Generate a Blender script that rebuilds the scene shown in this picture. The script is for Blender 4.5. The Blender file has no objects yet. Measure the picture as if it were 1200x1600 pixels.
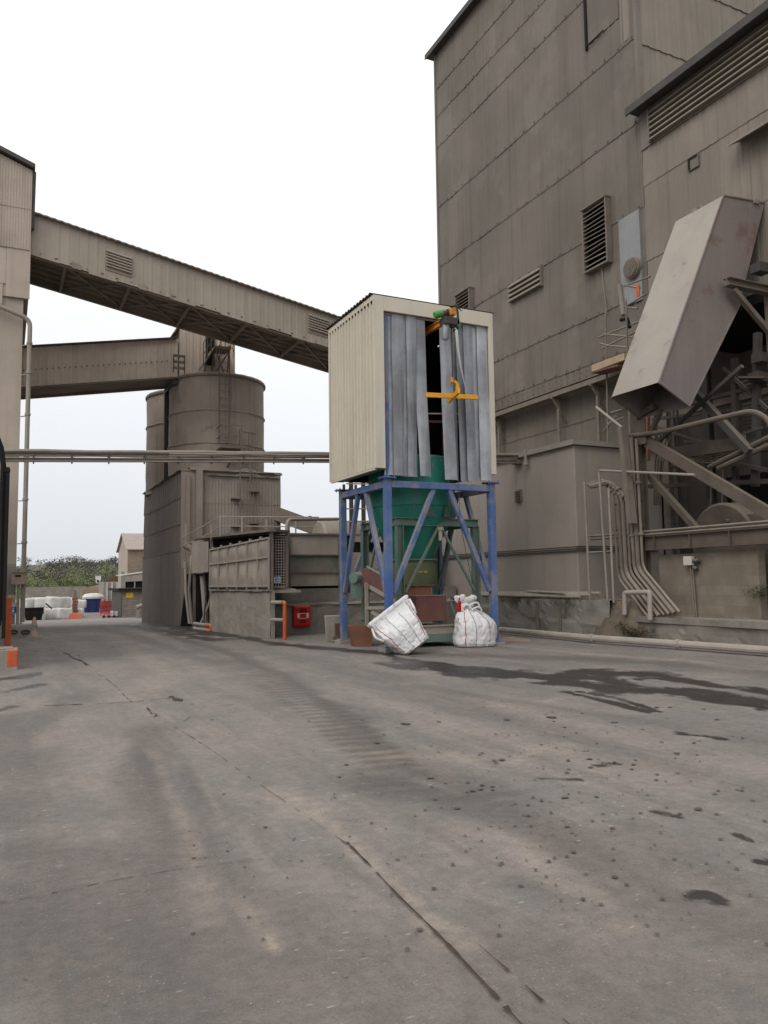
import bpy, math, random
import numpy as np
from mathutils import Vector, noise

SC = bpy.context.scene
R = math.radians
rng = random.Random(7)

# ------------------------------------------------------------------ camera
YAW, PITCH, ROLL, FPX, CAMH = R(25.9), R(5.0), R(0.8), 1220.0, 1.65
_sy, _cy, _sp, _cp = math.sin(YAW), math.cos(YAW), math.sin(PITCH), math.cos(PITCH)
FWD = Vector((_sy*_cp, _cy*_cp, _sp)); _r0 = Vector((_cy, -_sy, 0)); _u0 = _r0.cross(FWD)
UP = _u0*math.cos(ROLL) + _r0*math.sin(ROLL); RT = _r0*math.cos(ROLL) - _u0*math.sin(ROLL)
EYE = Vector((0, 0, CAMH))
cam = bpy.data.cameras.new('camera'); cam_o = bpy.data.objects.new('camera', cam)
SC.collection.objects.link(cam_o); SC.camera = cam_o
from mathutils import Matrix
M3 = Matrix((RT, UP, -FWD)).transposed()
cam_o.matrix_world = Matrix.Translation(EYE) @ M3.to_4x4()
cam.sensor_fit = 'VERTICAL'; cam.sensor_height = 36; cam.lens = 36*FPX/1600
cam.clip_start = .05; cam.clip_end = 3000

# ------------------------------------------------------------------ sky, sun, exposure
W = bpy.data.worlds.new('World'); SC.world = W; W.use_nodes = True
nt = W.node_tree; nt.nodes.clear()
def wn(t, **k):
    n = nt.nodes.new(t)
    for a, b in k.items(): setattr(n, a, b)
    return n
SUN_EL, SUN_AZ = R(42), R(-120)        # azimuth from +Y towards +X
sky = wn('ShaderNodeTexSky', sky_type='NISHITA', sun_disc=False, sun_elevation=SUN_EL, sun_rotation=SUN_AZ)
sky.air_density = 1.0; sky.dust_density = 4.0
hs = wn('ShaderNodeHueSaturation'); hs.inputs['Saturation'].default_value = .25
nt.links.new(sky.outputs[0], hs.inputs['Color'])
tc = wn('ShaderNodeTexCoord'); sx = wn('ShaderNodeSeparateXYZ'); nt.links.new(tc.outputs['Generated'], sx.inputs[0])
rp = wn('ShaderNodeValToRGB')
els = rp.color_ramp.elements
els[0].position = .0; els[0].color = (.625, .66, .70, 1)
els[1].position = .70; els[1].color = (1.15, 1.15, 1.16, 1)
e = els.new(.10); e.color = (.715, .74, .77, 1)
e = els.new(.22); e.color = (.81, .83, .865, 1)
e = els.new(.40); e.color = (.93, .94, .955, 1)
nt.links.new(sx.outputs['Z'], rp.inputs[0])
ns = wn('ShaderNodeTexNoise'); ns.inputs['Scale'].default_value = 2.2; ns.inputs['Detail'].default_value = 4
nt.links.new(tc.outputs['Generated'], ns.inputs['Vector'])
mr = wn('ShaderNodeMapRange'); mr.inputs['To Min'].default_value = 9.6; mr.inputs['To Max'].default_value = 11.0
nt.links.new(ns.outputs['Fac'], mr.inputs['Value'])
vm = wn('ShaderNodeVectorMath', operation='SCALE'); nt.links.new(rp.outputs[0], vm.inputs[0]); nt.links.new(mr.outputs[0], vm.inputs['Scale'])
mx = wn('ShaderNodeMix', data_type='RGBA'); mx.inputs['Factor'].default_value = .9
nt.links.new(hs.outputs[0], mx.inputs['A']); nt.links.new(vm.outputs[0], mx.inputs['B'])
bg = wn('ShaderNodeBackground'); bg.inputs['Strength'].default_value = .1
out = wn('ShaderNodeOutputWorld'); nt.links.new(mx.outputs['Result'], bg.inputs[0]); nt.links.new(bg.outputs[0], out.inputs[0])

sl = bpy.data.lights.new('sun', 'SUN'); sl.energy = .9; sl.angle = R(30); sl.color = (1, .97, .93)
so = bpy.data.objects.new('sun', sl); SC.collection.objects.link(so)
sd = Vector((math.sin(SUN_AZ)*math.cos(SUN_EL), math.cos(SUN_AZ)*math.cos(SUN_EL), math.sin(SUN_EL)))
so.rotation_euler = sd.to_track_quat('Z', 'Y').to_euler()
SC.view_settings.view_transform = 'Standard'; SC.view_settings.look = 'None'
SC.view_settings.exposure = 0.25; SC.view_settings.gamma = 1.0

# ------------------------------------------------------------------ helpers
def ray(px, py): return FWD*FPX + RT*(px-600) - UP*(py-800)
def G(px, py, z=0): d = ray(px, py); return EYE + d*((z-CAMH)/d.z)          # point at height z
def PX(px, py, x): d = ray(px, py); return EYE + d*(x/d.x)                   # point on the plane X = x
def PY(px, py, y): d = ray(px, py); return EYE + d*(y/d.y)                   # point on the plane Y = y

def PD(px, py, d): return EYE + ray(px, py)*(d/FPX)                           # point at depth d along the view axis
def gz(x, y):                                                                 # the yard falls away gently beyond the silo
    d = math.hypot(x, y); t = min(max((d-32)/(80-32), 0), 1)
    return -1.5*(t if t > .12 else t*t/.12*.5+t*.5) if t < 1 else -1.5
def AT(px, d): p = PD(px, 913, d); return Vector((p.x, p.y, gz(p.x, p.y)))     # point on the ground at depth d

def tag(o, label=None, cat=None, group=None, kind=None):
    if label: o['label'] = label
    if cat: o['category'] = cat
    if group: o['group'] = group
    if kind: o['kind'] = kind
    return o
def thing(name, label, cat, loc=(0, 0, 0), group=None):
    o = bpy.data.objects.new(name, None); SC.collection.objects.link(o); o.location = loc
    o.empty_display_size = .2
    return tag(o, label, cat, group)
def root_loc(o):
    while o.parent: o = o.parent
    return o.location
class MB:
    def __init__(s): s.v = []; s.f = []; s.t = []; s.tint = 0.0
    def add(s, vs, fs):
        b = len(s.v); s.v += [tuple(p) for p in vs]; s.f += [tuple(i+b for i in f) for f in fs]; s.t += [s.tint]*len(fs)
    def box(s, x0, x1, y0, y1, z0, z1):
        s.add([(x, y, z) for z in (z0, z1) for y in (y0, y1) for x in (x0, x1)],
              [(0, 2, 3, 1), (4, 5, 7, 6), (0, 1, 5, 4), (2, 6, 7, 3), (0, 4, 6, 2), (1, 3, 7, 5)]); return s
    def obox(s, c, ax, ay, az):
        c, ax, ay, az = map(Vector, (c, ax, ay, az))
        s.add([c+ax*i+ay*j+az*k for k in (-1, 1) for j in (-1, 1) for i in (-1, 1)],
              [(0, 2, 3, 1), (4, 5, 7, 6), (0, 1, 5, 4), (2, 6, 7, 3), (0, 4, 6, 2), (1, 3, 7, 5)]); return s
    def bar(s, p, q, w, h=None, up=(0, 0, 1)):
        p, q = Vector(p), Vector(q); h = h or w; d = (q-p); L = d.length; d.normalize(); u = Vector(up)
        if abs(d.dot(u)) > .98: u = Vector((1, 0, 0)) if abs(d.x) < .9 else Vector((0, 1, 0))
        a = d.cross(u).normalized(); b = a.cross(d)
        return s.obox((p+q)/2, d*L/2, a*w/2, b*h/2)
    def ibeam(s, p, q, w, h, t=.018, up=(0, 0, 1)):
        p, q = Vector(p), Vector(q); d = (q-p); L = d.length; d.normalize(); u = Vector(up)
        if abs(d.dot(u)) > .98: u = Vector((1, 0, 0))
        a = d.cross(u).normalized(); b = a.cross(d); c = (p+q)/2
        s.obox(c+b*(h/2-t/2), d*L/2, a*w/2, b*t/2); s.obox(c-b*(h/2-t/2), d*L/2, a*w/2, b*t/2)
        return s.obox(c, d*L/2, a*t/2, b*(h/2-t))
    def tube(s, pts, r, n=8, cap=True):
        pts = [Vector(p) for p in pts]; m = len(pts); vs = []; fs = []
        prev = None
        for i, p in enumerate(pts):
            d = (pts[min(i+1, m-1)]-pts[max(i-1, 0)]).normalized()
            if prev is None:
                u = Vector((0, 0, 1)) if abs(d.z) < .9 else Vector((1, 0, 0)); a = d.cross(u).normalized()
            else: a = (prev - d*prev.dot(d)).normalized()
            prev = a; b = d.cross(a)
            rr = r[i] if isinstance(r, (list, tuple)) else r
            for k in range(n):
                t = 2*math.pi*k/n; vs.append(p+a*math.cos(t)*rr+b*math.sin(t)*rr)
        for i in range(m-1):
            for k in range(n):
                k2 = (k+1) % n; fs.append((i*n+k, i*n+k2, (i+1)*n+k2, (i+1)*n+k))
        if cap: fs += [tuple(range(n))[::-1], tuple((m-1)*n+k for k in range(n))]
        s.add(vs, fs); return s
    def cyl(s, c, r, z0, z1, n=32, r2=None, cap=True):
        r2 = r if r2 is None else r2
        vs = [(c[0]+r*math.cos(2*math.pi*k/n), c[1]+r*math.sin(2*math.pi*k/n), z0) for k in range(n)] + \
             [(c[0]+r2*math.cos(2*math.pi*k/n), c[1]+r2*math.sin(2*math.pi*k/n), z1) for k in range(n)]
        fs = [(k, (k+1) % n, n+(k+1) % n, n+k) for k in range(n)]
        if cap: fs += [tuple(range(n))[::-1], tuple(range(n, 2*n))]
        s.add(vs, fs); return s
    def loft(s, rings, cap0=True, cap1=True):
        n = len(rings[0]); vs = [p for r in rings for p in r]; fs = []
        for i in range(len(rings)-1):
            for k in range(n): fs.append((i*n+k, i*n+(k+1) % n, (i+1)*n+(k+1) % n, (i+1)*n+k))
        if cap0: fs.append(tuple(range(n))[::-1])
        if cap1: fs.append(tuple((len(rings)-1)*n+k for k in range(n)))
        s.add(vs, fs); return s
    def prism(s, poly, vec):
        vec = Vector(vec); n = len(poly); P = [Vector(p) for p in poly]
        s.add(P+[p+vec for p in P], [tuple(range(n))[::-1], tuple(range(n, 2*n))]+[(k, (k+1) % n, n+(k+1) % n, n+k) for k in range(n)]); return s
    def quad(s, a, b, c, d): s.add([a, b, c, d], [(0, 1, 2, 3)]); return s
    def build(s, name, m, parent=None, loc=(0, 0, 0), smooth=False, bevel=0, angle=35):
        base = Vector(root_loc(parent)) if parent else Vector(loc)
        me = bpy.data.meshes.new(name)
        me.from_pydata([(p[0]-base.x, p[1]-base.y, p[2]-base.z) for p in s.v], [], s.f)
        if any(s.t):
            at = me.attributes.new('tint', 'FLOAT', 'FACE'); at.data.foreach_set('value', s.t)
        me.materials.append(m); me.update()
        o = bpy.data.objects.new(name, me); SC.collection.objects.link(o)
        if parent: o.parent = parent
        else: o.location = base
        if bevel:
            md = o.modifiers.new('bevel', 'BEVEL'); md.width = bevel; md.segments = 2; md.limit_method = 'ANGLE'; md.angle_limit = R(40)
        if smooth:
            for p in me.polygons: p.use_smooth = True
            md = o.modifiers.new('split', 'EDGE_SPLIT'); md.split_angle = R(angle)
        return o
def fillet(pts, r, n=5):
    pts = [Vector(p) for p in pts]; o = [pts[0]]
    for i in range(1, len(pts)-1):
        a, b, c = pts[i-1], pts[i], pts[i+1]; u = (a-b); v = (c-b); t = min(r, u.length*.45, v.length*.45)
        p, q = b+u.normalized()*t, b+v.normalized()*t
        for k in range(n+1):
            f = k/n; o.append(p*(1-f)**2+b*2*f*(1-f)+q*f*f)
    return o+[pts[-1]]
def clad(mb, mapf, a0, a1, zs, pitch=.3, depth=.018, lap=.018, tint=.10, sheet=3, ztop=None, rows=None):
    """profiled sheeting in overlapping courses; mapf(a, out, z) -> point"""
    prof = [(0, 0), (.56, 0), (.64, 1), (.90, 1), (.98, 0)]
    for i in range(len(zs)-1):
        z0, z1 = zs[i], zs[i+1]; xs = []; k = 0
        ph = 0
        while True:
            done = False
            for f, h in prof:
                a = a0+(k+f)*pitch
                if a > a1: done = True; break
                xs.append((a, h*depth, k))
            if done: break
            k += 1
        xs.append((a1, 0, k))
        dz = {}
        for j in range(len(xs)-1):
            sh = xs[j][2]//sheet
            if sh not in dz: dz[sh] = (rng.uniform(-1, 1)*tint, rng.uniform(-.012, .012), rng.uniform(0, .008))
            tt, jz, jo = dz[sh]
            (p, hp, _), (q, hq, _) = xs[j], xs[j+1]
            zp = min(z1, ztop(p)) if ztop else z1; zq = min(z1, ztop(q)) if ztop else z1
            if zp <= z0+.02 and zq <= z0+.02: continue
            zb = z0-.04+jz if i else z0
            mb.tint = tt
            mb.quad(mapf(p, hp+lap+jo, zb), mapf(q, hq+lap+jo, zb), mapf(q, hq, max(zq, z0)), mapf(p, hp, max(zp, z0)))
    mb.tint = 0.0
    return mb
def tree_copy(o, parent=None):
    c = o.copy(); SC.collection.objects.link(c)
    if parent: c.parent = parent
    for ch in list(o.children): tree_copy(ch, c)
    return c

# ------------------------------------------------------------------ materials
def mat(name, col, col2=None, scale=1.2, streak=0, streak_col=None, dust=0, dust_col=(.30, .26, .215), rough=.8, metal=0,
        bump=.15, bscale=30, fine=.12, patch=0, patch_col=None, patch_scale=.6, patch_at=.58, extra=None):
    m = bpy.data.materials.new(name); m.use_nodes = True; t = m.node_tree; N = t.nodes; L = t.links
    b = N['Principled BSDF']; b.inputs['Roughness'].default_value = rough; b.inputs['Metallic'].default_value = metal
    if 'Specular IOR Level' in b.inputs: b.inputs['Specular IOR Level'].default_value = .3
    def nd(ty, **k):
        n = N.new(ty)
        for a, v in k.items(): setattr(n, a, v)
        return n
    tc = nd('ShaderNodeTexCoord')
    inf = nd('ShaderNodeObjectInfo')
    ad = nd('ShaderNodeVectorMath', operation='ADD'); L.new(tc.outputs['Object'], ad.inputs[0])
    cmb = nd('ShaderNodeCombineXYZ')
    ml = nd('ShaderNodeMath', operation='MULTIPLY'); ml.inputs[1].default_value = 37; L.new(inf.outputs['Random'], ml.inputs[0])
    for i in range(2): L.new(ml.outputs[0], cmb.inputs[i])
    L.new(cmb.outputs[0], ad.inputs[1]); P = ad.outputs[0]
    def noi(sc, det=5, vec=None, rough_=.6):
        n = nd('ShaderNodeTexNoise'); n.inputs['Scale'].default_value = sc; n.inputs['Detail'].default_value = det; n.inputs['Roughness'].default_value = rough_
        L.new(vec or P, n.inputs['Vector']); return n.outputs['Fac']
    def rmp(v, a, c):
        n = nd('ShaderNodeMapRange'); n.interpolation_type = 'SMOOTHSTEP'; n.inputs['From Min'].default_value = a; n.inputs['From Max'].default_value = c
        L.new(v, n.inputs['Value']); return n.outputs[0]
    def mul(a, c):
        n = nd('ShaderNodeMath', operation='MULTIPLY')
        for i, x in enumerate((a, c)):
            if isinstance(x, (int, float)): n.inputs[i].default_value = x
            else: L.new(x, n.inputs[i])
        return n.outputs[0]
    def mix(f, a, c):
        n = nd('ShaderNodeMix', data_type='RGBA')
        if isinstance(f, (int, float)): n.inputs['Factor'].default_value = f
        else: L.new(f, n.inputs['Factor'])
        for k, x in (('A', a), ('B', c)):
            if isinstance(x, tuple): n.inputs[k].default_value = (*x[:3], 1)
            else: L.new(x, n.inputs[k])
        return n.outputs['Result']
    col2 = col2 or tuple(c*.78 for c in col)
    c = mix(rmp(noi(scale), .32, .68), tuple(col), tuple(col2))
    if streak:
        mp = nd('ShaderNodeMapping'); mp.inputs['Scale'].default_value = (2.6, 2.6, .12); L.new(P, mp.inputs[0])
        c = mix(mul(rmp(noi(1.3, 6, mp.outputs[0], .65), .48, .72), streak), c, streak_col or tuple(x*.55 for x in col))
    if patch:
        c = mix(mul(rmp(noi(patch_scale, 6, None, .62), patch_at, patch_at+.1), patch), c, patch_col)
    at = nd('ShaderNodeAttribute', attribute_name='tint')
    fn = noi(bscale*1.3, 3)
    n = nd('ShaderNodeMath', operation='MULTIPLY_ADD'); L.new(fn, n.inputs[0]); n.inputs[1].default_value = fine*2; n.inputs[2].default_value = 1-fine
    n2 = nd('ShaderNodeMath', operation='ADD'); L.new(n.outputs[0], n2.inputs[0]); L.new(at.outputs['Fac'], n2.inputs[1])
    vs = nd('ShaderNodeVectorMath', operation='SCALE'); L.new(c, vs.inputs[0]); L.new(n2.outputs[0], vs.inputs['Scale']); c = vs.outputs[0]
    if dust:
        ge = nd('ShaderNodeNewGeometry'); sp = nd('ShaderNodeSeparateXYZ'); L.new(ge.outputs['Normal'], sp.inputs[0])
        n = nd('ShaderNodeMath', operation='MULTIPLY_ADD'); L.new(noi(7, 5), n.inputs[0]); n.inputs[1].default_value = .7; L.new(sp.outputs['Z'], n.inputs[2])
        c = mix(mul(rmp(n.outputs[0], .45, .95), dust), c, dust_col)
    L.new(c, b.inputs['Base Color'])
    if bump:
        bp = nd('ShaderNodeBump'); bp.inputs['Strength'].default_value = bump; bp.inputs['Distance'].default_value = .02
        L.new(noi(bscale, 6), bp.inputs['Height']); L.new(bp.outputs[0], b.inputs['Normal'])
    return m

DUST = (.27, .235, .195)
m_tower = mat('tower_sheet', (0.170, 0.147, 0.124), (0.138, 0.120, 0.101), scale=.3, streak=.55, streak_col=(.11, .095, .082), rough=.85, bump=.14, patch=.3, patch_col=(.225, .20, .172), patch_scale=.45, patch_at=.52)
m_annex = mat('annex_sheet', (.235, .205, .165), (.195, .17, .14), scale=.35, streak=.55, streak_col=(.135, .115, .096), bump=.14, patch=.4, patch_col=(.18, .16, .14), patch_scale=.6)
m_beige = mat('beige_render', (0.420, 0.358, 0.290), (0.358, 0.303, 0.247), scale=.5, streak=.35, streak_col=(.22, .18, .145), bump=.15, patch=.3, patch_col=(.25, .215, .18), patch_scale=.8)
m_gallery = mat('gallery_sheet', (0.335, 0.292, 0.240), (0.284, 0.245, 0.201), scale=.5, streak=.4, streak_col=(.19, .165, .135), dust=.5)
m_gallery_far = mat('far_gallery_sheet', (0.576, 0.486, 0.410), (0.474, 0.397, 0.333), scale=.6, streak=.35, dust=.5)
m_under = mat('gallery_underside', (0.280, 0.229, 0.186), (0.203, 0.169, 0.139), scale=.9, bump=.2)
m_silo = mat('silo_steel', (0.372, 0.312, 0.259), (0.300, 0.252, 0.211), scale=.7, streak=.4, streak_col=(.10, .085, .075), dust=.6, patch=.55, patch_col=(.115, .105, .108), patch_scale=.9, patch_at=.60)
m_siloclad = mat('silo_sheet', (0.299, 0.255, 0.216), (0.248, 0.212, 0.178), scale=.6, streak=.45, dust=.6)
m_silodark = mat('silo_dark_sheet', (0.196, 0.164, 0.144), (0.157, 0.130, 0.116), scale=.5, streak=.5, streak_col=(.075, .06, .055), dust=.5)  # darker version of silo_sheet, used on the left wall and bay walls
m_dustheap = mat('settled_dust', (.26, .225, .19), (.21, .18, .15), scale=4, bump=.5, bscale=18)
m_render = mat('grey_render', (0.338, 0.294, 0.255), (0.294, 0.259, 0.224), scale=.5, streak=.3, streak_col=(.18, .155, .135), bump=.12, bscale=50, dust=.5)
m_conc = mat('concrete', (0.300, 0.270, 0.234), (0.240, 0.216, 0.186), scale=1.5, streak=.25, bump=.35, bscale=22, dust=.5, patch=.3, patch_col=(.15, .135, .115), patch_scale=1.4)
m_concd = mat('stained_concrete', (0.240, 0.214, 0.184), (0.180, 0.158, 0.134), scale=1.3, streak=.35, bump=.4, bscale=20, dust=.5)
m_blockw = mat('blockwork', (.265, .225, .18), (.22, .185, .148), scale=1.1, streak=.2, bump=.3, bscale=30)
m_steel = mat('dusty_steel', (0.189, 0.159, 0.128), (0.151, 0.125, 0.102), scale=2.5, streak=.2, dust=.75, rough=.7)
m_pipe = mat('dusty_pipe', (0.297, 0.259, 0.218), (0.242, 0.209, 0.176), scale=2.5, dust=.6, rough=.7)
m_pipel = mat('pale_pipe', (.36, .32, .28), (.30, .265, .23), scale=2, dust=.4, rough=.6)
m_darksteel = mat('dark_steel', (.07, .062, .055), (.05, .045, .04), scale=3, dust=.4, rough=.6)
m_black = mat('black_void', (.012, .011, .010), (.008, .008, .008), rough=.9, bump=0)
m_house = mat('cream_sheet', (0.558, 0.508, 0.413), (0.525, 0.474, 0.385), scale=.8, streak=.4, streak_col=(.36, .32, .26), rough=.55, bump=.04, dust=.3)
m_blue = mat('blue_paint', (.055, .108, .27), (.10, .145, .27), scale=1.4, streak=.45, streak_col=(.18, .19, .225), dust=.8, dust_col=(.29, .27, .25), rough=.55, bump=.08, patch=.7, patch_col=(.205, .205, .225), patch_scale=1.3, patch_at=.47)
m_green = mat('green_paint', (0.018, 0.176, 0.127), (0.023, 0.150, 0.111), scale=1.5, streak=.3, streak_col=(.05, .12, .09), dust=.8, rough=.5, bump=.06)
m_greend = mat('dusty_green_paint', (0.094, 0.163, 0.131), (0.138, 0.169, 0.144), scale=2.5, streak=.3, streak_col=(.16, .155, .135), dust=.85, rough=.65)
m_olive = mat('olive_dusty_paint', (.13, .135, .065), (.10, .12, .065), scale=3, streak=.3, dust=.8)
m_maroon = mat('maroon_paint', (.125, .05, .042), (.15, .07, .055), scale=2, streak=.25, streak_col=(.18, .11, .085), dust=.85, rough=.7)
m_rust = mat('rust_paint', (.21, .09, .055), (.17, .075, .05), scale=3, streak=.3, dust=.6)
m_yellow = mat('yellow_paint', (.72, .34, .015), (.66, .30, .015), scale=4, rough=.4, bump=.04, dust=.25)
m_orangeh = mat('hoist_orange', (.60, .23, .03), (.5, .2, .03), scale=4, rough=.5)
m_hoistgreen = mat('hoist_green', (.06, .28, .07), rough=.4, bump=.03)
m_red = mat('red_plastic', (.50, .012, .014), (.42, .012, .012), scale=3, rough=.35, bump=.02, dust=.4)
m_redd = mat('dark_red_plastic', (.10, .008, .008), rough=.5, bump=.02)
m_white = mat('white_plastic', (.72, .71, .69), rough=.5, bump=.03)
m_label = mat('pale_label', (.60, .57, .50), rough=.6, bump=.02)
m_orange = mat('orange_paint', (0.527, 0.098, 0.030), (0.425, 0.085, 0.030), scale=4, streak=.3, streak_col=(.40, .17, .11), dust=.55, rough=.6)
m_bag = mat('white_woven_bag', (0.665, 0.655, 0.646), (0.570, 0.560, 0.551), scale=2.2, rough=.6, bump=.4, bscale=9, fine=.06, patch=.5, patch_col=(.46, .43, .40), patch_scale=2.0, patch_at=.54)
m_seam = mat('bag_stitching', (.10, .09, .085), rough=.8, bump=0)
m_seamr = mat('bag_red_edge', (.34, .11, .09), rough=.8, bump=0)
m_wood = mat('pale_timber', (.42, .31, .21), (.34, .25, .17), scale=3, streak=.2)
m_cone = mat('dusty_cone', (.40, .28, .23), (.33, .26, .22), scale=5, streak=.3, dust=.6)
m_yellowsign = mat('yellow_sign', (.60, .38, .02), (.52, .33, .03), scale=6, rough=.5, bump=.02)
m_bluesign = mat('blue_sign', (.03, .12, .45), rough=.5, bump=.02)
m_navy = mat('navy_paint', (.018, .028, .12), (.025, .035, .11), scale=1.5, streak=.2, dust=.5)
m_roofpale = mat('pale_roof', (.34, .29, .25), (.30, .255, .22), scale=1, streak=.1)
m_brick = None
m_patchblue = mat('bare_sheet', (.255, .265, .265), (.22, .225, .22), scale=1, streak=.35, streak_col=(.17, .16, .145))
m_trailer = mat('trailer_panel', (.55, .55, .54), (.48, .48, .47), scale=.6, streak=.3, rough=.5)
m_rubber = mat('rubber', (.02, .02, .02), dust=.4)
m_moss = mat('moss', (.045, .055, .018), (.07, .065, .03), scale=6, bump=.6, bscale=25)
m_soil = mat('brown_soil', (.15, .115, .085), (.11, .085, .062), scale=5, bump=.8, bscale=14)

def strip_mat():
    m = mat('pvc_strip', (.285, .30, .325), (.19, .195, .205), scale=1.6, streak=.75, streak_col=(.43, .44, .455), rough=.3, bump=.10, bscale=6, fine=.05)
    b = m.node_tree.nodes['Principled BSDF']; b.inputs['Alpha'].default_value = .84
    b.inputs['Specular IOR Level'].default_value = .5
    return m
m_strip = strip_mat()
def brick_mat(name, c1, c2, cm, w, h):
    m = mat(name, c1, c2, scale=2, bump=.2); t = m.node_tree
    b = t.nodes['Principled BSDF']; src = b.inputs['Base Color'].links[0].from_socket
    br = t.nodes.new('ShaderNodeTexBrick'); br.inputs['Scale'].default_value = 1; br.inputs['Brick Width'].default_value = w; br.inputs['Row Height'].default_value = h
    br.inputs['Mortar Size'].default_value = .012
    br.inputs['Color1'].default_value = (1, 1, 1, 1); br.inputs['Color2'].default_value = (.82, .80, .78, 1); br.inputs['Mortar'].default_value = cm
    tc = t.nodes.new('ShaderNodeTexCoord'); sp = t.nodes.new('ShaderNodeSeparateXYZ'); cb = t.nodes.new('ShaderNodeCombineXYZ')
    ad = t.nodes.new('ShaderNodeMath'); t.links.new(tc.outputs['Object'], sp.inputs[0]); t.links.new(sp.outputs['X'], ad.inputs[0]); t.links.new(sp.outputs['Y'], ad.inputs[1])
    t.links.new(ad.outputs[0], cb.inputs['X']); t.links.new(sp.outputs['Z'], cb.inputs['Y']); t.links.new(cb.outputs[0], br.inputs['Vector'])
    mx = t.nodes.new('ShaderNodeMix'); mx.data_type = 'RGBA'; mx.blend_type = 'MULTIPLY'; mx.inputs['Factor'].default_value = 1
    t.links.new(src, mx.inputs['A']); t.links.new(br.outputs['Color'], mx.inputs['B']); t.links.new(mx.outputs['Result'], b.inputs['Base Color'])
    return m
m_brickwall = brick_mat('pale_brick', (.27, .215, .165), (.22, .175, .14), (.80, .78, .74, 1), .45, .15)
m_store = brick_mat('grey_block', (.22, .19, .165), (.18, .155, .135), (.45, .43, .40, 1), .9, .22)
m_cmu = brick_mat('dusty_block', (.225, .19, .15), (.18, .153, .122), (.86, .84, .82, 1), .46, .23)

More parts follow.
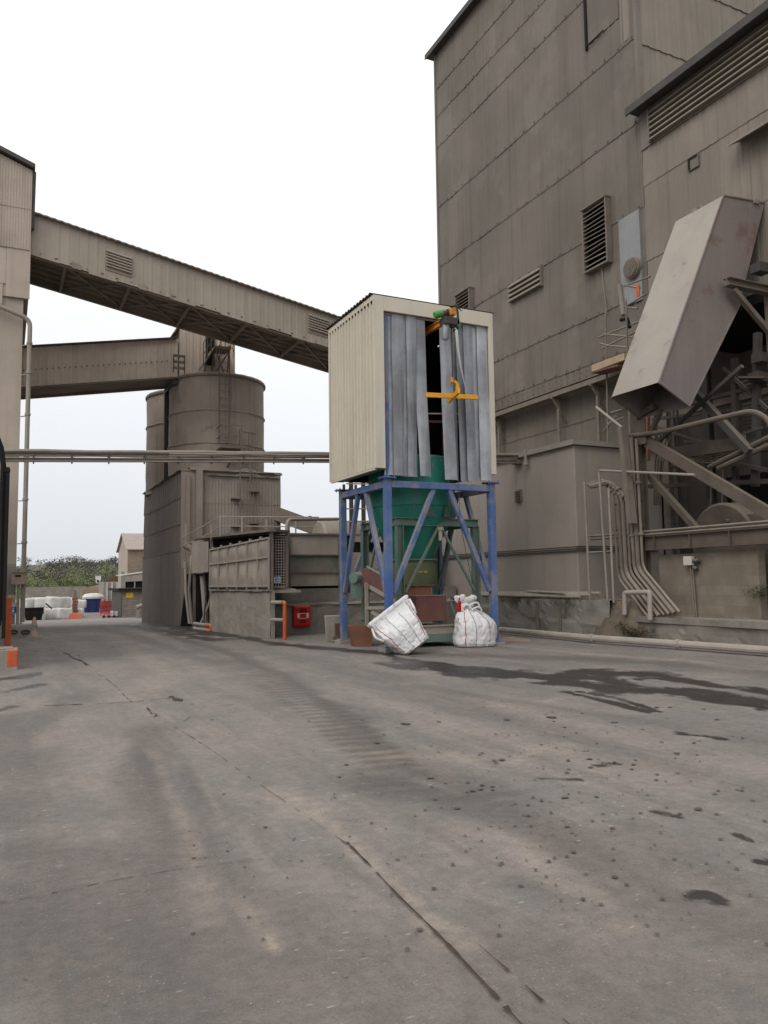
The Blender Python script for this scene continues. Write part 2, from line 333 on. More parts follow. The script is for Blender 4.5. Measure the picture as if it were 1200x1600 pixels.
# ================================================================== GROUND
def ground():
    rs = [0.0]; r = .6
    while r < 70: rs.append(r); r *= 1.0125
    while r < 1500: rs.append(r); r *= 1.12
    rs.append(1500)
    ang = list(np.arange(-14, 66, .28)) + list(np.arange(66, 346, 5.0))
    nA = len(ang); A = np.radians(np.array(ang)); Rr = np.array(rs[1:])
    X = np.outer(Rr, np.sin(A)); Y = np.outer(Rr, np.cos(A))
    pts = np.stack([X.ravel(), Y.ravel()], 1)
    n = len(pts)
    # smooth value noise for edge warp
    def vn(sx, sy, seed):
        rg = np.random.RandomState(seed); T = rg.rand(256, 256)
        x = pts[:, 0]*sx; y = pts[:, 1]*sy; xi = np.floor(x).astype(int); yi = np.floor(y).astype(int); fx = x-xi; fy = y-yi
        fx = fx*fx*(3-2*fx); fy = fy*fy*(3-2*fy); a = T[xi % 256, yi % 256]; b = T[(xi+1) % 256, yi % 256]; c = T[xi % 256, (yi+1) % 256]; d = T[(xi+1) % 256, (yi+1) % 256]
        return (a*(1-fx)+b*fx)*(1-fy)+(c*(1-fx)+d*fx)*fy
    w1 = vn(2.2, 1.6, 1)+.5*vn(5.5, 4, 2)+.25*vn(12, 9, 3); w1 = w1/1.75
    w2 = vn(.5, .35, 4)+.5*vn(1.3, 1, 5); w2 /= 1.5
    def stroke(dst, pl, width, amt, soft=.5, warp=.8):
        P = [np.array(G(*p)[:2]) for p in pl]; best = np.full(n, 1e9)
        for a, b in zip(P[:-1], P[1:]):
            ab = b-a; L = max(ab.dot(ab), 1e-9); t = np.clip(((pts-a)@ab)/L, 0, 1); q = pts-(a+t[:, None]*ab)
            best = np.minimum(best, np.hypot(q[:, 0], q[:, 1]))
        wd = width*(1+warp*(w1-.5)*2.6)
        v = np.clip((wd-best)/(np.maximum(wd, .03)*soft), 0, 1); v = v*v*(3-2*v)
        dst[:] = np.maximum(dst, v*amt)
    wet = np.zeros(n); dark = np.zeros(n); dust = np.zeros(n); trk = np.zeros(n)
    # black oily puddles by the right-hand kerb
    for pl, w, a in [([(660, 1038), (720, 1050), (800, 1056), (880, 1058), (960, 1062)], .72, 1),
                     ([(760, 1048), (860, 1055), (930, 1050), (1000, 1052)], .5, .95),
                     ([(880, 1066), (960, 1078), (1040, 1080), (1110, 1090), (1200, 1106)], .5, 1),
                     ([(1040, 1060), (1120, 1072), (1200, 1082)], .28, .85),
                     ([(880, 1080), (940, 1094), (1010, 1112)], .10, .9), ([(900, 1080), (970, 1092), (1030, 1112)], .07, .8),
                     ([(1060, 1146), (1100, 1150), (1128, 1154)], .06, .8),
                     ([(1080, 1078), (1140, 1088), (1200, 1095)], .34, .9),
                     ([(330, 988), (420, 1004), (520, 1014), (600, 1020), (660, 1040)], .36, .9),
                     ([(210, 968), (260, 976), (330, 990), (360, 994)], .9, .85), ([(150, 964), (200, 970), (250, 984), (330, 1000)], .5, .75),
                     ([(0, 1060), (30, 1058), (60, 1052)], .22, .8), ([(0, 1082), (26, 1078), (62, 1070)], .14, .7),
                     ([(40, 1002), (90, 996)], .06, .7), ([(36, 1019), (80, 1015)], .07, .7), ([(0, 1110), (20, 1104)], .15, .6),
                     ([(930, 1196), (965, 1194)], .05, .8), ([(840, 1215), (905, 1218)], .05, .55),
                     ([(1025, 1268), (1060, 1276)], .035, .7), ([(1035, 1300), (1070, 1304)], .03, .6), ([(1155, 1305), (1172, 1310)], .045, .9), ([(1185, 1345), (1200, 1345)], .04, .8),
                     ([(1080, 1400), (1105, 1395), (1125, 1408)], .05, .8), ([(1098, 1275), (1110, 1277)], .025, .9)]:
        stroke(wet, pl, w*1.25, a, .95, 1.0)
    # broad darker wheel bands; the widest near one paints in view-angle and lens darkening
    for pl, w, a in [([(210, 978), (350, 1016), (450, 1062), (540, 1120), (640, 1200), (740, 1240)], .42, .75),
                     ([(150, 978), (260, 1010), (360, 1046), (450, 1100)], .45, .4),
                     ([(600, 1220), (760, 1260), (860, 1300), (960, 1380), (1200, 1480)], .5, .75), ([(760, 1110), (900, 1150), (1200, 1250)], .5, .3),
                     ([(380, 1010), (560, 1050), (760, 1110), (1000, 1190)], .5, .3),
                     ([(230, 1140), (240, 1220), (260, 1320), (230, 1420), (200, 1600)], .38, .5), ([(290, 1200), (330, 1330), (400, 1500), (450, 1600)], .25, .4),
                     ([(60, 1180), (0, 1290)], .5, .35), ([(100, 1370), (140, 1440), (150, 1600)],   .30, .45), ([(-100, 1440), (300, 1520), (700, 1560), (1300, 1600)], 1.4, .62), ([(640, 1022), (800, 1026), (1000, 1034), (1300, 1062)], .9, .7), ([(700, 1080), (900, 1110), (1200, 1160)], .25, .45), ([(980, 1300), (1200, 1420)], .45, .5), ([(820, 1380), (1000, 1460), (1200, 1560)], .3, .5), ([(0, 1180), (60, 1130), (120, 1090)], .4, .45), ([(220, 1180), (250, 1260), (280, 1340)], .3, .55), ([(40, 1330), (330, 1360), (420, 1420)], .5, .45), ([(1000, 1480), (1200, 1540)], .6, .5), ([(0, 1120), (20, 1200)], .5, .5), ([(500, 1330), (640, 1420), (760, 1520)], .16, .3)]:
        stroke(dark, pl, w, a, .95, .7)
    for pl, w, a in [([(300, 1010), (420, 1060), (520, 1130), (600, 1200)], .10, 1), ([(250, 990), (330, 1012), (440, 1056), (560, 1130), (650, 1205)], .07, 1), ([(600, 1225), (700, 1245), (800, 1240)], .1, .8),
                     ([(410, 1070), (500, 1130), (560, 1180)], .06, 1)]:
        stroke(trk, pl, w*3.4, a, .95, .6)
    for pl, w, a in [([(430, 1240), (520, 1290), (620, 1380), (700, 1460)], .20, .8), ([(600, 1180), (700, 1180), (800, 1190), (840, 1170)], .45, .6), ([(560, 1080), (700, 1140)], .4, .4),
                     ([(785, 1008), (900, 1020), (1100, 1035)], .3, .9), ([(820, 1330), (960, 1440)], .3, .5), ([(200, 1010), (260, 1060), (200, 1090)], .6, .5), ([(420, 1470), (430, 1485)], .05, 1), ([(380, 1405), (425, 1480)], .10, .5),
                     ([(240, 1170), (290, 1300), (330, 1440)], .10, .5), ([(300, 1180), (350, 1290)], .07, .4)]:
        stroke(dust, pl, w, a, .95, .9)
    dark = np.clip(dark*(.55+.9*w2), 0, 1)
    hgt = .006*(w2-.5)*2+.004*(w1-.5) - .006*wet
    verts = np.zeros((n+1, 3)); verts[1:, :2] = pts; verts[1:, 2] = np.where(np.hypot(pts[:, 0], pts[:, 1]) < 70, hgt, 0)
    verts[1:, 2] += np.array([gz(x, y) for x, y in pts])
    idx = (np.arange(n)+1).reshape(len(Rr), nA)
    a = idx[:-1]; b = idx[1:]; nx = np.roll(np.arange(nA), -1)
    q = np.stack([a, a[:, nx], b[:, nx], b], 2).reshape(-1, 4)
    tri = [(0, int(idx[0, (k+1) % nA]), int(idx[0, k])) for k in range(nA)]
    me = bpy.data.meshes.new('ground'); me.from_pydata(verts.tolist(), [], tri+[tuple(x[::-1]) for x in q.tolist()])
    for nm, ar in (('wet', wet), ('dark', dark), ('dust', dust), ('trk', trk)):
        at = me.attributes.new(nm, 'FLOAT', 'POINT'); at.data.foreach_set('value', np.concatenate([[0], ar]).astype(np.float32))
    for p in me.polygons: p.use_smooth = True
    m = bpy.data.materials.new('yard_concrete'); m.use_nodes = True; t = m.node_tree; N = t.nodes; L = t.links; B = N['Principled BSDF']
    def nd(ty, **k):
        x = N.new(ty)
        for p, v in k.items(): setattr(x, p, v)
        return x
    geo = nd('ShaderNodeNewGeometry'); P = geo.outputs['Position']
    def mp(s, rz=0):
        x = nd('ShaderNodeMapping'); x.inputs['Scale'].default_value = s; x.inputs['Rotation'].default_value = (0, 0, rz); L.new(P, x.inputs[0]); return x.outputs[0]
    def noi(v, sc, det=6, ro=.6, dis=0):
        x = nd('ShaderNodeTexNoise'); x.inputs['Scale'].default_value = sc; x.inputs['Detail'].default_value = det; x.inputs['Roughness'].default_value = ro; x.inputs['Distortion'].default_value = dis
        L.new(v, x.inputs['Vector']); return x.outputs['Fac']
    def rmp(v, a, c, lo=0, hi=1):
        x = nd('ShaderNodeMapRange'); x.interpolation_type = 'SMOOTHSTEP'
        for k, z in (('From Min', a), ('From Max', c), ('To Min', lo), ('To Max', hi)): x.inputs[k].default_value = z
        L.new(v, x.inputs['Value']); return x.outputs[0]
    def ma(op, a, c):
        x = nd('ShaderNodeMath', operation=op)
        for i, z in enumerate((a, c)):
            if isinstance(z, (int, float)): x.inputs[i].default_value = z
            else: L.new(z, x.inputs[i])
        return x.outputs[0]
    def mix(f, a, c):
        x = nd('ShaderNodeMix', data_type='RGBA')
        if isinstance(f, (int, float)): x.inputs['Factor'].default_value = f
        else: L.new(f, x.inputs['Factor'])
        for k, z in (('A', a), ('B', c)):
            if isinstance(z, tuple): x.inputs[k].default_value = (*z, 1)
            else: L.new(z, x.inputs[k])
        return x.outputs['Result']
    def att(k): x = nd('ShaderNodeAttribute', attribute_name=k); return x.outputs['Fac']
    c = mix(rmp(noi(P, .45, 7, .68), .38, .62), (.222, .196, .180), (.178, .166, .152))
    c = mix(rmp(noi(mp((1, .5, 1)), .9, 8, .72, .5), .44, .60, 0, .8), c, (.158, .152, .142))
    c = mix(rmp(noi(mp((1, .4, 1), R(-15)), 2.3, 8, .75, .6), .50, .66, 0, .55), c, (.235, .198, .170))
    c = mix(rmp(noi(mp((1, .09, 1), R(12)), 1.7, 7, .7), .42, .70, 0, .6), c, (.125, .116, .108))          # traffic-polished streaks
    c = mix(rmp(noi(P, 3.2, 8, .7, .4), .46, .70, 0, .5), c, (.135, .122, .112))                              # mottling
    c = mix(rmp(noi(P, 1.1, 8, .72, .3), .56, .72, 0, .5), c, (.315, .288, .26))                             # pale dust film
    c = mix(rmp(noi(mp((1, .12, 1), R(20)), 3.1, 7, .7), .5, .74, 0, .38), c, (.27, .24, .212))
    c = mix(ma('MULTIPLY', att('dark'), .95), c, (.082, .073, .067))
    fl = nd('ShaderNodeTexVoronoi'); fl.inputs['Scale'].default_value = 9; L.new(mp((1.0, 3.2, 1), R(-28)), fl.inputs['Vector'])
    fs_ = nd('ShaderNodeSeparateColor'); L.new(fl.outputs['Color'], fs_.inputs[0])
    fm = ma('MULTIPLY', rmp(ma('ADD', fl.outputs['Distance'], ma('MULTIPLY', noi(P, 30, 4, .7), .25)), .34, .22), rmp(fs_.outputs[0], .70, .74))
    c = mix(ma('MULTIPLY', fm, rmp(noi(P, 1.3, 5, .7), .45, .62, .1, .75)), c, (.40, .375, .35))
    c = mix(ma('MULTIPLY', att('dust'), rmp(noi(P, 4, 6, .7), .35, .65, .15, .75)), c, (.33, .285, .232))
    t0, t1 = G(420, 1060), G(620, 1195); ta = math.atan2((t1-t0).y, (t1-t0).x)
    wave = nd('ShaderNodeTexWave', wave_type='BANDS', bands_direction='X'); wave.inputs['Scale'].default_value = 1.15; wave.inputs['Distortion'].default_value = 3.5; wave.inputs['Detail'].default_value = 3; wave.inputs['Detail Scale'].default_value = 1.6; L.new(mp((1, 1, 1), -ta), wave.inputs['Vector'])
    c = mix(ma('MULTIPLY', ma('MULTIPLY', att('trk'), rmp(ma('ADD', wave.outputs['Fac'], noi(P, 3, 5)), .5, 1.4)), .6), c, (.085, .072, .063))
    pv = nd('ShaderNodeTexVoronoi'); pv.inputs['Scale'].default_value = 7; L.new(P, pv.inputs['Vector'])
    ps = nd('ShaderNodeSeparateColor'); L.new(pv.outputs['Color'], ps.inputs[0])
    pm = ma('MULTIPLY', rmp(ma('ADD', pv.outputs['Distance'], ma('MULTIPLY', noi(P, 22, 4, .7), .22)), .26, .17), rmp(ps.outputs[0], .72, .76))
    c = mix(ma('MULTIPLY', pm, rmp(noi(P, .5, 4), .42, .58, .05, .8)), c, (.072, .060, .052))
    # aggregate grit: pale and dark grains
    vo = nd('ShaderNodeTexVoronoi'); vo.inputs['Scale'].default_value = 55; L.new(P, vo.inputs['Vector'])
    sep = nd('ShaderNodeSeparateColor'); L.new(vo.outputs['Color'], sep.inputs[0])
    gm = ma('MULTIPLY', rmp(vo.outputs['Distance'], .30, .18), rmp(sep.outputs[0], .80, .84))
    c = mix(ma('MULTIPLY', gm, rmp(noi(P, 1.6, 4), .45, .7, .05, .45)), c, (.42, .40, .38))
    gm2 = ma('MULTIPLY', rmp(vo.outputs['Distance'], .32, .2), rmp(sep.outputs[1], .86, .9))
    c = mix(ma('MULTIPLY', gm2, .6), c, (.07, .062, .058))
    f0 = noi(P, 11, 6, .75); tn = nd('ShaderNodeVectorMath', operation='MULTIPLY'); L.new(c, tn.inputs[0]); tn.inputs[1].default_value = (1.0, .965, .945); c = tn.outputs[0]; cm_ = nd('ShaderNodeVectorMath', operation='SCALE'); L.new(c, cm_.inputs[0]); L.new(rmp(f0, .3, .7, .87, 1.13), cm_.inputs['Scale']); c = cm_.outputs[0]
    f = noi(P, 90, 4, .7); c2 = nd('ShaderNodeVectorMath', operation='SCALE'); L.new(c, c2.inputs[0]); L.new(rmp(f, .2, .8, .80, 1.2), c2.inputs['Scale']); c = c2.outputs[0]
    wsum = ma('ADD', ma('ADD', att('wet'), -.95), ma('MULTIPLY', noi(mp((1, .45, 1), R(20)), 3.5, 10, .82, .3), 2.9))
    c = mix(ma('MULTIPLY', rmp(wsum, .35, .95, 0, .7), rmp(att('wet'), .02, .3)), c, (.095, .08, .07))
    wt = ma('MULTIPLY', rmp(wsum, .68, 1.08), rmp(att('wet'), .05, .3)); c = mix(wt, c, mix(noi(P, 3, 5), (.024, .020, .018), (.05, .042, .036))); L.new(c, B.inputs['Base Color'])
    L.new(rmp(ma('MULTIPLY', wt, noi(P, 2, 4)), 0, .6, .88, .42), B.inputs['Roughness']); B.inputs['Specular IOR Level'].default_value = .45
    bh = ma('ADD', ma('MULTIPLY', noi(P, 6, 8, .7), .5), ma('MULTIPLY', noi(P, 60, 5, .7), .22)); bh = ma('ADD', bh, ma('MULTIPLY', ma('MULTIPLY', att('trk'), wave.outputs['Fac']), .5))
    bp = nd('ShaderNodeBump'); bp.inputs['Strength'].default_value = .45; bp.inputs['Distance'].default_value = .03; L.new(bh, bp.inputs['Height']); L.new(bp.outputs[0], B.inputs['Normal'])
    me.materials.append(m); o = bpy.data.objects.new('ground', me); SC.collection.objects.link(o); tag(o, kind='structure')
ground()

# slab joints and cracks: thin ragged strips lying on the slab
m_crack = mat('joint_dirt', (.045, .033, .026), (.075, .05, .036), scale=6, bump=.6, bscale=30, rough=.95)
def crack(name, pl, w, gap=.15, seg=.07, jit=.35, seed=1):
    r = random.Random(seed); P = [G(*p) for p in pl]; pts = []
    for a, b in zip(P[:-1], P[1:]):
        n = max(1, int((b-a).length/seg))
        for i in range(n): pts.append(a.lerp(b, i/n))
    pts.append(P[-1]); mb = MB(); d = (P[-1]-P[0]).normalized(); s = Vector((-d.y, d.x, 0)); prev = None; skip = 0
    for p in pts:
        c = p+s*noise.noise(p*.9+Vector((seed, 0, 0)))*w*2.0; k = w*(.25+r.random()*(1+jit))*(.6+.8*abs(noise.noise(p*1.7)))
        cur = (c-s*k/2+Vector((0, 0, .008)), c+s*k/2+Vector((0, 0, .008)))
        if skip > 0: skip -= 1; prev = None if skip else cur; continue
        if prev: mb.quad(prev[0], cur[0], cur[1], prev[1])
        prev = cur
        if r.random() < gap: skip = r.randint(1, 3)
    return tag(mb.build(name, m_crack), kind='structure')
crack('pavement_joint', [(540, 1318), (580, 1356), (625, 1405), (700, 1480), (770, 1555), (830, 1620)], .017, .08, .045, seed=2)
crack('pavement_joint', [(235, 1110), (270, 1135), (320, 1166), (380, 1208), (440, 1250), (490, 1285), (540, 1318)], .006, .4, .08, seed=3)
crack('pavement_joint', [(735, 1465), (790, 1512), (850, 1566), (905, 1615)], .012, .22, .04, seed=4)
crack('pavement_joint', [(68, 1103), (140, 1100), (205, 1097), (215, 1096), (275, 1090)], .03, .12, .09, seed=5)
crack('pavement_joint', [(205, 1097), (175, 1068), (150, 1050), (120, 1022)], .012, .45, .12, seed=6)
crack('pavement_crack', [(268, 1088), (276, 1092), (284, 1096)], .10, 0, .04, seed=7)
crack('pavement_crack', [(228, 1106), (240, 1115), (250, 1116), (246, 1120)], .03, .1, .05, seed=8)
crack('pavement_crack', [(300, 1106), (330, 1105), (368, 1101)], .015, .15, .06, seed=9)
crack('pavement_crack', [(0, 1412), (90, 1395), (180, 1376), (270, 1361), (420, 1342)], .008, .4, .03, seed=10)
crack('pavement_crack', [(100, 1020), (118, 1028), (134, 1040)], .05, .2, .12, seed=11)
crack('pavement_crack', [(286, 1128), (298, 1120)], .012, 0, .04, seed=12)

def scatter_spots():
    mb = MB(); r = random.Random(21)
    for i in range(520):
        px = r.uniform(300, 1200); py = r.uniform(1090, 1500)
        if r.random() < .62: px, py = r.gauss(900, 190), r.gauss(1230, 80)
        if not (280 < px < 1210 and 1085 < py < 1530): continue
        p = G(px, py); s = (abs(r.gauss(0, .0011))+.0006)*min(max(p.length, 4), 9)
        if r.random() < .05: s *= 1.7
        a = R(r.gauss(55, 18)); u = Vector((math.sin(a), math.cos(a), 0)); v = Vector((u.y, -u.x, 0)); el = r.uniform(.8, 1.5); k = 9; off = r.random()*9
        ring = [p+Vector((0, 0, .008))+(u*math.cos(t)*el+v*math.sin(t))*s*(1+.7*noise.noise(Vector((math.cos(t)*1.3+off, math.sin(t)*1.3, off)))) for t in [2*math.pi*j/k for j in range(k)]]
        mb.add(ring, [tuple(range(k))])
    tag(mb.build('damp_spots', mat('damp_spot', (.068, .057, .050), (.10, .086, .077), scale=8, rough=.7)), kind='stuff')
    mb = MB()
    for i in range(190):
        if r.random() < .55: p = G(r.uniform(0, 1200), r.uniform(1090, 1600))
        else: p = G(r.gauss(930, 160), r.gauss(1020, 14))
        s = r.uniform(.002, .007)*(1+.06*p.length); c = p+Vector((0, 0, s*.3))
        vs = [c+Vector((r.uniform(.6, 1.1)*s*x, r.uniform(.6, 1.1)*s*y, r.uniform(.4, .8)*s*z)) for x, y, z in ((1, 0, 0), (0, 1, 0), (-1, 0, 0), (0, -1, 0), (0, 0, 1), (0, 0, -1))]
        mb.add(vs, [(0, 1, 4), (1, 2, 4), (2, 3, 4), (3, 0, 4), (1, 0, 5), (2, 1, 5), (3, 2, 5), (0, 3, 5)])
    tag(mb.build('grit', mat('grit_stone', (.33, .30, .27), (.17, .15, .135), scale=3)), kind='stuff')
scatter_spots()

# ================================================================== MILL TOWER (right)
XW = 18.0; YC = 30.75; YN = 17.8; YE = 6.0
def mx_(a, o, z): return (XW-o, a, z)          # wall facing -X
def screws(mb, ptf, n0, n1, step, jitter=.02, s=.022):
    a = n0
    while a < n1:
        p = Vector(ptf(a)); mb.obox(p, (s, 0, 0), (0, s, 0), (0, 0, s)); a += step*rng.uniform(.9, 1.1)
tw = thing('mill_tower', 'tall windowless tower clad in dusty grey brown sheeting, highest building in the yard', 'industrial building', (XW, YC, 0))
Z = [3.0, 7.1, 9.0, 10.59, 13.41, 16.26, 19.16, 22.11, 23.63, 25.03, 26.75]
mb = MB(); clad(mb, mx_, YN, YC, Z, pitch=.33, depth=.018, lap=.018, tint=.06, sheet=2); mb.build('wall_cladding', m_tower, tw)
mb = MB(); clad(mb, lambda a, o, z: (a, YN-o, z), XW+.02, 26, [15, 18.9, 21.6, 24.4, 26.75], pitch=.5, depth=.02, lap=.03, tint=.03); mb.build('end_cladding', m_annex, tw)
mb = MB(); mb.box(XW+.05, 27, YN+.05, YC-.02, 2, 26.7); mb.build('wall', m_tower, tw)
mb = MB(); mb.box(XW-.32, 27, YN-.25, YC+.38, 26.76, 26.9); mb.box(XW-.36, XW-.32, YN-.25, YC+.38, 26.68, 26.93); mb.build('roof', m_darksteel, tw)
for bb in ((XW-.06, XW+.12, YC-.10, YC+.05, 3, 26.74), (XW-.06, XW+.14, YN-.055, YN+.09, 16.7, 26.74)): MB().box(*bb).build('corner_flashing', m_tower, tw)
mb = MB()
for z in Z[2:-1]: screws(mb, lambda a: (XW-.05, a, z+.035+rng.uniform(-.01, .01)), YN+.2, YC-.1, .66, s=.018)
for z in (8.82, 8.62): screws(mb, lambda a: (XW-.05, a, z), YN+.4, YC-.1, .33, s=.016)
for z in Z[2:-1]:                                # bent lips along the laps
    a = YN+.1
    while a < YC-1:
        L = rng.uniform(.4, 1.6)
        if rng.random() < .35: mb.bar((XW-.025, a, z-.03), (XW-.03, a+L, z-.03+rng.uniform(-.03, .02)), .02, .03)
        a += L+rng.uniform(0, 1)
mb.build('fixing_screw_row', m_tower, tw)['kind'] = 'stuff'

def louvre(parent, p0, p1, z0, z1, n, dep=.22, mframe=m_tower, mblade=m_tower, name='louvre_vent', tilt=.0, broken=False, back=True):
    """louvre on the X = XW wall between Y = p0 and p1"""
    f = MB(); t = .06
    f.box(XW-dep, XW-.03, p0, p0+t, z0, z1); f.box(XW-dep, XW-.03, p1-t, p1, z0, z1); f.box(XW-dep-.002, XW-.03, p0+t, p1-t, z0, z0+t); f.box(XW-dep-.03, XW-.03, p0-.02, p1+.02, z1, z1+.05)
    fr = f.build(name, mframe, parent)
    if back:
        b = MB(); b.box(XW-.06, XW-.035, p0+t, p1-t, z0+t, z1); b.build('dark_opening', m_black, fr)
    bl = MB(); h = (z1-z0-t)/n
    for i in range(n):
        z = z0+t+h*i; dz = rng.uniform(-.4, .2)*h if broken and i < 5 else 0
        bl.prism([(XW-dep+.01, p0+t, z+.01+dz), (XW-dep+.01, p0+t, z+.035+dz), (XW-.07, p0+t, z+h*.75), (XW-.07, p0+t, z+h*.75-.02)], (0, p1-p0-2*t, rng.uniform(-.3, .3)*h if broken else 0))
    bl.build('louvre_blade', mblade, fr)
    return fr
louvre(tw, 19.28, 20.5, 12.1, 14.35, 14, .26, m_steel, m_steel, broken=True)
louvre(tw, 27.8, 29.0, 13.0, 14.2, 8, .28, m_steel, m_steel)
# pale bull-nosed louvre
f = MB(); n = 4; z0, z1 = 12.62, 13.38
f.box(XW-.16, XW-.02, 22.98, 23.03, z0-.02, z1+.04); f.box(XW-.05, XW-.03, 23.03, 25.1, z0, z1)
lv = f.build('louvre_vent', m_tower, tw); lv['label'] = 'low wide louvre with rounded pale blades'
b = MB()
for i in range(n):
    z = z0+.02+i*(z1-z0)/n
    pr = [(XW-.07-.13*math.sin(t), 25.1, z+.17-.17*t/1.57*1.0+.0) for t in np.linspace(0, 1.57, 6)]
    b.prism([(XW-.05, 25.1, z+.17)]+pr+[(XW-.06, 25.1, z)], (0, -2.07, 0))
b.build('louvre_blade', m_annex, lv)
# top door panel
mb = MB(); p = PX(931, 70, XW); q = PX(967, 36, XW); mb.box(XW-.045, XW-.02, 18.55, 20.05, 20.25, 23.5); dp = mb.build('access_panel', m_tower, tw)
mb = MB(); mb.box(XW-.10, XW-.03, 20.06, 20.16, 20.1, 23.6); mb.bar((XW-.11, 20.1, 20.2), (XW-.11, 19.2, 20.23), .03); mb.build('panel_gap', m_black, dp)
mb = MB(); mb.box(XW-.065, XW-.02, 18.0, 18.92, 10.4, 13.36); mb.build('bare_patch_sheet', m_patchblue, tw)
q = MB(); clad(q, lambda a, o, z: (XW-.022-o, a, z), 18.05, 18.5, [19.25, 22.0], pitch=.33, depth=.012, lap=.002, tint=.02); q.build('replacement_sheet', m_annex, tw)
# round fan grille
c = PX(993, 420, XW); g = MB()
for r_, d in ((.34, .20), (.30, .24)): g.tube([(XW-.02, c.y, c.z), (XW-d, c.y, c.z)], r_, 24)
fan = g.build('round_vent', m_annex, tw, smooth=True)
g = MB()
for k in range(-5, 6):
    w = math.sqrt(max(.29**2-(k*.05)**2, 0)); g.box(XW-.265, XW-.24, c.y-w, c.y+w, c.z+k*.05-.012, c.z+k*.05+.012)
g.build('grille_slat', m_dustheap, fan)

# ------------------------------------------------------------------ lower annex on the right
an = thing('process_annex', 'lower sheeted annex right of the tower with a long louvre strip under its eaves', 'industrial building', (XW, YN, 0))
mb = MB(); clad(mb, mx_, YE, YN-.005, [9.2, 11.6, 14.05, 15.2], pitch=.33, depth=.014, lap=.016, tint=.04)
mb.build('wall_cladding', m_annex, an)
mb = MB(); mb.box(XW+.05, 26, YE, YN-.06, 9.2, 16.3); mb.build('wall', m_annex, an)
mb = MB(); mb.box(XW-.5, 26, YE, YN+.12, 16.42, 16.52); mb.box(XW-.56, XW-.5, YE, YN+.12, 16.3, 16.54); mb.build('roof', m_darksteel, an)
mb = MB(); mb.box(XW-.05, XW+.05, YE, YN-.002, 15.2, 16.42); mb.box(XW-.2, XW-.05, YN-.5, YN-.45, 15.2, 16.3)
mb.build('eaves_panel', m_tower, an)
mb = MB()
for i in range(6):
    z = 15.26+i*.175
    pr = [(XW-.05-.15*math.sin(t), YE, z+.17-.165*t/1.57) for t in np.linspace(0, 1.57, 5)]
    mb.prism([(XW-.045, YE, z+.17)]+pr+[(XW-.045, YE, z+.004)], (0, YN-.5-YE, 0))
mb.build('eaves_louvre', m_annex, an)
mb = MB(); p = PX(1145, 230, XW-.3); mb.prism([(XW-.03, p.y, p.z+.35), (XW-.55, p.y, p.z), (XW-.55, p.y, p.z-.06), (XW-.03, p.y, p.z+.22)], (0, -6, 0)); mb.build('canopy', m_dustheap, an)
p = PX(1085, 254, XW); mb = MB(); mb.box(XW-.07, XW-.03, p.y-.2, p.y+.2, p.z-.2, p.z+.2); hb = mb.build('wall_hatch', m_tower, an)
mb = MB(); mb.box(XW-.09, XW-.072, p.y+.1, p.y+.17, p.z-.17, p.z+.17); mb.box(XW-.09, XW-.072, p.y-.17, p.y+.1, p.z+.1, p.z+.17); mb.build('hatch_gap', m_black, hb)
# the open bay under the annex, its shade put into dark walls and ceiling
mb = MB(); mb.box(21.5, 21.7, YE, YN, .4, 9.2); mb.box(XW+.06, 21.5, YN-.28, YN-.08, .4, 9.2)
mb.build('bay_wall', m_silodark, an)  # darker sheet than the annex: bay shade put into the wall colour
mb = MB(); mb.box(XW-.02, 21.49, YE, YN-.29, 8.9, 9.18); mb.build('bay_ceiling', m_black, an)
mb = MB()
for yy, xx in ((YN-.5, XW), (13.35, XW-.2), (9.5, XW)): mb.ibeam((xx, yy, .6), (xx, yy, 9.1), .25, .3)
for z in (2.9, 5.1, 6.6): mb.ibeam((XW+.2, YE, z), (XW+.2, YN-.4, z), .2, .3)
for z in (3.2, 5.4): mb.ibeam((XW+1.6, YE, z), (XW+1.6, YN-.4, z), .2, .25)
mb.build('bay_frame', m_steel, an)
mb = MB()
for i in range(14): mb.box(XW+1.0, XW+1.04, 9, 15.4, 5.75+i*.11, 5.80+i*.11)
mb.build('bay_screen', m_steel, an)
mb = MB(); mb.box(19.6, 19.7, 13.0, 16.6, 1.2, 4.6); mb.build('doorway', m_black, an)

# ------------------------------------------------------------------ discharge chute
ch = thing('discharge_chute', 'big pale square steel chute slanting out of the annex with an open dark mouth', 'chute', (14.4, 14.3, 5.8))
CK = .944; Y0, Y1 = 14.35*CK, 16.05*CK
C, B, E_, Mm, F_ = [(x*CK, CAMH+(z-CAMH)*CK) for x, z in ((14.72, 6.53), (17.42, 12.0), (19.06, 12.12), (17.82, 9.0), (15.74, 6.0))]
ring0 = [C, B, E_, Mm, F_]
mb = MB()
def sub(a, b, n): return [(a[0]+(b[0]-a[0])*k/n, a[1]+(b[1]-a[1])*k/n) for k in range(n)]
def skin(a, b, nA, nB, mbb, dent, m_off=(0, 0)):
    P = sub(a, b, nA)+[b]
    nx, nz = -(b[1]-a[1]), (b[0]-a[0]); L = math.hypot(nx, nz); nx /= L; nz /= L
    vs = []
    for i, (x, z) in enumerate(P):
        for j in range(nB+1):
            y = Y0+(Y1-Y0)*j/nB; e = dent*noise.noise(Vector((x*1.1, y*1.2, z*1.1)))*(0 if i in (0, nA) or j in (0, nB) else 1)
            vs.append((x+nx*e, y, z+nz*e))
    fs = [(i*(nB+1)+j, i*(nB+1)+j+1, (i+1)*(nB+1)+j+1, (i+1)*(nB+1)+j) for i in range(nA) for j in range(nB)]
    mbb.add(vs, fs)
skin(C, B, 14, 6, mb, .05)
m_ch = mat('chute_steel', (.325, .288, .248), (.288, .255, .22), scale=.9, streak=.15, dust=.2, patch=.6, patch_col=(.16, .125, .108), patch_scale=1.7, patch_at=.60, rough=.6)
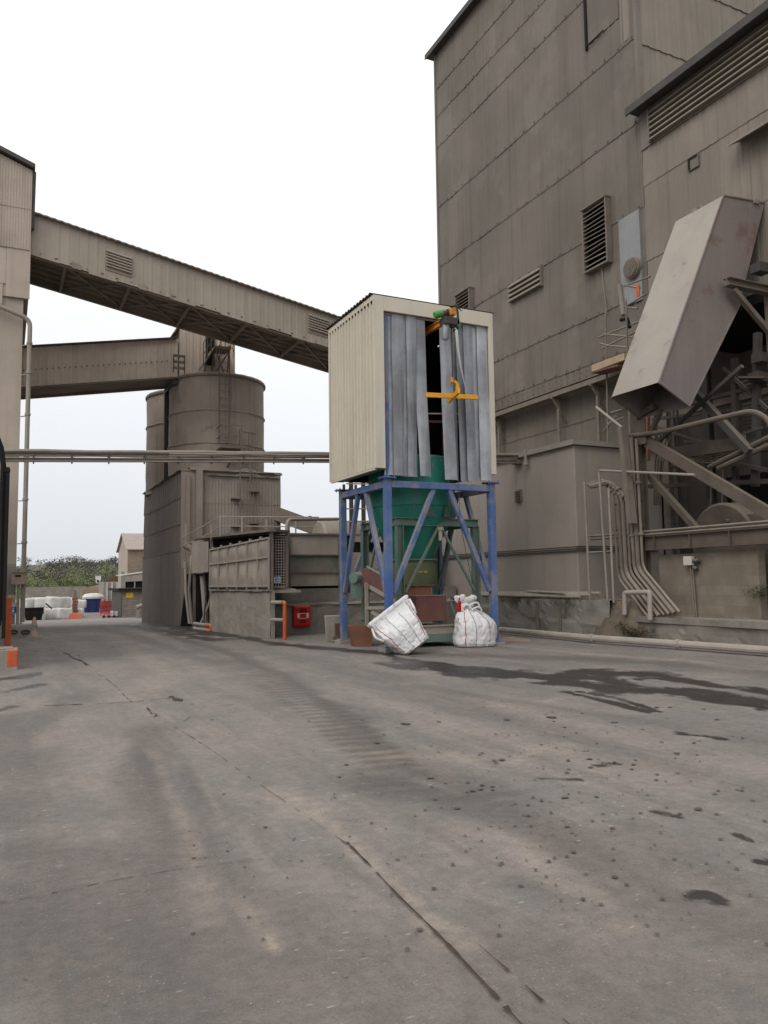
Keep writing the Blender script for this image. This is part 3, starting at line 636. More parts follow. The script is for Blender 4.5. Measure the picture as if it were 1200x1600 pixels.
m_ch2 = mat('chute_side_steel', (.22, .183, .166), (.187, .16, .148), scale=.6, streak=.35, streak_col=(.25, .22, .205), patch=.75, patch_col=(.16, .095, .082), patch_scale=.55, patch_at=.54)
mb.build('front_plate', m_ch, ch, smooth=True)
mb = MB(); mb.add([(x, Y0, z) for x, z in ring0], [(0, 1, 2, 3, 4)]); mb.build('side_plate', m_ch2, ch)
mb = MB(); mb.add([(x, Y1, z) for x, z in ring0], [(0, 1, 2, 3, 4)])
mb.quad((Mm[0], Y0, Mm[1]), (Mm[0], Y1, Mm[1]), (F_[0], Y1, F_[1]), (F_[0], Y0, F_[1])); mb.quad((Mm[0], Y0, Mm[1]), (Mm[0], Y1, Mm[1]), (E_[0], Y1, E_[1]), (E_[0], Y0, E_[1]))
mb.quad((B[0], Y0, B[1]), (B[0], Y1, B[1]), (E_[0], Y1, E_[1]), (E_[0], Y0, E_[1]))
t = .55; xa = C[0]+(B[0]-C[0])*t; za = C[1]+(B[1]-C[1])*t; xb = F_[0]+(Mm[0]-F_[0])*t; zb = F_[1]+(Mm[1]-F_[1])*t
mb.build('back_plate', m_ch2, ch)
xa, za = xa+(xb-xa)*.07, za+(zb-za)*.07; mb = MB(); mb.quad((xa, Y0+.01, za), (xa, Y1-.01, za), (xb, Y1-.01, zb), (xb, Y0+.01, zb)); mb.build('mouth_shade_sheet', m_black, ch)  # black sheet puts the shade inside the chute mouth
for y in (Y0-.015, Y1+.015): MB().bar((C[0], y, C[1]), (F_[0], y, F_[1]), .03, .03).build('mouth_rim', m_steel, ch)
mb = MB(); a = PY(1135, 440, 13.3); b = PY(1205, 452, 13.3); mb.ibeam((a.x, 13.3, a.z), (b.x+1, 13.3, a.z), .22, .2); mb.bar(PY(1146, 452, 13.3), PY(1215, 535, 13.3), .12); mb.build('chute_bracket', m_steel, ch)
mb = MB()
def along(p, q, off, w, h):                         # stiffener on the near side face
    mb.bar((p[0], Y0-off, p[1]), (q[0], Y0-off, q[1]), w, h)
along(C, B, .006, .035, .035); along(F_, Mm, .006, .035, .035); along(B, E_, .006, .035, .035); along(C, F_, .02, .05, .06)
mb.build('edge_angle', m_ch2, ch)
mb = MB()
for i in range(16): 
    x = rng.uniform(C[0]+1.9, B[0]); z = B[1]
    mb.obox((rng.uniform(16.5, 17.8), rng.uniform(Y0, Y0+1.2), B[1]+.06), (rng.uniform(.03, .10), 0, 0), (0, rng.uniform(.03, .1), 0), (0, 0, .05))
mb.build('dust_crust', m_dustheap, ch)['kind'] = 'stuff'

# ------------------------------------------------------------------ rendered outbuilding in front of the tower
XB = 14.6; YB = 17.55
ob = thing('rendered_outbuilding', 'low grey rendered block building with flat roof standing against the tower foot', 'outbuilding', (XB, YB, 0))
mb = MB(); mb.box(XB, XW-.08, YB, 30, .5, 5.45); mb.build('wall', m_render, ob, bevel=.03)
mb = MB(); mb.box(XB-.10, XW-.06, YB-.10, 30.1, 5.45, 5.6); mb.build('roof', m_conc, ob)
p = PX(812, 775, XB); mb = MB()
mb.box(XB-.07, XB-.002, p.y-.14, p.y+.14, p.z-.2, p.z+.2); v = mb.build('air_vent', m_steel, ob)
mb = MB()
for i in range(5): mb.obox((XB-.09, p.y, p.z-.15+i*.075), (.03, 0, .02), (0, .13, 0), (0, 0, .008))
mb.build('vent_blade', m_darksteel, v)
mb = MB(); p = PX(826, 712, XB); mb.tube([(XB-.12, p.y, p.z+.18), (XB-.12, p.y, p.z-.2)], .05); mb.tube([(XB-.12, p.y, p.z-.2), (XB-.12, p.y, p.z-.3)], .08); mb.build('overflow_pipe', m_pipe, ob)
mb = MB(); mb.box(XB+2.5, XB+2.6, YB-.04, YB-.002, 1.2, 4.6); mb.box(XB+2.0, XB+2.5, YB-.03, YB-.002, 1.2, 4.6); mb.build('door_panel', m_black, ob)
mb = MB()
for dz, dx in ((0, .05), (.055, .06), (.11, .05)): mb.tube([(XB-dx, 29, 2.42+dz), (XB-dx, YB-dx, 2.42+dz), (XW-.4, YB-dx, 2.42+dz)], .022, 6)
tag(mb.build('cable_run', m_darksteel), 'thin dark cables running level round the rendered block at waist height of the wall', 'cable')
# cable tray on the tower wall
ct = thing('cable_tray', 'long cable tray on brackets along the tower wall above the rendered block', 'cable tray', (XW, 22, 8.1))
mb = MB(); 
for xo, zo in ((.55, 0), (.55, .06), (.4, -.02), (.25, -.02), (.5, .2)): mb.tube([(XW-xo, 16.8, 8.12+zo), (XW-xo, 28.5, 8.12+zo)], .035, 6)
mb.box(XW-.65, XW-.62, 16.8, 28.5, 8.05, 8.22); mb.box(XW-.65, XW-.1, 16.8, 28.5, 8.27, 8.30)
mb.build('tray', m_steel, ct)
for yy in (19.9, 21.95, 25.7):
    mb = MB(); mb.bar((XW-.02, yy, 8.02), (XW-.68, yy, 8.02), .07); mb.bar((XW-.05, yy, 7.2), (XW-.6, yy, 8.0), .06); mb.bar((XW-.35, yy, 5.6), (XW-.35, yy, 8.0), .10); mb.build('bracket', m_steel, ct)

# ------------------------------------------------------------------ plinth wall, dirt, block wall, ground pipe
mb = MB(); 
def rough_wall(mb, x, y0, y1, z0, z1, thick, cap=.0, amp=.025):
    ny = int((y1-y0)/.15); nz = int((z1-z0)/.12)+1; vs = []
    for i in range(ny+1):
        for j in range(nz+1):
            y = y0+(y1-y0)*i/ny; z = z0+(z1-z0)*j/nz
            vs.append((x+amp*noise.noise(Vector((y*2, z*3, x)))*1.5-(.03 if noise.noise(Vector((y*.7, z*1.1, 3))) > .05 else 0), y, z+(.02*noise.noise(Vector((y*3, 0, 1))) if j == nz else 0)))
    for i in range(ny+1): y = y0+(y1-y0)*i/ny; vs.append((x+thick, y, z1))
    w = nz+1; fs = [(i*w+j, (i+1)*w+j, (i+1)*w+j+1, i*w+j+1) for i in range(ny) for j in range(nz)]
    b = (ny+1)*w; fs += [(i*w+nz, (i+1)*w+nz, b+i+1, b+i) for i in range(ny)]
    mb.add(vs, fs)
rough_wall(mb, 14.3, 15.95, 29, -.05, 1.04, 3.9)
m_pl = mat('plinth_concrete', (.25, .228, .2), (.20, .18, .158), scale=1.2, streak=.2, bump=.4, bscale=22, dust=.6, patch=.9, patch_col=(.075, .066, .05), patch_scale=.75, patch_at=.5)
tag(mb.build('retaining_wall', m_pl, loc=(14.3, 22, 0)), 'chipped concrete plinth wall with damp green top under the rendered block', 'wall')
mb = MB(); rough_wall(mb, 14.42, 6, 15.3, -.05, .52, 4.0); mb.box(14.36, 15.0, 12.55, 15.25, .52, .66); mb.box(14.33, 15.0, 6, 12.53, .52, .67)
tag(mb.build('kerb_wall', m_concd, loc=(14.4, 12, 0)), 'low concrete kerb wall with coping slabs below the block wall at the right edge', 'wall')
# dirt bank between the two
vs = []; n = 22
for i in range(n+1):
    for j in range(n+1):
        x = 14.22+2.6*i/n; y = 14.0+2.9*j/n; f = i/n; k = math.exp(-(max(0, abs(y-15.75)-.25)/.55)**2)
        z = -.05+(1.08*min(1, f*5.5+.05))*(.3+.7*k)+.12*noise.noise(Vector((x*2.2, y*2.2, 0)))+.05*noise.noise(Vector((x*7, y*7, 2)))
        vs.append((x-.25*k*(1-f)+.06*noise.noise(Vector((y*4, z*4, 0))), y, z))
mb = MB(); mb.add(vs, [(i*(n+1)+j, (i+1)*(n+1)+j, (i+1)*(n+1)+j+1, i*(n+1)+j+1) for i in range(n) for j in range(n)])
o = mb.build('soil_bank', m_soil, smooth=True, angle=80); tag(o, kind='structure')
bw = thing('block_wall', 'short blockwork wall of large dusty blocks under the steel beam', 'wall', (15, 13.4, .5))
mb = MB(); mb.box(15.0, 15.25, 11.98, 14.9, .4, 2.2); mb.build('wall', m_cmu, bw, bevel=.015)
mb = MB(); mb.box(15.3, 17.8, 6, 14.8, .3, .6); mb.build('slab', m_soil, bw)
lp = thing('switch_box', 'small pale junction box on a conduit in front of the block wall', 'electrical box', (14.9, 14, .5))
p = PX(1077, 877, 14.9)
mb = MB(); mb.box(14.82, 14.95, p.y-.12, p.y+.12, p.z-.1, p.z+.12); mb.build('box', m_label, lp, bevel=.015)
mb = MB(); mb.tube([(14.93, p.y-.0, p.z-.1), (14.93, p.y-.06, .5)], .028); mb.tube([(14.93, p.y-.06, p.z-.1), (14.93, p.y-.12, .5)], .02); mb.build('conduit', m_steel, lp)
mb = MB(); mb.tube([(14.9, p.y-.12, p.z), (14.9, p.y-.24, p.z), (14.9, p.y-.3, p.z+.03)], [.05, .06, .04]); mb.tube([(14.9, p.y-.12, p.z-.15), (14.9, p.y-.22, p.z-.2)], .05); mb.build('cable_gland', m_darksteel, lp)
mb = MB(); mb.tube([G(740, 984, .13)]+[G(x, y, .13) for x, y in ((786, 984), (925, 997), (1060, 1006), (1200, 1016), (1290, 1022))], .085, 10)
for x, y in ((925, 997), (1060, 1006)): q = G(x, y, .13); mb.tube([q-Vector((.0, .05, 0)), q+Vector((0, .05, 0))], .105, 10)
for x, y in ((830, 988), (990, 1001), (1140, 1012)): q = G(x, y, .0); mb.box(q.x-.1, q.x+.1, q.y-.06, q.y+.06, 0, .05)
tag(mb.build('ground_pipe', m_pipel, loc=tuple(G(1000, 1001)), smooth=True), 'long pale pipe lying on the ground along the foot of the plinth', 'pipe')
for px, label in ((840, 'short steel stake against the plinth, nearer the white sack'), (875, 'short steel stake against the plinth, nearer the dirt bank')):
    q = PX(px, 985, 14.22); mb = MB(); mb.bar((14.22, q.y, 0), (14.22, q.y, .98), .07, .05); mb.box(14.16, 14.18, q.y-.045, q.y+.045, .9, 1.0)
    tag(mb.build('steel_stake', m_steel, loc=(14.22, q.y, 0)), label, 'post', 'stakes against the plinth')
mb = MB()
for k in range(3): mb.tube([(14.35+.1*k, 17.2-.3*k, 1.12+.05*k), (14.34+.12*k, 22.5, 1.12+.03*k)], .045, 8)
mb.tube([(14.3, 17.8, 1.22), (14.5, 19.8, 1.25)], .04, 8)
tag(mb.build('loose_pipes', m_pipel, loc=(14.4, 19, 1.1), smooth=True), 'loose pale pipes lying on top of the plinth beside the rendered block', 'pipes')
# guard hoop
mb = MB(); P = [PX(1016, 968, 14.2), PX(1015, 925, 14.2), PX(976, 926, 14.2), PX(976, 960, 14.2)]
mb.tube(fillet(P, .06), .06, 10); tag(mb.build('guard_hoop', m_pipel, loc=tuple(P[0]), smooth=True), 'dusty pale pipe hoop guarding the bent pipes at the dirt bank', 'guard rail')

m_bay_shade = mat('bay_shaded_dusty_steel', (.118, .094, .074), (.09, .072, .058), scale=2.5, streak=.2, dust=.55, dust_col=(.19, .155, .12), rough=.75)  # darker copy of dusty_steel: the bay's overhead shade put into the colour
m_bayl_shade = mat('bay_shaded_pipe', (.17, .14, .112), (.13, .108, .088), scale=2.5, dust=.5, rough=.7)  # darker pipe colour with the same bay shade painted in
# pipe bundle on the column
pb = thing('pipe_bundle', 'bundle of dusty pipes dropping beside the steel column and splaying over the dirt bank', 'pipes', tuple(PX(985, 900, 14.7)))
for k in range(7):
    xk = 14.75-.02*k; o = 8*k
    P = [PX(918+o*.3, 757+k*1.5, xk), PX(944+o*.55, 748+k*2, xk), PX(958+o*.9, 772+k*3, xk), PX(966+o*.8, 902-k*2.5, xk), PX(1014+o*1.0, 966-k*1.5, xk-.3)]
    if k > 3: P = [PX(978+(k-4)*8, 668+k*3, xk)]+P[3:]
    mb = MB(); mb.tube(fillet(P, .22, 6), .036+.012*(k % 3), 8)
    for j in (.35, .75):
        a = P[-4].lerp(P[-3], j) if k <= 3 else P[0].lerp(P[1], j); mb.tube([a, a+(P[-3]-a).normalized()*.07], .075, 8)
    mb.build('pipe', m_bayl_shade if k % 2 else m_steel, pb, smooth=True)
mb = MB(); mb.bar(PX(972, 668, 14.45), PX(988, 818, 14.45), .2, .14, up=(0, 1, 0)); mb.build('duct_cover', m_steel, pb)
for z in (1.9, 2.9, 3.6): MB().bar((14.85, 16.2, z), (14.85, 15.2, z), .05).build('pipe_clip', m_darksteel, pb)
for i, (a, b, c, lab) in enumerate([((913, 752), (922, 945), None, 'leftmost thin standpipe beside the rendered block corner'), ((936, 735), (950, 945), (1085, 742), 'thin standpipe with a long level arm at its top'), ((951, 762), (959, 942), None, 'thin standpipe nearest the pipe bundle')]):
    mb = MB(); P = [PX(*b, 14.45-.05*i), PX(*a, 14.45-.05*i)]
    if c: P.append(PX(*c, 14.45-.05*i))
    mb.tube(fillet(P, .08), .032, 8); 
    for t in (.4, .7): q = P[0].lerp(P[1], t); mb.tube([q, q+Vector((0, 0, .06))], .045, 8)
    if i == 0: q = P[0].lerp(P[1], .42); mb.tube([q, q+Vector((0, -.9, 0))], .02, 6)
    tag(mb.build('standpipe', m_pipe, loc=tuple(P[0]), smooth=True), lab, 'pipe', 'standpipes by the rendered block')

# steel trestle under the chute
st = thing('steel_trestle', 'dusty steel trestle of column, beam and braces under the slanting chute', 'steel frame', (14.9, 15, .6))
XT = 14.9; c0 = PX(1004, 840, XT); yc = c0.y
mb = MB(); mb.ibeam((XT, yc, .4), (XT, yc, 6.2), .26, .26); mb.build('column', m_bay_shade, st)
mb = MB(); mb.ibeam((XT+2.6, yc, .4), (XT+2.6, yc, 8.8), .2, .2); mb.build('column', m_darksteel, st)
mb = MB(); mb.ibeam((XT-.05, yc-.13, 2.5), (XT-.05, 6, 2.5), .2, .36); 
for k in range(6): mb.box(XT-.14, XT+.04, yc-.5-k*1.15, yc-.52-k*1.15, 2.34, 2.66)
mb.build('beam', m_bay_shade, st)
mb = MB()
for k, (xo, zo) in enumerate(((-.1, .22), (-.02, .22), (.06, .23), (-.12, .30), (-.06, .30))): mb.tube([(XT+xo, 17.2, 2.5+zo), (XT+xo, 6, 2.5+zo)], .035, 6)
mb.build('cable', m_bayl_shade, st)
mb = MB(); mb.bar(PX(1012, 690, XT-.02), PX(1245, 828, XT-.02), .16, .26); mb.build('brace', m_bay_shade, st)
mb = MB(); mb.bar(PX(1010, 738, XT+.5), PX(1092, 830, XT+.5), .16, .14); mb.build('brace', m_bay_shade, st)
mb = MB(); p = PX(1008, 675, XT-.15); mb.box(XT-.16, XT-.13, yc-.42, yc+.1, p.z-.3, p.z+.35); mb.build('gusset_plate', m_bay_shade, st)
mb = MB(); mb.bar(PX(1022, 696, XT+1), PX(1160, 572, XT+1), .09); mb.bar(PX(1085, 612, XT+1.2), PX(1172, 706, XT+1.2), .2, .16); mb.build('strut', m_darksteel, st)
mb = MB(); mb.bar(PX(1000, 650, XT), PX(1024, 635, XT), .14); mb.bar(PX(1010, 690, XT), PX(1034, 640, XT), .10); mb.build('knee_brace', m_bay_shade, st)
mb = MB(); P = [PX(985, 681, 14.75), PX(1030, 676, 14.72), PX(1130, 652, 14.7), PX(1178, 641, 14.7), PX(1206, 660, 14.7), PX(1212, 760, 14.7)]
mb.tube(fillet(P, .45, 8), .062, 10); tag(mb.build('swept_pipe', m_bay_shade, loc=tuple(P[0]), smooth=True), 'fat bent pipe sweeping up to the right across the dark bay below the chute', 'pipe')
for k, l in ((0, 'upper of two parallel slanting pipes at the right edge of the dark bay'), (1, 'lower of two parallel slanting pipes at the right edge of the dark bay')):
    mb = MB(); mb.tube([PX(1108+k*14, 730+k*2, 16.2), PX(1240+k*4, 664+k*12, 16.2)], .07, 8)
    tag(mb.build('slanting_pipe', m_bay_shade, loc=tuple(PX(1108, 730, 16.2)), smooth=True), l, 'pipe', 'slanting pipes in the bay')
mb = MB()
for k in range(5): 
    a = PX(1085, 722-k*3, 16.6+k*.05); b = PX(1165, 706-k*4, 16.6+k*.05); mid = (a+b)/2-Vector((0, 0, .12)); mb.tube([a, a.lerp(mid, .6)-Vector((0, 0, .03)), mid, b.lerp(mid, .5), b], .022, 6)
tag(mb.build('slack_cables', m_bay_shade, loc=tuple(PX(1120, 715, 16.6))), 'slack bunch of cables sagging in the dark bay', 'cable')
mb = MB(); mb.bar(PX(1030, 712, 16.5), PX(1165, 690, 16.5), .05, .34); tag(mb.build('walkway_plate', m_bay_shade, loc=tuple(PX(1100, 700, 16.5))), 'pale flat plate edge of a walkway inside the dark bay', 'walkway')
for a, b in (((1060, 820), (1061, 730)), ((1115, 800), (1113, 730))):
    pass
# round-topped tank in the bay
tk = thing('motor_housing', 'dusty round topped casing standing behind the beam at the right edge', 'machine', (16.4, 11.8, .6))
cc = PX(1128, 828, 15.9); n = 32; ring = lambda x, q: [(x, cc.y+.95*q*math.cos(2*math.pi*k/n), 2.5+.95*q*math.sin(2*math.pi*k/n)) for k in range(n)]
mb = MB(); mb.loft([ring(15.82, .5), ring(15.84, .93), ring(15.9, 1), ring(16.6, 1), ring(17.9, 1)]); mb.build('casing', m_bay_shade, tk, smooth=True)
mb = MB(); mb.loft([ring(16.55, 1.0), ring(16.55, 1.06), ring(16.65, 1.06), ring(16.65, 1.0)], False, False); mb.build('flange', m_bay_shade, tk)
mb = MB(); mb.box(15.9, 17.9, cc.y-3.5, cc.y-.6, .6, 3.1); mb.build('base', m_bay_shade, tk)
mb = MB(); mb.tube([(15.83, cc.y-.25, 2.95), (15.7, cc.y-.25, 2.95)], .07, 10); mb.build('boss', m_darksteel, tk)
# clutter of steel inside the bay
cl = thing('bay_steelwork', 'tangle of thin dusty steel members and rods inside the dark bay under the chute', 'steelwork', tuple(PX(1090, 760, 16.8)))
for a_, b_, x_, w_, m_ in (((1020, 700), (1200, 735), 17.2, .10, m_darksteel), ((1040, 640), (1200, 600), 17.4, .10, m_darksteel), ((1130, 575), (1200, 640), 17.3, .08, m_darksteel), ((1060, 820), (1058, 640), 17.0, .05, m_darksteel), ((1110, 800), (1112, 720), 16.6, .03, m_bay_shade), ((1128, 795), (1130, 715), 16.6, .03, m_bay_shade),
        ((1150, 800), (1148, 560), 17.4, .14, m_darksteel), ((1015, 760), (1200, 752), 17.0, .12, m_darksteel), ((1180, 760), (1184, 520), 17.3, .16, m_darksteel), ((1030, 668), (1120, 700), 16.8, .06, m_bay_shade), ((1012, 640), (1012, 720), 16.6, .10, m_rust), ((1045, 720), (1190, 668), 17.1, .07, m_darksteel), ((1070, 690), (1195, 690), 17.3, .09, m_bay_shade), ((1020, 655), (1150, 640), 17.5, .09, m_darksteel)):
    MB().bar(PX(*a_, x_), PX(*b_, x_), w_).build('member', m_, cl)
for k in range(4): MB().tube([PX(1022+3*k, 790, 16.9), PX(1024+4*k, 720, 16.9), PX(1034+5*k, 668+3*k, 16.9)], .025, 6).build('conduit', m_bay_shade, cl)
MB().bar(PX(1160, 590, 17.0), PX(1200, 590, 17.0), .3, .05).build('plate', m_bay_shade, cl)
for px_, py_ in ((1185, 590), (1190, 560), (1188, 420)): q = PX(px_, py_, 17.2); MB().box(q.x-.2, q.x+.2, q.y-.15, q.y+.15, q.z-.12, q.z+.12).build('casting', m_darksteel, cl)
# scaffold tubes left of the chute
sc_ = thing('scaffold', 'rickety scaffold of rusty tubes on the tower wall beside the slanting chute', 'scaffold', (17.2, 17.5, 6))
XS = 17.0
mb = MB(); mb.tube([PX(950, 690, XS), PX(946, 486, XS)], .03, 8); mb.tube([PX(985, 700, XS-.2), PX(978, 470, XS-.2)], .03, 8); mb.build('standard', m_steel, sc_)
mb = MB()
for a, b in (((936, 527), (1010, 498)), ((940, 545), (1006, 512)), ((975, 447), (1016, 432)), ((976, 480), (1012, 458)), ((944, 522), (990, 527)), ((948, 540), (985, 543)), ((938, 537), (956, 541)), ((978, 446), (1000, 450)), ((978, 480), (996, 482)), ((943, 675), (962, 650)), ((955, 645), (972, 640)), ((950, 662), (975, 652))): MB().tube([PX(*a, XS), PX(*b, XS)], .03, 8).build('ledger', m_steel, sc_)
mb = MB(); mb.bar(PX(934, 577, XS-.1), PX(985, 558, XS-.1), .5, .22); mb.build('toe_board', m_wood, sc_)
mb = MB(); mb.bar(PX(934, 583, XS-.2), PX(975, 572, XS-.2), .5, .06); mb.build('platform', m_maroon, sc_)
mb = MB(); mb.tube([PX(932, 636, 15.5), PX(972, 668, 14.8)], .035, 8); mb.build('loose_tube', m_pipel, sc_)
mb = MB(); p = PX(998, 455, XS-.3); mb.box(p.x-.03, p.x, p.y-.05, p.y+.07, p.z-.16, p.z+.2); mb.build('orange_flag', m_orange, sc_)
mb = MB(); mb.tube([PX(970, 500, XS), PX(980, 498, XS), PX(984, 512, XS)], .06, 6); mb.build('coupler', m_black, sc_)
mb = MB(); mb.tube([PX(968, 445, XW-.12), PX(974, 492, XW-.12)], .08, 8); mb.tube([PX(940, 418, XW-.1), PX(948, 490, XW-.1)], .02, 6)
tag(mb.build('wall_downpipe', m_annex, loc=tuple(PX(970, 470, XW-.1))), 'short pale downpipe on the tower wall under the round vent', 'pipe')
# moss tufts
def moss(name, pts, n, s, m, spread):
    mb = MB(); r = random.Random(5)
    for i in range(n):
        c = Vector(r.choice(pts))+Vector((r.gauss(0, spread[0]), r.gauss(0, spread[1]), r.gauss(0, spread[2])))
        a = r.uniform(0, 6.28); u = Vector((math.cos(a), math.sin(a), r.uniform(-.5, .8))).normalized()*s*r.uniform(.5, 1.4); v = Vector((-math.sin(a), math.cos(a), r.uniform(-.4, .6)))*s*.5
        mb.tint = r.uniform(-.3, .4); mb.add([c-u*.5-v*.3, c+v*.5, c+u, c-v*.5], [(0, 1, 2, 3)])
    mb.tint = 0; tag(mb.build(name, m), kind='stuff')
moss('moss', [PX(970+i*6, 978+((i*7) % 15), 14.15) for i in range(9)], 900, .045, m_moss, (.05, .12, .06))
moss('moss', [(14.36, 17+i*.6, 1.03) for i in range(10)], 900, .035, m_moss, (.06, .4, .025))
moss('moss', [(14.31, 16.2+i*.5, .92) for i in range(12)], 1500, .04, m_moss, (.02, .3, .10))
moss('moss', [PX(1180+i*6, 925, 15.0) for i in range(4)], 350, .05, m_moss, (.1, .15, .08))

# ================================================================== BAG EMPTYING STATION (blue frame with cream house)
HX0, HX1, HY0, HY1, HZ0, HZ1 = 7.80, 11.14, 16.4, 19.22, 4.30, 8.46
fs = thing('bag_emptying_station', 'cream sheeted box raised on a blue braced steel frame with grey strip curtains', 'bag station', (8.12, 16.55, 0))
PXs = (8.13, 11.06); PYs = (16.55, 19.28)
for i, x in enumerate(PXs):
    for j, y in enumerate(PYs):
        mb = MB(); top = 8.1 if (i, j) == (0, 0) else 4.3
        mb.box(x-.082, x+.082, y-.082, y+.082, .12, 4.06)
        if top > 5: mb.box(x-.05, x+.05, y-.06, y+.06, 4.1, top)
        po = mb.build('post', m_blue, fs, bevel=.008)
        mb = MB(); mb.box(x-.17, x+.17, y-.17, y+.17, 4.062, 4.09); mb.box(x-.17, x+.17, y-.17, y+.17, .09, .12)
        for a in (-.13, .13):
            for b in (-.13, .13): mb.tube([(x+a, y+b, 4.03), (x+a, y+b, 4.13)], .014, 6)
        mb.build('end_plate', m_blue, po)
        mb = MB(); mb.box(x-.2, x+.2, y-.2, y+.2, -.02, .09); mb.build('footing', m_conc, po, bevel=.01)
for p, q in (((PXs[0]+.09, PYs[0]), (PXs[1]-.09, PYs[0])), ((PXs[0]+.09, PYs[1]), (PXs[1]-.09, PYs[1])), ((PXs[0], PYs[0]+.09), (PXs[0], PYs[1]-.09)), ((PXs[1], PYs[0]+.09), (PXs[1], PYs[1]-.09))):
    mb = MB(); mb.bar((*p, 3.93), (*q, 3.93), .15, .16); mb.build('beam', m_blue, fs, bevel=.006)
def vbrace(a, b, c, d):
    for p, q in ((a, b), (c, d)):
        mb = MB(); mb.bar(p, q, .11, .11); mb.build('brace', m_blue, fs, bevel=.006)
for y in PYs: vbrace((9.38, y, 3.85), (8.24, y, 1.35), (9.83, y, 3.85), (10.95, y, 1.35))
for x in PXs: vbrace((x, 17.75, 3.85), (x, 16.66, 1.35), (x, 18.25, 3.85), (x, 19.18, 1.35))
# cream house
mb = MB(); clad(mb, lambda a, o, z: (HX0-o, a, z), HY0+.05, HY1, [HZ0, HZ1-.12], pitch=.19, depth=.055, lap=0, tint=.02, sheet=5)
clad(mb, lambda a, o, z: (HX1+o, a, z), HY0+.05, HY1, [HZ0, HZ1-.1], pitch=.19, depth=.055, lap=0, tint=.02, sheet=5)
clad(mb, lambda a, o, z: (a, HY1+o, z), HX0, HX1, [HZ0, HZ1-.1], pitch=.19, depth=.055, lap=0, tint=.02, sheet=5)
mb.build('side_cladding', m_house, fs)
mb = MB(); mb.box(HX0-.045, HX0+.22, HY0-.02, HY0+.05, HZ0-.02, HZ1); mb.box(HX1-.13, HX1+.0, HY0-.02, HY0+.05, HZ0-.02, HZ1)
mb.box(HX0+.22, HX1-.13, HY0-.02, HY0+.05, HZ1-.36, HZ1); mb.box(HX0-.05, HX0+.01, HY0+.05, HY1+.05, HZ1-.125, HZ1-.002)
mb.box(HX0-.05, HX0+.005, HY1-.02, HY1+.06, HZ0-.02, HZ1-.13); mb.box(HX0-.042, HX0+.02, HY0+.06, HY1-.03, HZ0-.06, HZ0-.001)
mb.build('trim', m_house, fs, bevel=.006)
mb = MB()
n = 15
for k in range(n): y = HY0+.12+k*(HY1-HY0-.2)/(n-1); mb.obox((HX0-.03, y, HZ1-.15), (.012, 0, 0), (0, .05, 0), (0, .03, .02))
mb.build('eaves_gap', m_black, fs)
mb = MB(); n = 60; vs = []
for k in range(n+1):
    y = HY0+.055+(HY1-HY0+.05)*k/n; z = HZ1+.03+.022*math.sin(k*1.57*1.05)
    for dz in (0, .025):
        vs += [(HX0-.10, y, z+dz), (HX1+.1, y, z+dz)]
f = []
for k in range(n): b = k*4; f += [(b, b+1, b+5, b+4), (b+2, b+6, b+7, b+3), (b, b+4, b+6, b+2), (b+1, b+3, b+7, b+5)]
mb.add(vs, f); mb.build('roof', m_darksteel, fs)
mb = MB(); mb.box(HX0+.01, HX0+.03, HY0+.06, HY1-.01, HZ0, HZ1-.1); mb.box(HX1-.03, HX1-.01, HY0+.06, HY1-.01, HZ0, HZ1-.1); mb.box(HX0+.03, HX1-.03, HY1-.04, HY1-.012, HZ0, HZ1-.05); mb.box(HX0+.03, HX1-.03, HY0+.06, HY1-.04, HZ1-.08, HZ1-.05)
mb.box(HX0+.03, HX0+.3, HY0+1.0, HY1-.04, HZ0-.02, HZ0+.02)
mb.build('interior_shade_box', m_black, fs)  # black box painting in the shade of the house interior
mb = MB(); mb.bar((9.0, 17.0, 5.6), (10.8, 17.0, 5.7), .06); mb.bar((9.2, 17.6, 4.4), (9.25, 17.6, 5.7), .12, .12); mb.bar((10.25, 17.4, 4.4), (10.25, 17.4, 5.5), .12, .12); mb.build('inner_frame', m_maroon, fs)
mb = MB(); mb.box(HX0+.03, HX0+.28, HY0+.05, HY1-.1, HZ0-.03, HZ0); mb.build('floor_edge', m_greend, fs)
# strip curtain
def strip(x0, w, zb, y=16.50, sway=0, swy=0, twist=0, bow=.03, name='curtain_strip', m=None, zt=None, tint_=.18, tint0=0):
    mb = MB(); nz, nx = 26, 5; zt = zt or HZ1-.36; vs = []; ph = rng.random()*9
    for i in range(nz+1):
        f = i/nz; z = zt+(zb-zt)*f
        cx = x0+w/2+sway*f**1.6+.012*noise.noise(Vector((ph, z*.9, 0))); cy = y+swy*f**1.4+.02*noise.noise(Vector((ph+5, z*.8, 0)))*f
        a = twist*f+.12*noise.noise(Vector((ph+9, z*.6, 0)))*f
        for j in range(nx+1):
            u = (j/nx-.5)*w; bw = bow*(1-(2*j/nx-1)**2)
            vs.append((cx+u*math.cos(a), cy+u*math.sin(a)-bw*(.3+.7*f), z))
    mb.add(vs, [(i*(nx+1)+j, i*(nx+1)+j+1, (i+1)*(nx+1)+j+1, (i+1)*(nx+1)+j) for i in range(nz) for j in range(nx)])
    f = mb.f; mb.t = [tint_*(.4+.6*math.sin(i_/len(f)*9+ph))+tint0 for i_ in range(len(f))]
    return mb.build(name, m or m_strip, fs, smooth=True, angle=80)
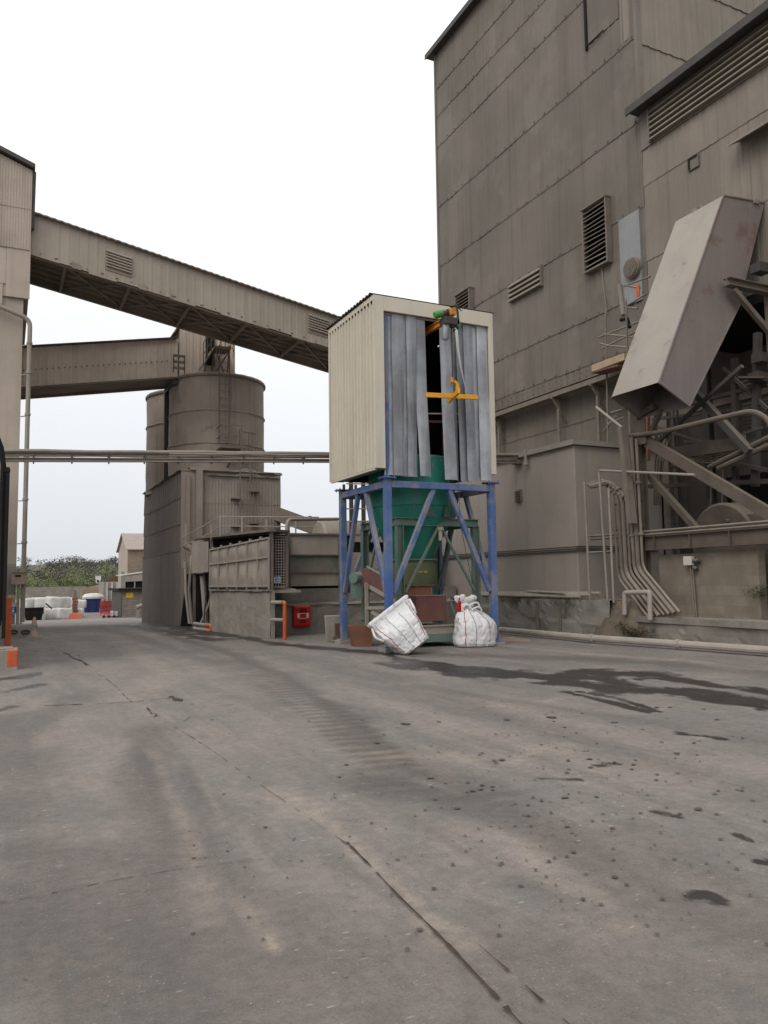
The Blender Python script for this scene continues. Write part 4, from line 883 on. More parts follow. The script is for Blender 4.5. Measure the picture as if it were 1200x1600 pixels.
for k, (x, w, zb, y, sw, tw_) in enumerate([(8.04, .32, 4.14, 16.52, .01, 0), (8.27, .30, 4.13, 16.47, .0, .05), (8.46, .30, 4.12, 16.50, .0, .1), (8.66, .28, 4.12, 16.46, -.03, .25), (8.88, .33, 4.16, 16.51, .13, .15),
        (9.62, .33, 4.10, 16.50, .08, -.1), (9.82, .30, 4.10, 16.55, .05, .5), (10.10, .27, 4.08, 16.53, .05, .25), (10.30, .28, 4.10, 16.48, .02, .1), (10.50, .27, 4.12, 16.52, .0, 0), (10.70, .31, 4.12, 16.47, .0, 0)]):
    strip(x, w, zb, y, sw, rng.uniform(-.05, .03), tw_, tint0=(.25, -.1, -.2, -.05, .25, .1, -.2, -.25, .0, .2, .5)[k])
o = strip(9.99, .09, 5.2, 16.38, .48, -.12, 1.2, .0, m=m_trailer, zt=8.02); o['label'] = 'narrow pale strip hanging loose and slanting'
mb = MB(); mb.bar((8.06, 16.50, HZ1-.38), (10.96, 16.50, HZ1-.38), .04, .05); mb.bar((9.3, 16.62, 5.74), (10.9, 16.62, 5.86), .03, .03); mb.build('curtain_rail', m_pipe, fs)

# hoist, chain, spreader beam
hp = PY(705, 500, 15.75); hx, hy = hp.x, 15.75
ho = thing('electric_hoist', 'small dark electric chain hoist with green end cap hung from an orange runway beam', 'hoist', (hx, hy, 8.1))
mb = MB(); mb.ibeam((hx-.10, 19, 7.92), (hx-.02, 15.62, 7.92), .10, .15, .02); mb.build('runway_beam', m_orangeh, ho)
mb = MB(); q = PY(708, 484, 15.6); mb.box(q.x-.06, q.x+.06, 15.56, 15.68, q.z-.13, q.z+.05); mb.build('trolley_plate', m_orangeh, ho, bevel=.01)
mb = MB(); q = PY(703, 503, 15.7); mb.box(q.x-.20, q.x+.20, 15.58, 15.86, q.z-.09, q.z+.09)
mb.tube([PY(690, 490, 15.75), PY(706, 487, 15.75)], .085, 14); mb.tube([PY(714, 478, 15.6), PY(716, 500, 15.6)], .03, 8); mb.build('motor', m_darksteel, ho, bevel=.01)
mb = MB(); a = PY(679, 492, 15.75); b = PY(690, 490, 15.75); mb.tube([a, a.lerp(b, .2), b], [.07, .095, .095], 14); mb.build('end_cap', m_hoistgreen, ho, smooth=True)
mb = MB(); a = PY(715, 505, 15.62); mb.box(a.x-.02, a.x+.05, 15.58, 15.7, a.z-.09, a.z+.06); mb.build('brake_cover', m_hoistgreen, ho)
mb = MB(); a = PY(697, 506, 15.72); b = PY(696, 531, 15.72); mb.tube([a, a.lerp(b, .1), a.lerp(b, .9), b], [.08, .095, .085, .06], 14); mb.build('chain_bucket', m_strip, ho, smooth=True)
mb = MB()
for k, (a, b, c) in enumerate((((705, 478), (716, 480), (721, 486)), ((716, 482), (718, 478), (722, 480)), ((700, 477), (706, 481), (712, 476)), ((714, 508), (716, 516), (713, 512)), ((700, 483), (698, 489), (703, 494)), ((710, 508), (708, 520), (712, 514)))):
    mb.tube(fillet([PY(*a, 15.5), PY(*b, 15.48), PY(*c, 15.5)], .1), .012, 6)
mb.build('cable_loop', m_black, ho)
sp = thing('spreader_beam', 'yellow lifting cross beam hanging on the hoist chain in front of the strip curtain', 'lifting beam', tuple(PY(708, 620, 15.75)))
a, b = PY(666, 617, 15.75), PY(746, 621, 15.75); mb = MB(); mb.bar(a, b, .06, .11); mb.build('long_arm', m_yellow, sp, bevel=.006)
c = a.lerp(b, .52); mb = MB(); mb.bar(c+Vector((-.16, -.52, .0)), c+Vector((.17, .5, .005)), .06, .115); mb.build('cross_arm', m_yellow, sp, bevel=.006)
mb = MB(); t = c+Vector((.02, 0, .05)); P = [t+Vector((.10, 0, -.03)), t+Vector((.115, 0, .25)), t+Vector((.05, 0, .31)), t+Vector((-.04, 0, .30))]
mb.prism([P[0]-Vector((.05, .02, 0)), P[0]+Vector((.05, -.02, 0)), P[1]+Vector((.03, -.02, 0)), P[2]+Vector((.0, -.02, .03)), P[3]+Vector((0, -.02, .03)), P[3]+Vector((0, -.02, -.03)), P[2]+Vector((0, -.02, -.04)), P[1]+Vector((-.055, -.02, -.03))], (0, .04, 0)); mb.build('lifting_eye', m_yellow, sp)
mb = MB(); h = t+Vector((-.04, 0, .30)); mb.tube([h+Vector((0, 0, .10)), h+Vector((0, 0, -.02))], .045, 10); hk = mb.build('hook_block', m_orangeh, sp)
mb = MB(); mb.tube([h+Vector((.03*math.cos(t_), 0, -.06+.05*math.sin(t_))) for t_ in np.linspace(1.57, 5.8, 10)], .012, 6); mb.build('hook', m_rust, hk)
mb = MB(); top = PY(706, 508, 15.72); z = h.z+.1; k = 0
while z < top.z:
    a_ = Vector((h.x+(top.x-h.x)*(z-h.z)/(top.z-h.z), 15.74, z)); mb.obox(a_, (.012, 0, 0) if k % 2 else (.004, 0, 0), (0, .004, 0) if k % 2 else (0, .012, 0), (0, 0, .022)); z += .036; k += 1
mb.build('chain', m_darksteel, sp)
mb = MB(); a_ = c+Vector((.02, -.1, -.05)); mb.tube([a_, (a_.x+.02, a_.y, 3.0), (a_.x+.55, 16.0, 1.55)], .008, 5)
tag(mb.build('pendant_cable', m_darksteel, loc=tuple(a_)), 'thin control cable dropping from the yellow lifting beam to the right white sack', 'cable')
q = PY(718, 947, 15.72); mb = MB(); mb.box(q.x-.035, q.x+.035, q.y-.03, q.y+.03, q.z-.14, q.z+.12); mb.tube([(q.x, q.y, q.z+.12), (q.x, q.y, q.z+.2)], .02, 6)
pc = mb.build('pendant_control', m_red, loc=tuple(q), bevel=.012); tag(pc, 'red hand control pendant hanging against the right white sack', 'control')
mb = MB()
for k in range(3): mb.tube([(q.x-.02, q.y-.03, q.z+.06-.07*k), (q.x-.02, q.y-.04, q.z+.06-.07*k)], .016, 8)
mb.build('button', m_black, pc)

# ------------------------------------------------------------------ green hopper
gh = thing('green_hopper', 'round green steel hopper on its own dusty green frame inside the blue one', 'hopper', (9.5, 17.9, 0))
cx, cy = 9.5, 17.9
def ringc(r, z, n=40): return [(cx+r*math.cos(2*math.pi*k/n), cy+r*math.sin(2*math.pi*k/n), z) for k in range(n)]
mb = MB(); mb.loft([ringc(1.10, 4.75), ringc(1.12, 4.7), ringc(1.12, 3.5)], True, False); mb.build('bin', m_green, gh, smooth=True)
mb = MB(); mb.loft([ringc(1.12, 3.49), ringc(1.08, 3.3), ringc(.52, 2.16)], False, False); mb.build('cone', m_green, gh, smooth=True)
mb = MB(); mb.loft([ringc(.56, 2.14), ringc(.66, 2.14), ringc(.66, 2.18), ringc(.56, 2.18)], False, False); mb.build('flange', m_greend, gh)
mb = MB(); mb.loft([ringc(.60, 2.13), ringc(.62, 1.8), ringc(.52, 1.52)], True, True); ol = mb.build('outlet', m_olive, gh, smooth=True)
for k in range(4):
    pass
GX = (8.66, 10.84); GY = (17.0, 19.05)
for x in GX:
    for y in GY:
        mb = MB(); mb.ibeam((x, y, .2), (x, y, 2.98), .17, .17, .016); mb.box(x-.14, x+.14, y-.14, y+.14, .17, .2); mb.box(x-.1, x+.1, y-.1, y+.1, 0, .17); mb.box(x-.13, x+.13, y-.13, y+.13, .62, .645); mb.build('leg', m_greend, gh)
for p, q in (((GX[0]-.1, GY[0]), (GX[1]+.1, GY[0])), ((GX[0]-.1, GY[1]), (GX[1]+.1, GY[1])), ((GX[0], GY[0]+.09), (GX[0], GY[1]-.09)), ((GX[1], GY[0]+.09), (GX[1], GY[1]-.09))):
    mb = MB(); mb.ibeam((*p, 3.08), (*q, 3.08), .14, .19, .016); mb.build('beam', m_greend, gh)
mx2 = sum(GX)/2
for y in GY:
    for x in GX: mb = MB(); mb.bar((mx2+.03*(1 if x > mx2 else -1), y-.09, 2.97), (x+.1*(-1 if x > mx2 else 1), y-.09, 1.35), .055); mb.build('brace', m_greend, gh)
for x in GX: mb = MB(); mb.bar((x-.06, 18.0, 2.97), (x-.06, 18.95, 1.25), .055); mb.build('brace', m_greend, gh)
for k in range(3):
    a = math.radians(-96+k*13); mb = MB(); x, y = cx+1.10*math.cos(a), cy+1.10*math.sin(a)
    d = Vector((math.cos(a), math.sin(a), 0)); s = Vector((-d.y, d.x, 0)); p = Vector((x, y, 3.2))
    if k in (0, 2): mb.prism([p-s*.14+d*.1, p+s*.14+d*.1, p+Vector((0, 0, .34))+d*.02], tuple(s*.01)); mb.build('gusset', m_greend, gh)
mb = MB(); mb.tube([(mx2, GY[0]-.12, 2.95), (mx2, GY[0]-.12, 2.88), (mx2, GY[0]-.12, 2.87), (mx2, GY[0]-.12, 2.62)], [.09, .09, .055, .05], 12); mb.build('vibrator', m_pipel, gh, smooth=True)
mb = MB()
for k in range(7):
    if k == 3: continue
    a = math.radians(-103+k*3.2); p = Vector((cx+.615*math.cos(a), cy+.615*math.sin(a), 1.85)); s = Vector((-math.sin(a), math.cos(a), 0)); 
    mb.obox(p, s*.010, Vector((0, 0, .022)), Vector((math.cos(a), math.sin(a), 0))*.004)
mb.build('stencil_mark', m_yellowsign, gh)
for x in (8.98, 10.1):
    a = math.atan2(-1, (x-cx)*.9); px_ = cx+1.125*math.cos(a); py_ = cy+1.125*math.sin(a)
    mb = MB(); mb.tube([(px_, py_, 4.6), (px_, py_, 3.4)], .012, 6); mb.build('seam', m_greend, gh)
# outlet boxes
db = thing('discharge_box', 'dusty maroon outlet box below the green hopper cone', 'feeder box', (9.5, 17.6, .6))
mb = MB(); mb.box(9.25, 9.72, 17.35, 17.85, 1.26, 1.50); mb.box(9.18, 9.80, 17.28, 17.92, 1.5, 1.52); mb.build('spout', m_rust, db)
mb = MB(); mb.box(9.12, 9.98, 17.05, 18.3, .62, 1.24); mb.box(9.10, 10.0, 17.03, 18.32, 1.24, 1.262); mb.build('casing', m_maroon, db, bevel=.012)
mb = MB(); mb.box(9.0, 10.4, 16.95, 18.5, .12, .32); mb.build('skid', m_greend, db)
mb = MB(); mb.box(9.05, 10.35, 16.98, 18.3, .32, .50); mb.box(9.0, 10.4, 16.94, 17.6, .50, .53); mb.build('ledge', m_pipe, db)
mb = MB(); 
for k in range(5): mb.tube([(10.1+.06*k, 17.3+.1*k, .5), (10.12+.06*k, 17.3+.1*k, 1.0+.12*k)], .022, 6)
mb.tube([(10.05, 17.3, 1.05), (10.3, 17.4, 1.1), (10.45, 17.3, .55)], .03, 6); mb.build('pipework', m_pipe, db)
# trough conveyor left of it
tr = thing('trough_conveyor', 'sloping dusty brown trough conveyor behind the front left blue post', 'conveyor', (8.7, 18.3, 0))
a, b = Vector((8.45, 18.75, 1.78)), Vector((9.35, 18.1, 1.15))
mb = MB(); mb.bar(a, b, .5, .46); mb.build('trough', m_maroon, tr)
mb = MB(); mb.bar(a+Vector((0, -.28, -.25)), b+Vector((0, -.28, -.25)), .1, .1); mb.bar(a+Vector((0, -.28, .24)), b+Vector((0, -.28, .24)), .06, .05); mb.build('side_rail', m_pipe, tr)
mb = MB(); mb.tube([a+Vector((-.35, -.2, -.05)), a+Vector((-.12, -.1, -.05))], .15, 14); mb.box(a.x-.3, a.x-.1, a.y-.2, a.y+.1, 1.2, 1.62); mb.build('drive_motor', m_greend, tr)
mb = MB(); mb.bar((8.4, 18.4, 0), (8.4, 18.4, 1.6), .08); mb.bar((8.38, 18.4, .95), (9.3, 17.9, .95), .1, .08); mb.bar((8.5, 18.3, .85), (9.0, 17.8, .45), .1, .08); mb.bar((8.5, 18.2, .7), (9.1, 17.75, .3), .1, .08); mb.build('stand', m_pipe, tr)
# maroon bin and grey slab by the rear left post
q = G(566, 1010); X0, Y0_ = q.x, q.y
mb = MB(); r0 = [(X0-.20, Y0_+.02, .0), (X0+.22, Y0_-.10, .0), (X0+.34, Y0_+.4, .0), (X0-.08, Y0_+.52, .0)]; r1 = [(X0-.34, Y0_-.02, .5), (X0+.24, Y0_-.18, .5), (X0+.44, Y0_+.46, .5), (X0-.14, Y0_+.62, .5)]
mb.loft([r0, r1], True, False); mb.loft([r1, [(x, y, .52) for x, y, z in r1], [(x*.94+.06*X0, y*.94+.06*(Y0_+.2), .52) for x, y, z in r1], [(x*.96+.04*X0, y*.96+.04*(Y0_+.2), .1) for x, y, z in r0]], False, True)
tag(mb.build('metal_bin', m_rust, loc=(X0, Y0_, 0)), 'small rusty maroon tapered bin between the rear blue post and the left white sack', 'bin')
q = G(523, 1003)
mb = MB(); mb.obox((q.x+.02, q.y+.1, .36), (.24, -.02, 0), (0, .035, .01), (-.02, 0, .35)); ps = mb.build('concrete_slab', m_conc, loc=(q.x, q.y, 0), bevel=.01); tag(ps, 'grey slab standing on edge left of the rear blue post', 'panel')
mb = MB(); mb.obox((q.x+.2, q.y-.05, .3), (.2, -.02, 0), (0, .02, 0), (0, 0, .2)); mb.obox((q.x+.26, q.y-.02, .12), (.28, -.02, 0), (0, .1, 0), (0, 0, .03)); tag(mb.build('scrap_metal', m_maroon, loc=(q.x+.2, q.y-.05, 0)), 'small dark maroon scrap frame leaning on the grey slab', 'scrap metal')
mb = MB(); mb.obox((q.x-.02, q.y-.2, .03), (.16, .02, 0), (0, .12, 0), (0, 0, .03)); mb.obox((q.x+.25, q.y-.28, .03), (.22, -.05, 0), (0, .05, 0), (0, 0, .025)); tag(mb.build('scrap_timber', m_steel, loc=(q.x, q.y-.2, 0)), 'flat dusty scrap pieces on the ground before the grey slab', 'scrap')

# ------------------------------------------------------------------ white bulk bags
RTH = Vector((_cy, -_sy, 0)); FWH = Vector((_sy, _cy, 0)); ZU = Vector((0, 0, 1))
def rot2(v, a): return Vector((v.x*math.cos(a)-v.y*math.sin(a), v.x*math.sin(a)+v.y*math.cos(a), v.z))
def sqr(t, e):
    c, s = math.cos(t), math.sin(t); k = (abs(c)**e+abs(s)**e)**(-1/e); return c*k, s*k
def left_bag():
    org = G(640, 1024); org.z = 0; yaw = R(14); a0 = rot2(RTH, yaw); d = rot2(FWH, yaw); th = R(39)
    u = a0*math.cos(th)+ZU*math.sin(th); ax = -a0*math.sin(th)+ZU*math.cos(th)
    ax = (ax+FWH*.30).normalized(); d = (d-ax*d.dot(ax)).normalized(); u = d.cross(ax).normalized(); u = u if u.dot(a0) > 0 else -u
    o0 = org+FWH*.34+ZU*.13+RTH*.17
    n = 128; 
    def P(t, v, sc=1.0, extra=0):
        c, s = sqr(t, 4.2 if v > .03 else 3)
        tap = (.80+.34*min(v, 1)) 
        ss = min(max((v-.45)/.5, 0), 1); ss = ss*ss*(3-2*ss); w = .425*tap*sc*(1+.08*ss); dp = .40*tap*sc*(1-.72*ss); bul = 1+.05*math.sin(math.pi*min(v, 1))
        p = o0+u*(c*w*bul)+d*(s*dp*bul)+ax*(v*.98)
        q = Vector((c*2, s*2, v*2.2)); q2 = Vector((q.x+q.z*.6, q.y, q.z-q.x*.5)); e = .04*noise.noise(q*1.1+Vector((3, 0, 0)))+.02*noise.noise(q*2.6)-.02*max(0, 1-5*abs(noise.noise(q2*1.7+Vector((0, 9, 0)))))-.012*max(0, 1-4*abs(noise.noise(q2*3.3+Vector((4, 2, 0)))))+.008*noise.noise(q*9)
        nrm = (u*c+d*s).normalized(); p = p+nrm*(e+extra)
        # sag along v on the lower (left) side
        p -= ZU*.06*max(0, -c)*math.sin(math.pi*min(v, 1))
        if p.z < .012: 
            p = p+(-RTH)*.2*min(0, p.z-.012)*(1 if c > 0 else -1); p.z = .012+.012*max(0, noise.noise(q*2))
        return p
    ts = [2*math.pi*k/n for k in range(n)]
    rows = [(v, 1.0, 0) for v in np.linspace(0.0, 1.0, 84)]
    rings = [[P(t, 0.0, s) for t in ts] for s in (.25, .6, .88)]+[[P(t, v, s, x) for t in ts] for v, s, x in rows]
    # hanging hem, rolled outwards
    rings += [[P(t, 1.03, 1.0, .03+.02*noise.noise(Vector((math.cos(t)*4, math.sin(t)*4, 1)))) for t in ts], [P(t, 1.09, 1.0, .035+.03*noise.noise(Vector((math.cos(t)*4, math.sin(t)*4, 2)))) for t in ts], [P(t, 1.11, 1.0, .0) for t in ts], [P(t, 1.06, .97, -.02) for t in ts], [P(t, .8, .95, -.03) for t in ts], [P(t, .4, .93, -.03) for t in ts]]
    mb = MB(); mb.loft(rings, True, True)
    o = mb.build('bulk_bag', m_bag, loc=tuple(org), smooth=True, angle=75)
    tag(o, 'open white woven bulk bag tipped to the left against the blue frame', 'bulk bag')
    # stitching on the face towards us (s = -1 side)
    mb = MB()
    for c0 in (-.28, .30):
        tt = [t for t in np.linspace(math.pi, 2*math.pi, 600)]; tbest = min(tt, key=lambda t: abs(sqr(t, 4.2)[0]-c0))
        mb.tube([P(tbest, v, 1.0, .004) for v in np.linspace(.02, .97, 46)], .005, 5)
    mb.build('stitching', m_seam, o)
    mb = MB()
    for c0 in (-1, 1):
        tb = math.pi*1.25 if c0 < 0 else math.pi*1.75
        mb.tube([P(tb, v, 1.0, .005) for v in np.linspace(.0, .98, 46)], .007, 5)
    mb.build('edge_piping', m_seamr, o)
    mb = MB(); 
    for t0, L in ((1.12*math.pi, .16), (1.85*math.pi, .10)):
        a = P(t0, .97, 1, .02); b = P(t0, .62, 1, .02); m1 = (a+b)/2+(-RTH if t0 < 4.5 else RTH)*L*.35-FWH*.12-ZU*L*.35
        m1.z = max(m1.z, .06); pts = fillet([a, m1, b], .6, 12); 
        mb = MB(); mb.tube(pts, .026, 6); mb.build('lifting_loop', m_bag, o, smooth=True)
left_bag()
def right_bag():
    org = G(745, 1012)+FWH*.45; org.z = 0
    n = 150
    prof = [(.0, .0), (.30, .0), (.455, .015), (.50, .08), (.515, .2), (.51, .36), (.49, .52), (.455, .64), (.40, .74), (.32, .82), (.235, .88), (.17, .925), (.125, .965), (.115, 1.0), (.15, 1.05), (.20, 1.12), (.215, 1.19), (.17, 1.22), (.10, 1.17), (.03, 1.1)]
    # refine the profile
    ref = []
    for (r0, z0), (r1, z1) in zip(prof[:-1], prof[1:]):
        for k in range(5): ref.append((r0+(r1-r0)*k/5, z0+(z1-z0)*k/5))
    ref.append(prof[-1])
    def P(t, r, z, ex=0):
        c, s = math.cos(t), math.sin(t); h = min(max((z-.1)/.8, 0), 1)
        sq = (abs(c)**3.6+abs(s)**3.6)**(-1/3.6); k = sq*(1-h)+1*h
        gather = max(0, min(1, (z-.55)/.35)); fold = .16*gather*(math.sin(t*9+1.3*math.sin(t*2))*.6+math.sin(t*17+2)*.4)
        q = Vector((c*1.5, s*1.5, z*2)); e = .09*noise.noise(q*1.0+Vector((7, 1, 0)))+.03*noise.noise(q*2.6)-.024*max(0, 1-6*abs(noise.noise(q*1.8+Vector((0, 4, 0)))))-.012*max(0, 1-5*abs(noise.noise(q*3.4+Vector((2, 4, 0)))))+.008*noise.noise(q*9)
        rr = r*k*(1+fold)+(e if r > .05 else 0)*min(1, r/.3)+ex
        shift = RTH*(-.02-.14*gather)+RTH*.08*max(0, 1-abs(z-.35)/.4)*max(0, c)
        p = org+rot2(RTH, .35)*(rr*c*1.0)+rot2(FWH, .35)*(rr*s*.85)+shift+ZU*z
        if z > .95: p += RTH*(-.04+.12*noise.noise(Vector((c*2, s*2, z*3))))+ZU*.09*noise.noise(Vector((c*2.5, s*2.5, 5)))
        if p.z < .01: p.z = .01
        if z < .25: p.z = max(.008, p.z+.05*noise.noise(Vector((c*2, s*2, 11)))*(z/.1 if z < .1 else 1))
        return p
    ts = [2*math.pi*k/n for k in range(n)]
    mb = MB(); mb.loft([[P(t, max(r, .01), z) for t in ts] for r, z in ref], True, True)
    o = mb.build('bulk_bag', m_bag, loc=tuple(org), smooth=True, angle=75)
    tag(o, 'full white woven bulk bag with a gathered crumpled top, right of the tipped one', 'bulk bag')
    body = [(r, z) for r, z in ref if .02 < z < .93 and r > .15]
    mb = MB()
    for t in (4.45, 5.15): mb.tube([P(t, r, z, .004) for r, z in body], .005, 5)
    mb.build('stitching', m_seam, o)
    mb = MB(); mb.tube([P(3.95, r, z, .006) for r, z in body], .009, 5); mb.build('edge_piping', m_seamr, o)
    mb = MB()
    for t0, dz, sx_ in ((4.4, .0, -.1), (5.3, -.06, .15), (3.6, .02, -.14), (5.9, .05, .1)):
        c = org+ZU*(.93+dz)+RTH*(sx_-.1)-FWH*.16
        mb = MB(); mb.tube([c+RTH*(.12*math.cos(a))+ZU*(.09*math.sin(a)*(1+.3*math.cos(a)))-FWH*.05*math.sin(a*.5) for a in np.linspace(-.6, 4.6, 20)], .024, 6); mb.build('lifting_loop', m_bag, o, smooth=True)
    mb = MB(); mb.tube([org+RTH*(-.14+.125*math.cos(a))-FWH*(.125*math.sin(a))+ZU*(.985+.02*math.sin(a*3)) for a in np.linspace(0, 6.28, 24)], .028, 6)
    mb.build('neck_tie', m_bag, o, smooth=True)
right_bag()
# spilled pale grain by the right sack
mb = MB(); c = G(800, 1000); 
vs = [(c.x, c.y, .07)]+[(c.x+.42*k2*math.cos(a)*(1+.3*noise.noise(Vector((a, k2, 0)))), c.y+.7*k2*math.sin(a), .07*(1-k2)**.8*(1+.5*noise.noise(Vector((a*2, k2*4, 1))))+.004) for k2 in (.35, .7, 1.0) for a in np.linspace(0, 5.98, 20)]
f = [(0, 1+k, 1+(k+1) % 20) for k in range(20)]+[(1+20*i+k, 1+20*(i+1)+k, 1+20*(i+1)+(k+1) % 20, 1+20*i+(k+1) % 20) for i in range(2) for k in range(20)]
mb.add(vs, f); tag(mb.build('spilled_powder', mat('spilled_powder', (.34, .27, .2), (.25, .2, .15), scale=6, bump=.6, bscale=30), smooth=True, angle=80), kind='stuff')

# ================================================================== LEFT BUILDING
LB = thing('workshop_tower', 'pale dusty tall building with pitched roof cut by the left edge of the picture', 'industrial building', (.4, 28, 0))
def zroof(x): return 15.72+.37*max(-6.5, min(0, 0))+(.37*(.46-x) if x > -6 else .37*6.46-.37*(-6-x))
mb = MB(); clad(mb, lambda a, o, z: (.50-a, 28-o-.06, z), 0, 14, [12.85, 14.3, 20], pitch=.085, depth=.012, lap=.012, tint=.02, sheet=9, ztop=lambda a: zroof(.50-a)-.05)
mb.build('upper_cladding', m_beige, LB)
mb = MB(); mb.prism([(.48, 28.0, 11.2), (.48, 28.0, zroof(.48)-.1), (-6, 28.0, zroof(-6)-.1), (-12.5, 28, zroof(-12.5)-.1), (-12.5, 28, 11.2)], (0, 12, 0)); mb.box(-12.5, .33, 28.06, 40, .3, 11.2); mb.build('wall', m_beige, LB)
mb = MB()
for x0, x1, z0, z1, o in ((-2.6, -.22, 11.6, 12.9, .045), (-.215, .51, 11.18, 12.9, .055), (-2.6, -.3, 10.9, 11.62, .03)): mb.box(x0, x1, 28-o, 28.0, z0, z1)
mb.build('patch_panel', m_beige, LB, bevel=.008)
mb = MB(); P = [(.58, 0, zroof(.58)), (-6, 0, zroof(-6)), (-13, 0, zroof(-13))]
for (xa, _, za), (xb, _, zb) in zip(P[:-1], P[1:]): mb.prism([(xa, 27.75, za), (xb, 27.75, zb), (xb, 27.75, zb+.14), (xa, 27.75, za+.14)], (0, 12.6, 0))
mb.build('roof', m_darksteel, LB)
mb = MB(); mb.prism([(.50, 27.98, 13.6), (.60, 28.02, 13.7), (.62, 28.02, zroof(.62)), (.50, 27.98, zroof(.50))], (0, 11, 0)); mb.build('eaves_side', m_darksteel, LB)
mb = MB(); mb.box(-12, .30, 28.02, 39, .3, 2.35); mb.build('base_wall', m_conc, LB)
mb = MB(); a = PY(-60, 452, 27.8); b = PY(44, 499, 27.8); b.x += .06; c = PY(38, 972, 27.8); c.x = b.x
mb.tube(fillet([a, b, c], .25), .075, 10)
for z in (3, 4.4, 5.8, 7.2, 8.6, 9.6): mb.tube([(b.x, 27.8, z), (b.x, 27.8, z+.07)], .095, 10); mb.bar((b.x, 27.85, z), (b.x-.2, 28.06, z), .03)
mb.build('downpipe', m_pipe, LB, smooth=True)
mb = MB(); mb.box(-8, .98, 27.25, 28.01, -.05, .42); tag(mb.build('concrete_plinth', m_conc, loc=(0, 27.6, 0), bevel=.03), 'low concrete block step at the foot of the pale left building behind the cones', 'kerb')
for a in (2.4,):
    pass
bx = thing('post_box', 'dusty metal box on a thin post in front of the left building wall', 'control box', tuple(PY(30, 975, 27.6)))
p = PY(29, 904, 27.6); mb = MB(); mb.box(p.x-.2, p.x+.2, 27.5, 27.75, p.z-.19, p.z+.19); mb.box(p.x-.24, p.x+.22, 27.46, 27.78, p.z+.19, p.z+.215); mb.build('box', m_cone, bx, bevel=.01)
mb = MB(); mb.tube([(p.x, 27.62, p.z-.19), (p.x, 27.62, .42)], .045, 8); mb.tube([(p.x+.1, 27.66, p.z-.19), (p.x+.1, 27.66, .42)], .03, 8); mb.build('post', m_pipe, bx)
mb = MB(); mb.box(p.x-.1, p.x+.06, 27.485, 27.499, p.z+.06, p.z+.11); mb.build('slot', m_black, bx)
ws = thing('warning_sign', 'small yellow triangle warning plate above the blue sign on the left building', 'sign', tuple(PY(18, 936, 28)))
p = PY(18, 936, 27.98); mb = MB(); mb.box(p.x-.1, p.x+.1, 27.985, 28.0, p.z-.13, p.z+.13); mb.build('plate', m_label, ws)
mb = MB(); mb.prism([(p.x-.085, 27.975, p.z-.07), (p.x+.085, 27.975, p.z-.07), (p.x, 27.975, p.z+.09)], (0, .009, 0)); tri = mb.build('triangle', m_yellowsign, ws)
mb = MB(); mb.box(p.x-.008, p.x+.008, 27.968, 27.974, p.z-.02, p.z+.05); mb.box(p.x-.008, p.x+.008, 27.968, 27.974, p.z-.05, p.z-.034); mb.build('mark', m_black, tri)
bs = thing('safety_sign', 'white and blue safety sign low on the left building wall', 'sign', tuple(PY(20, 951, 28)))
p = PY(19, 951, 27.98); mb = MB(); mb.box(p.x-.13, p.x+.14, 27.985, 28.0, p.z-.17, p.z+.17); mb.build('plate', m_white, bs)
mb = MB(); mb.box(p.x-.05, p.x+.12, 27.976, 27.984, p.z-.13, p.z+.06); pn = mb.build('blue_panel', m_bluesign, bs)
mb = MB(); mb.tube([(p.x+.035, 27.974, p.z+.01), (p.x+.035, 27.970, p.z+.01)], .03, 12); mb.prism([(p.x-.01, 27.97, p.z-.11), (p.x+.08, 27.97, p.z-.11), (p.x+.06, 27.97, p.z-.03), (p.x+.01, 27.97, p.z-.03)], (0, .004, 0)); mb.build('figure', m_white, pn)
# cones
def cone(q, h, lab):
    t = thing('traffic_cone', lab, 'traffic cone', tuple(q), 'cones by the concrete step')
    mb = MB(); w = h*.36; mb.box(q.x-w, q.x+w, q.y-w, q.y+w, 0, h*.06); mb.build('base', m_cone, t, bevel=.01)
    mb = MB(); mb.cyl((q.x, q.y), h*.25, h*.06, h*.97, 18, h*.055); mb.build('body', m_cone, t, smooth=True)
    mb = MB(); mb.cyl((q.x, q.y), h*.19, h*.42, h*.66, 18, h*.128, cap=False); mb.build('band', m_conc, t, smooth=True)
cone(G(53, 996), .66, 'tallest dusty faded cone at the right end of the concrete step')
cone(G(31, 995), .42, 'small dusty cone in the middle of the concrete step, black ring beside it')
cone(G(15, 994), .36, 'small dusty cone nearest the orange post')
for px in (21, 40):
    q = PY(px, 987, 27.22); mb = MB(); mb.tube([q+Vector((.10*math.cos(t), 0, .05*math.sin(t))) for t in np.linspace(0, 6.28, 14)], .035, 6)
    tag(mb.build('rubber_ring', m_rubber, loc=tuple(q)), 'black rubber ring lying against the concrete step between two cones', 'ring', 'rings by the step')
# orange bollard & concrete block
q = G(16, 1047)
mb = MB(); mb.box(-2.2, q.x+.13, q.y-.02, q.y+.55, -.03, .40); mb.box(-2.2, q.x+.05, q.y+.02, q.y+.5, .40, .43)
kb = mb.build('barrier_block', m_conc, loc=(q.x, q.y, 0), bevel=.03); tag(kb, 'low concrete barrier block with an orange painted end at the left edge', 'barrier')
mb = MB(); mb.box(q.x-.08, q.x+.135, q.y-.026, q.y+.555, .05, .405); mb.build('painted_end', m_orange, kb, bevel=.03)
p = G(12, 1022); mb = MB(); mb.box(p.x-.08, p.x+.06, p.y+.2, p.y+.34, .0, 1.36)
tag(mb.build('steel_bollard', m_orange, loc=(p.x, p.y+.27, 0), bevel=.012), 'square orange painted steel post behind the concrete barrier block', 'bollard')
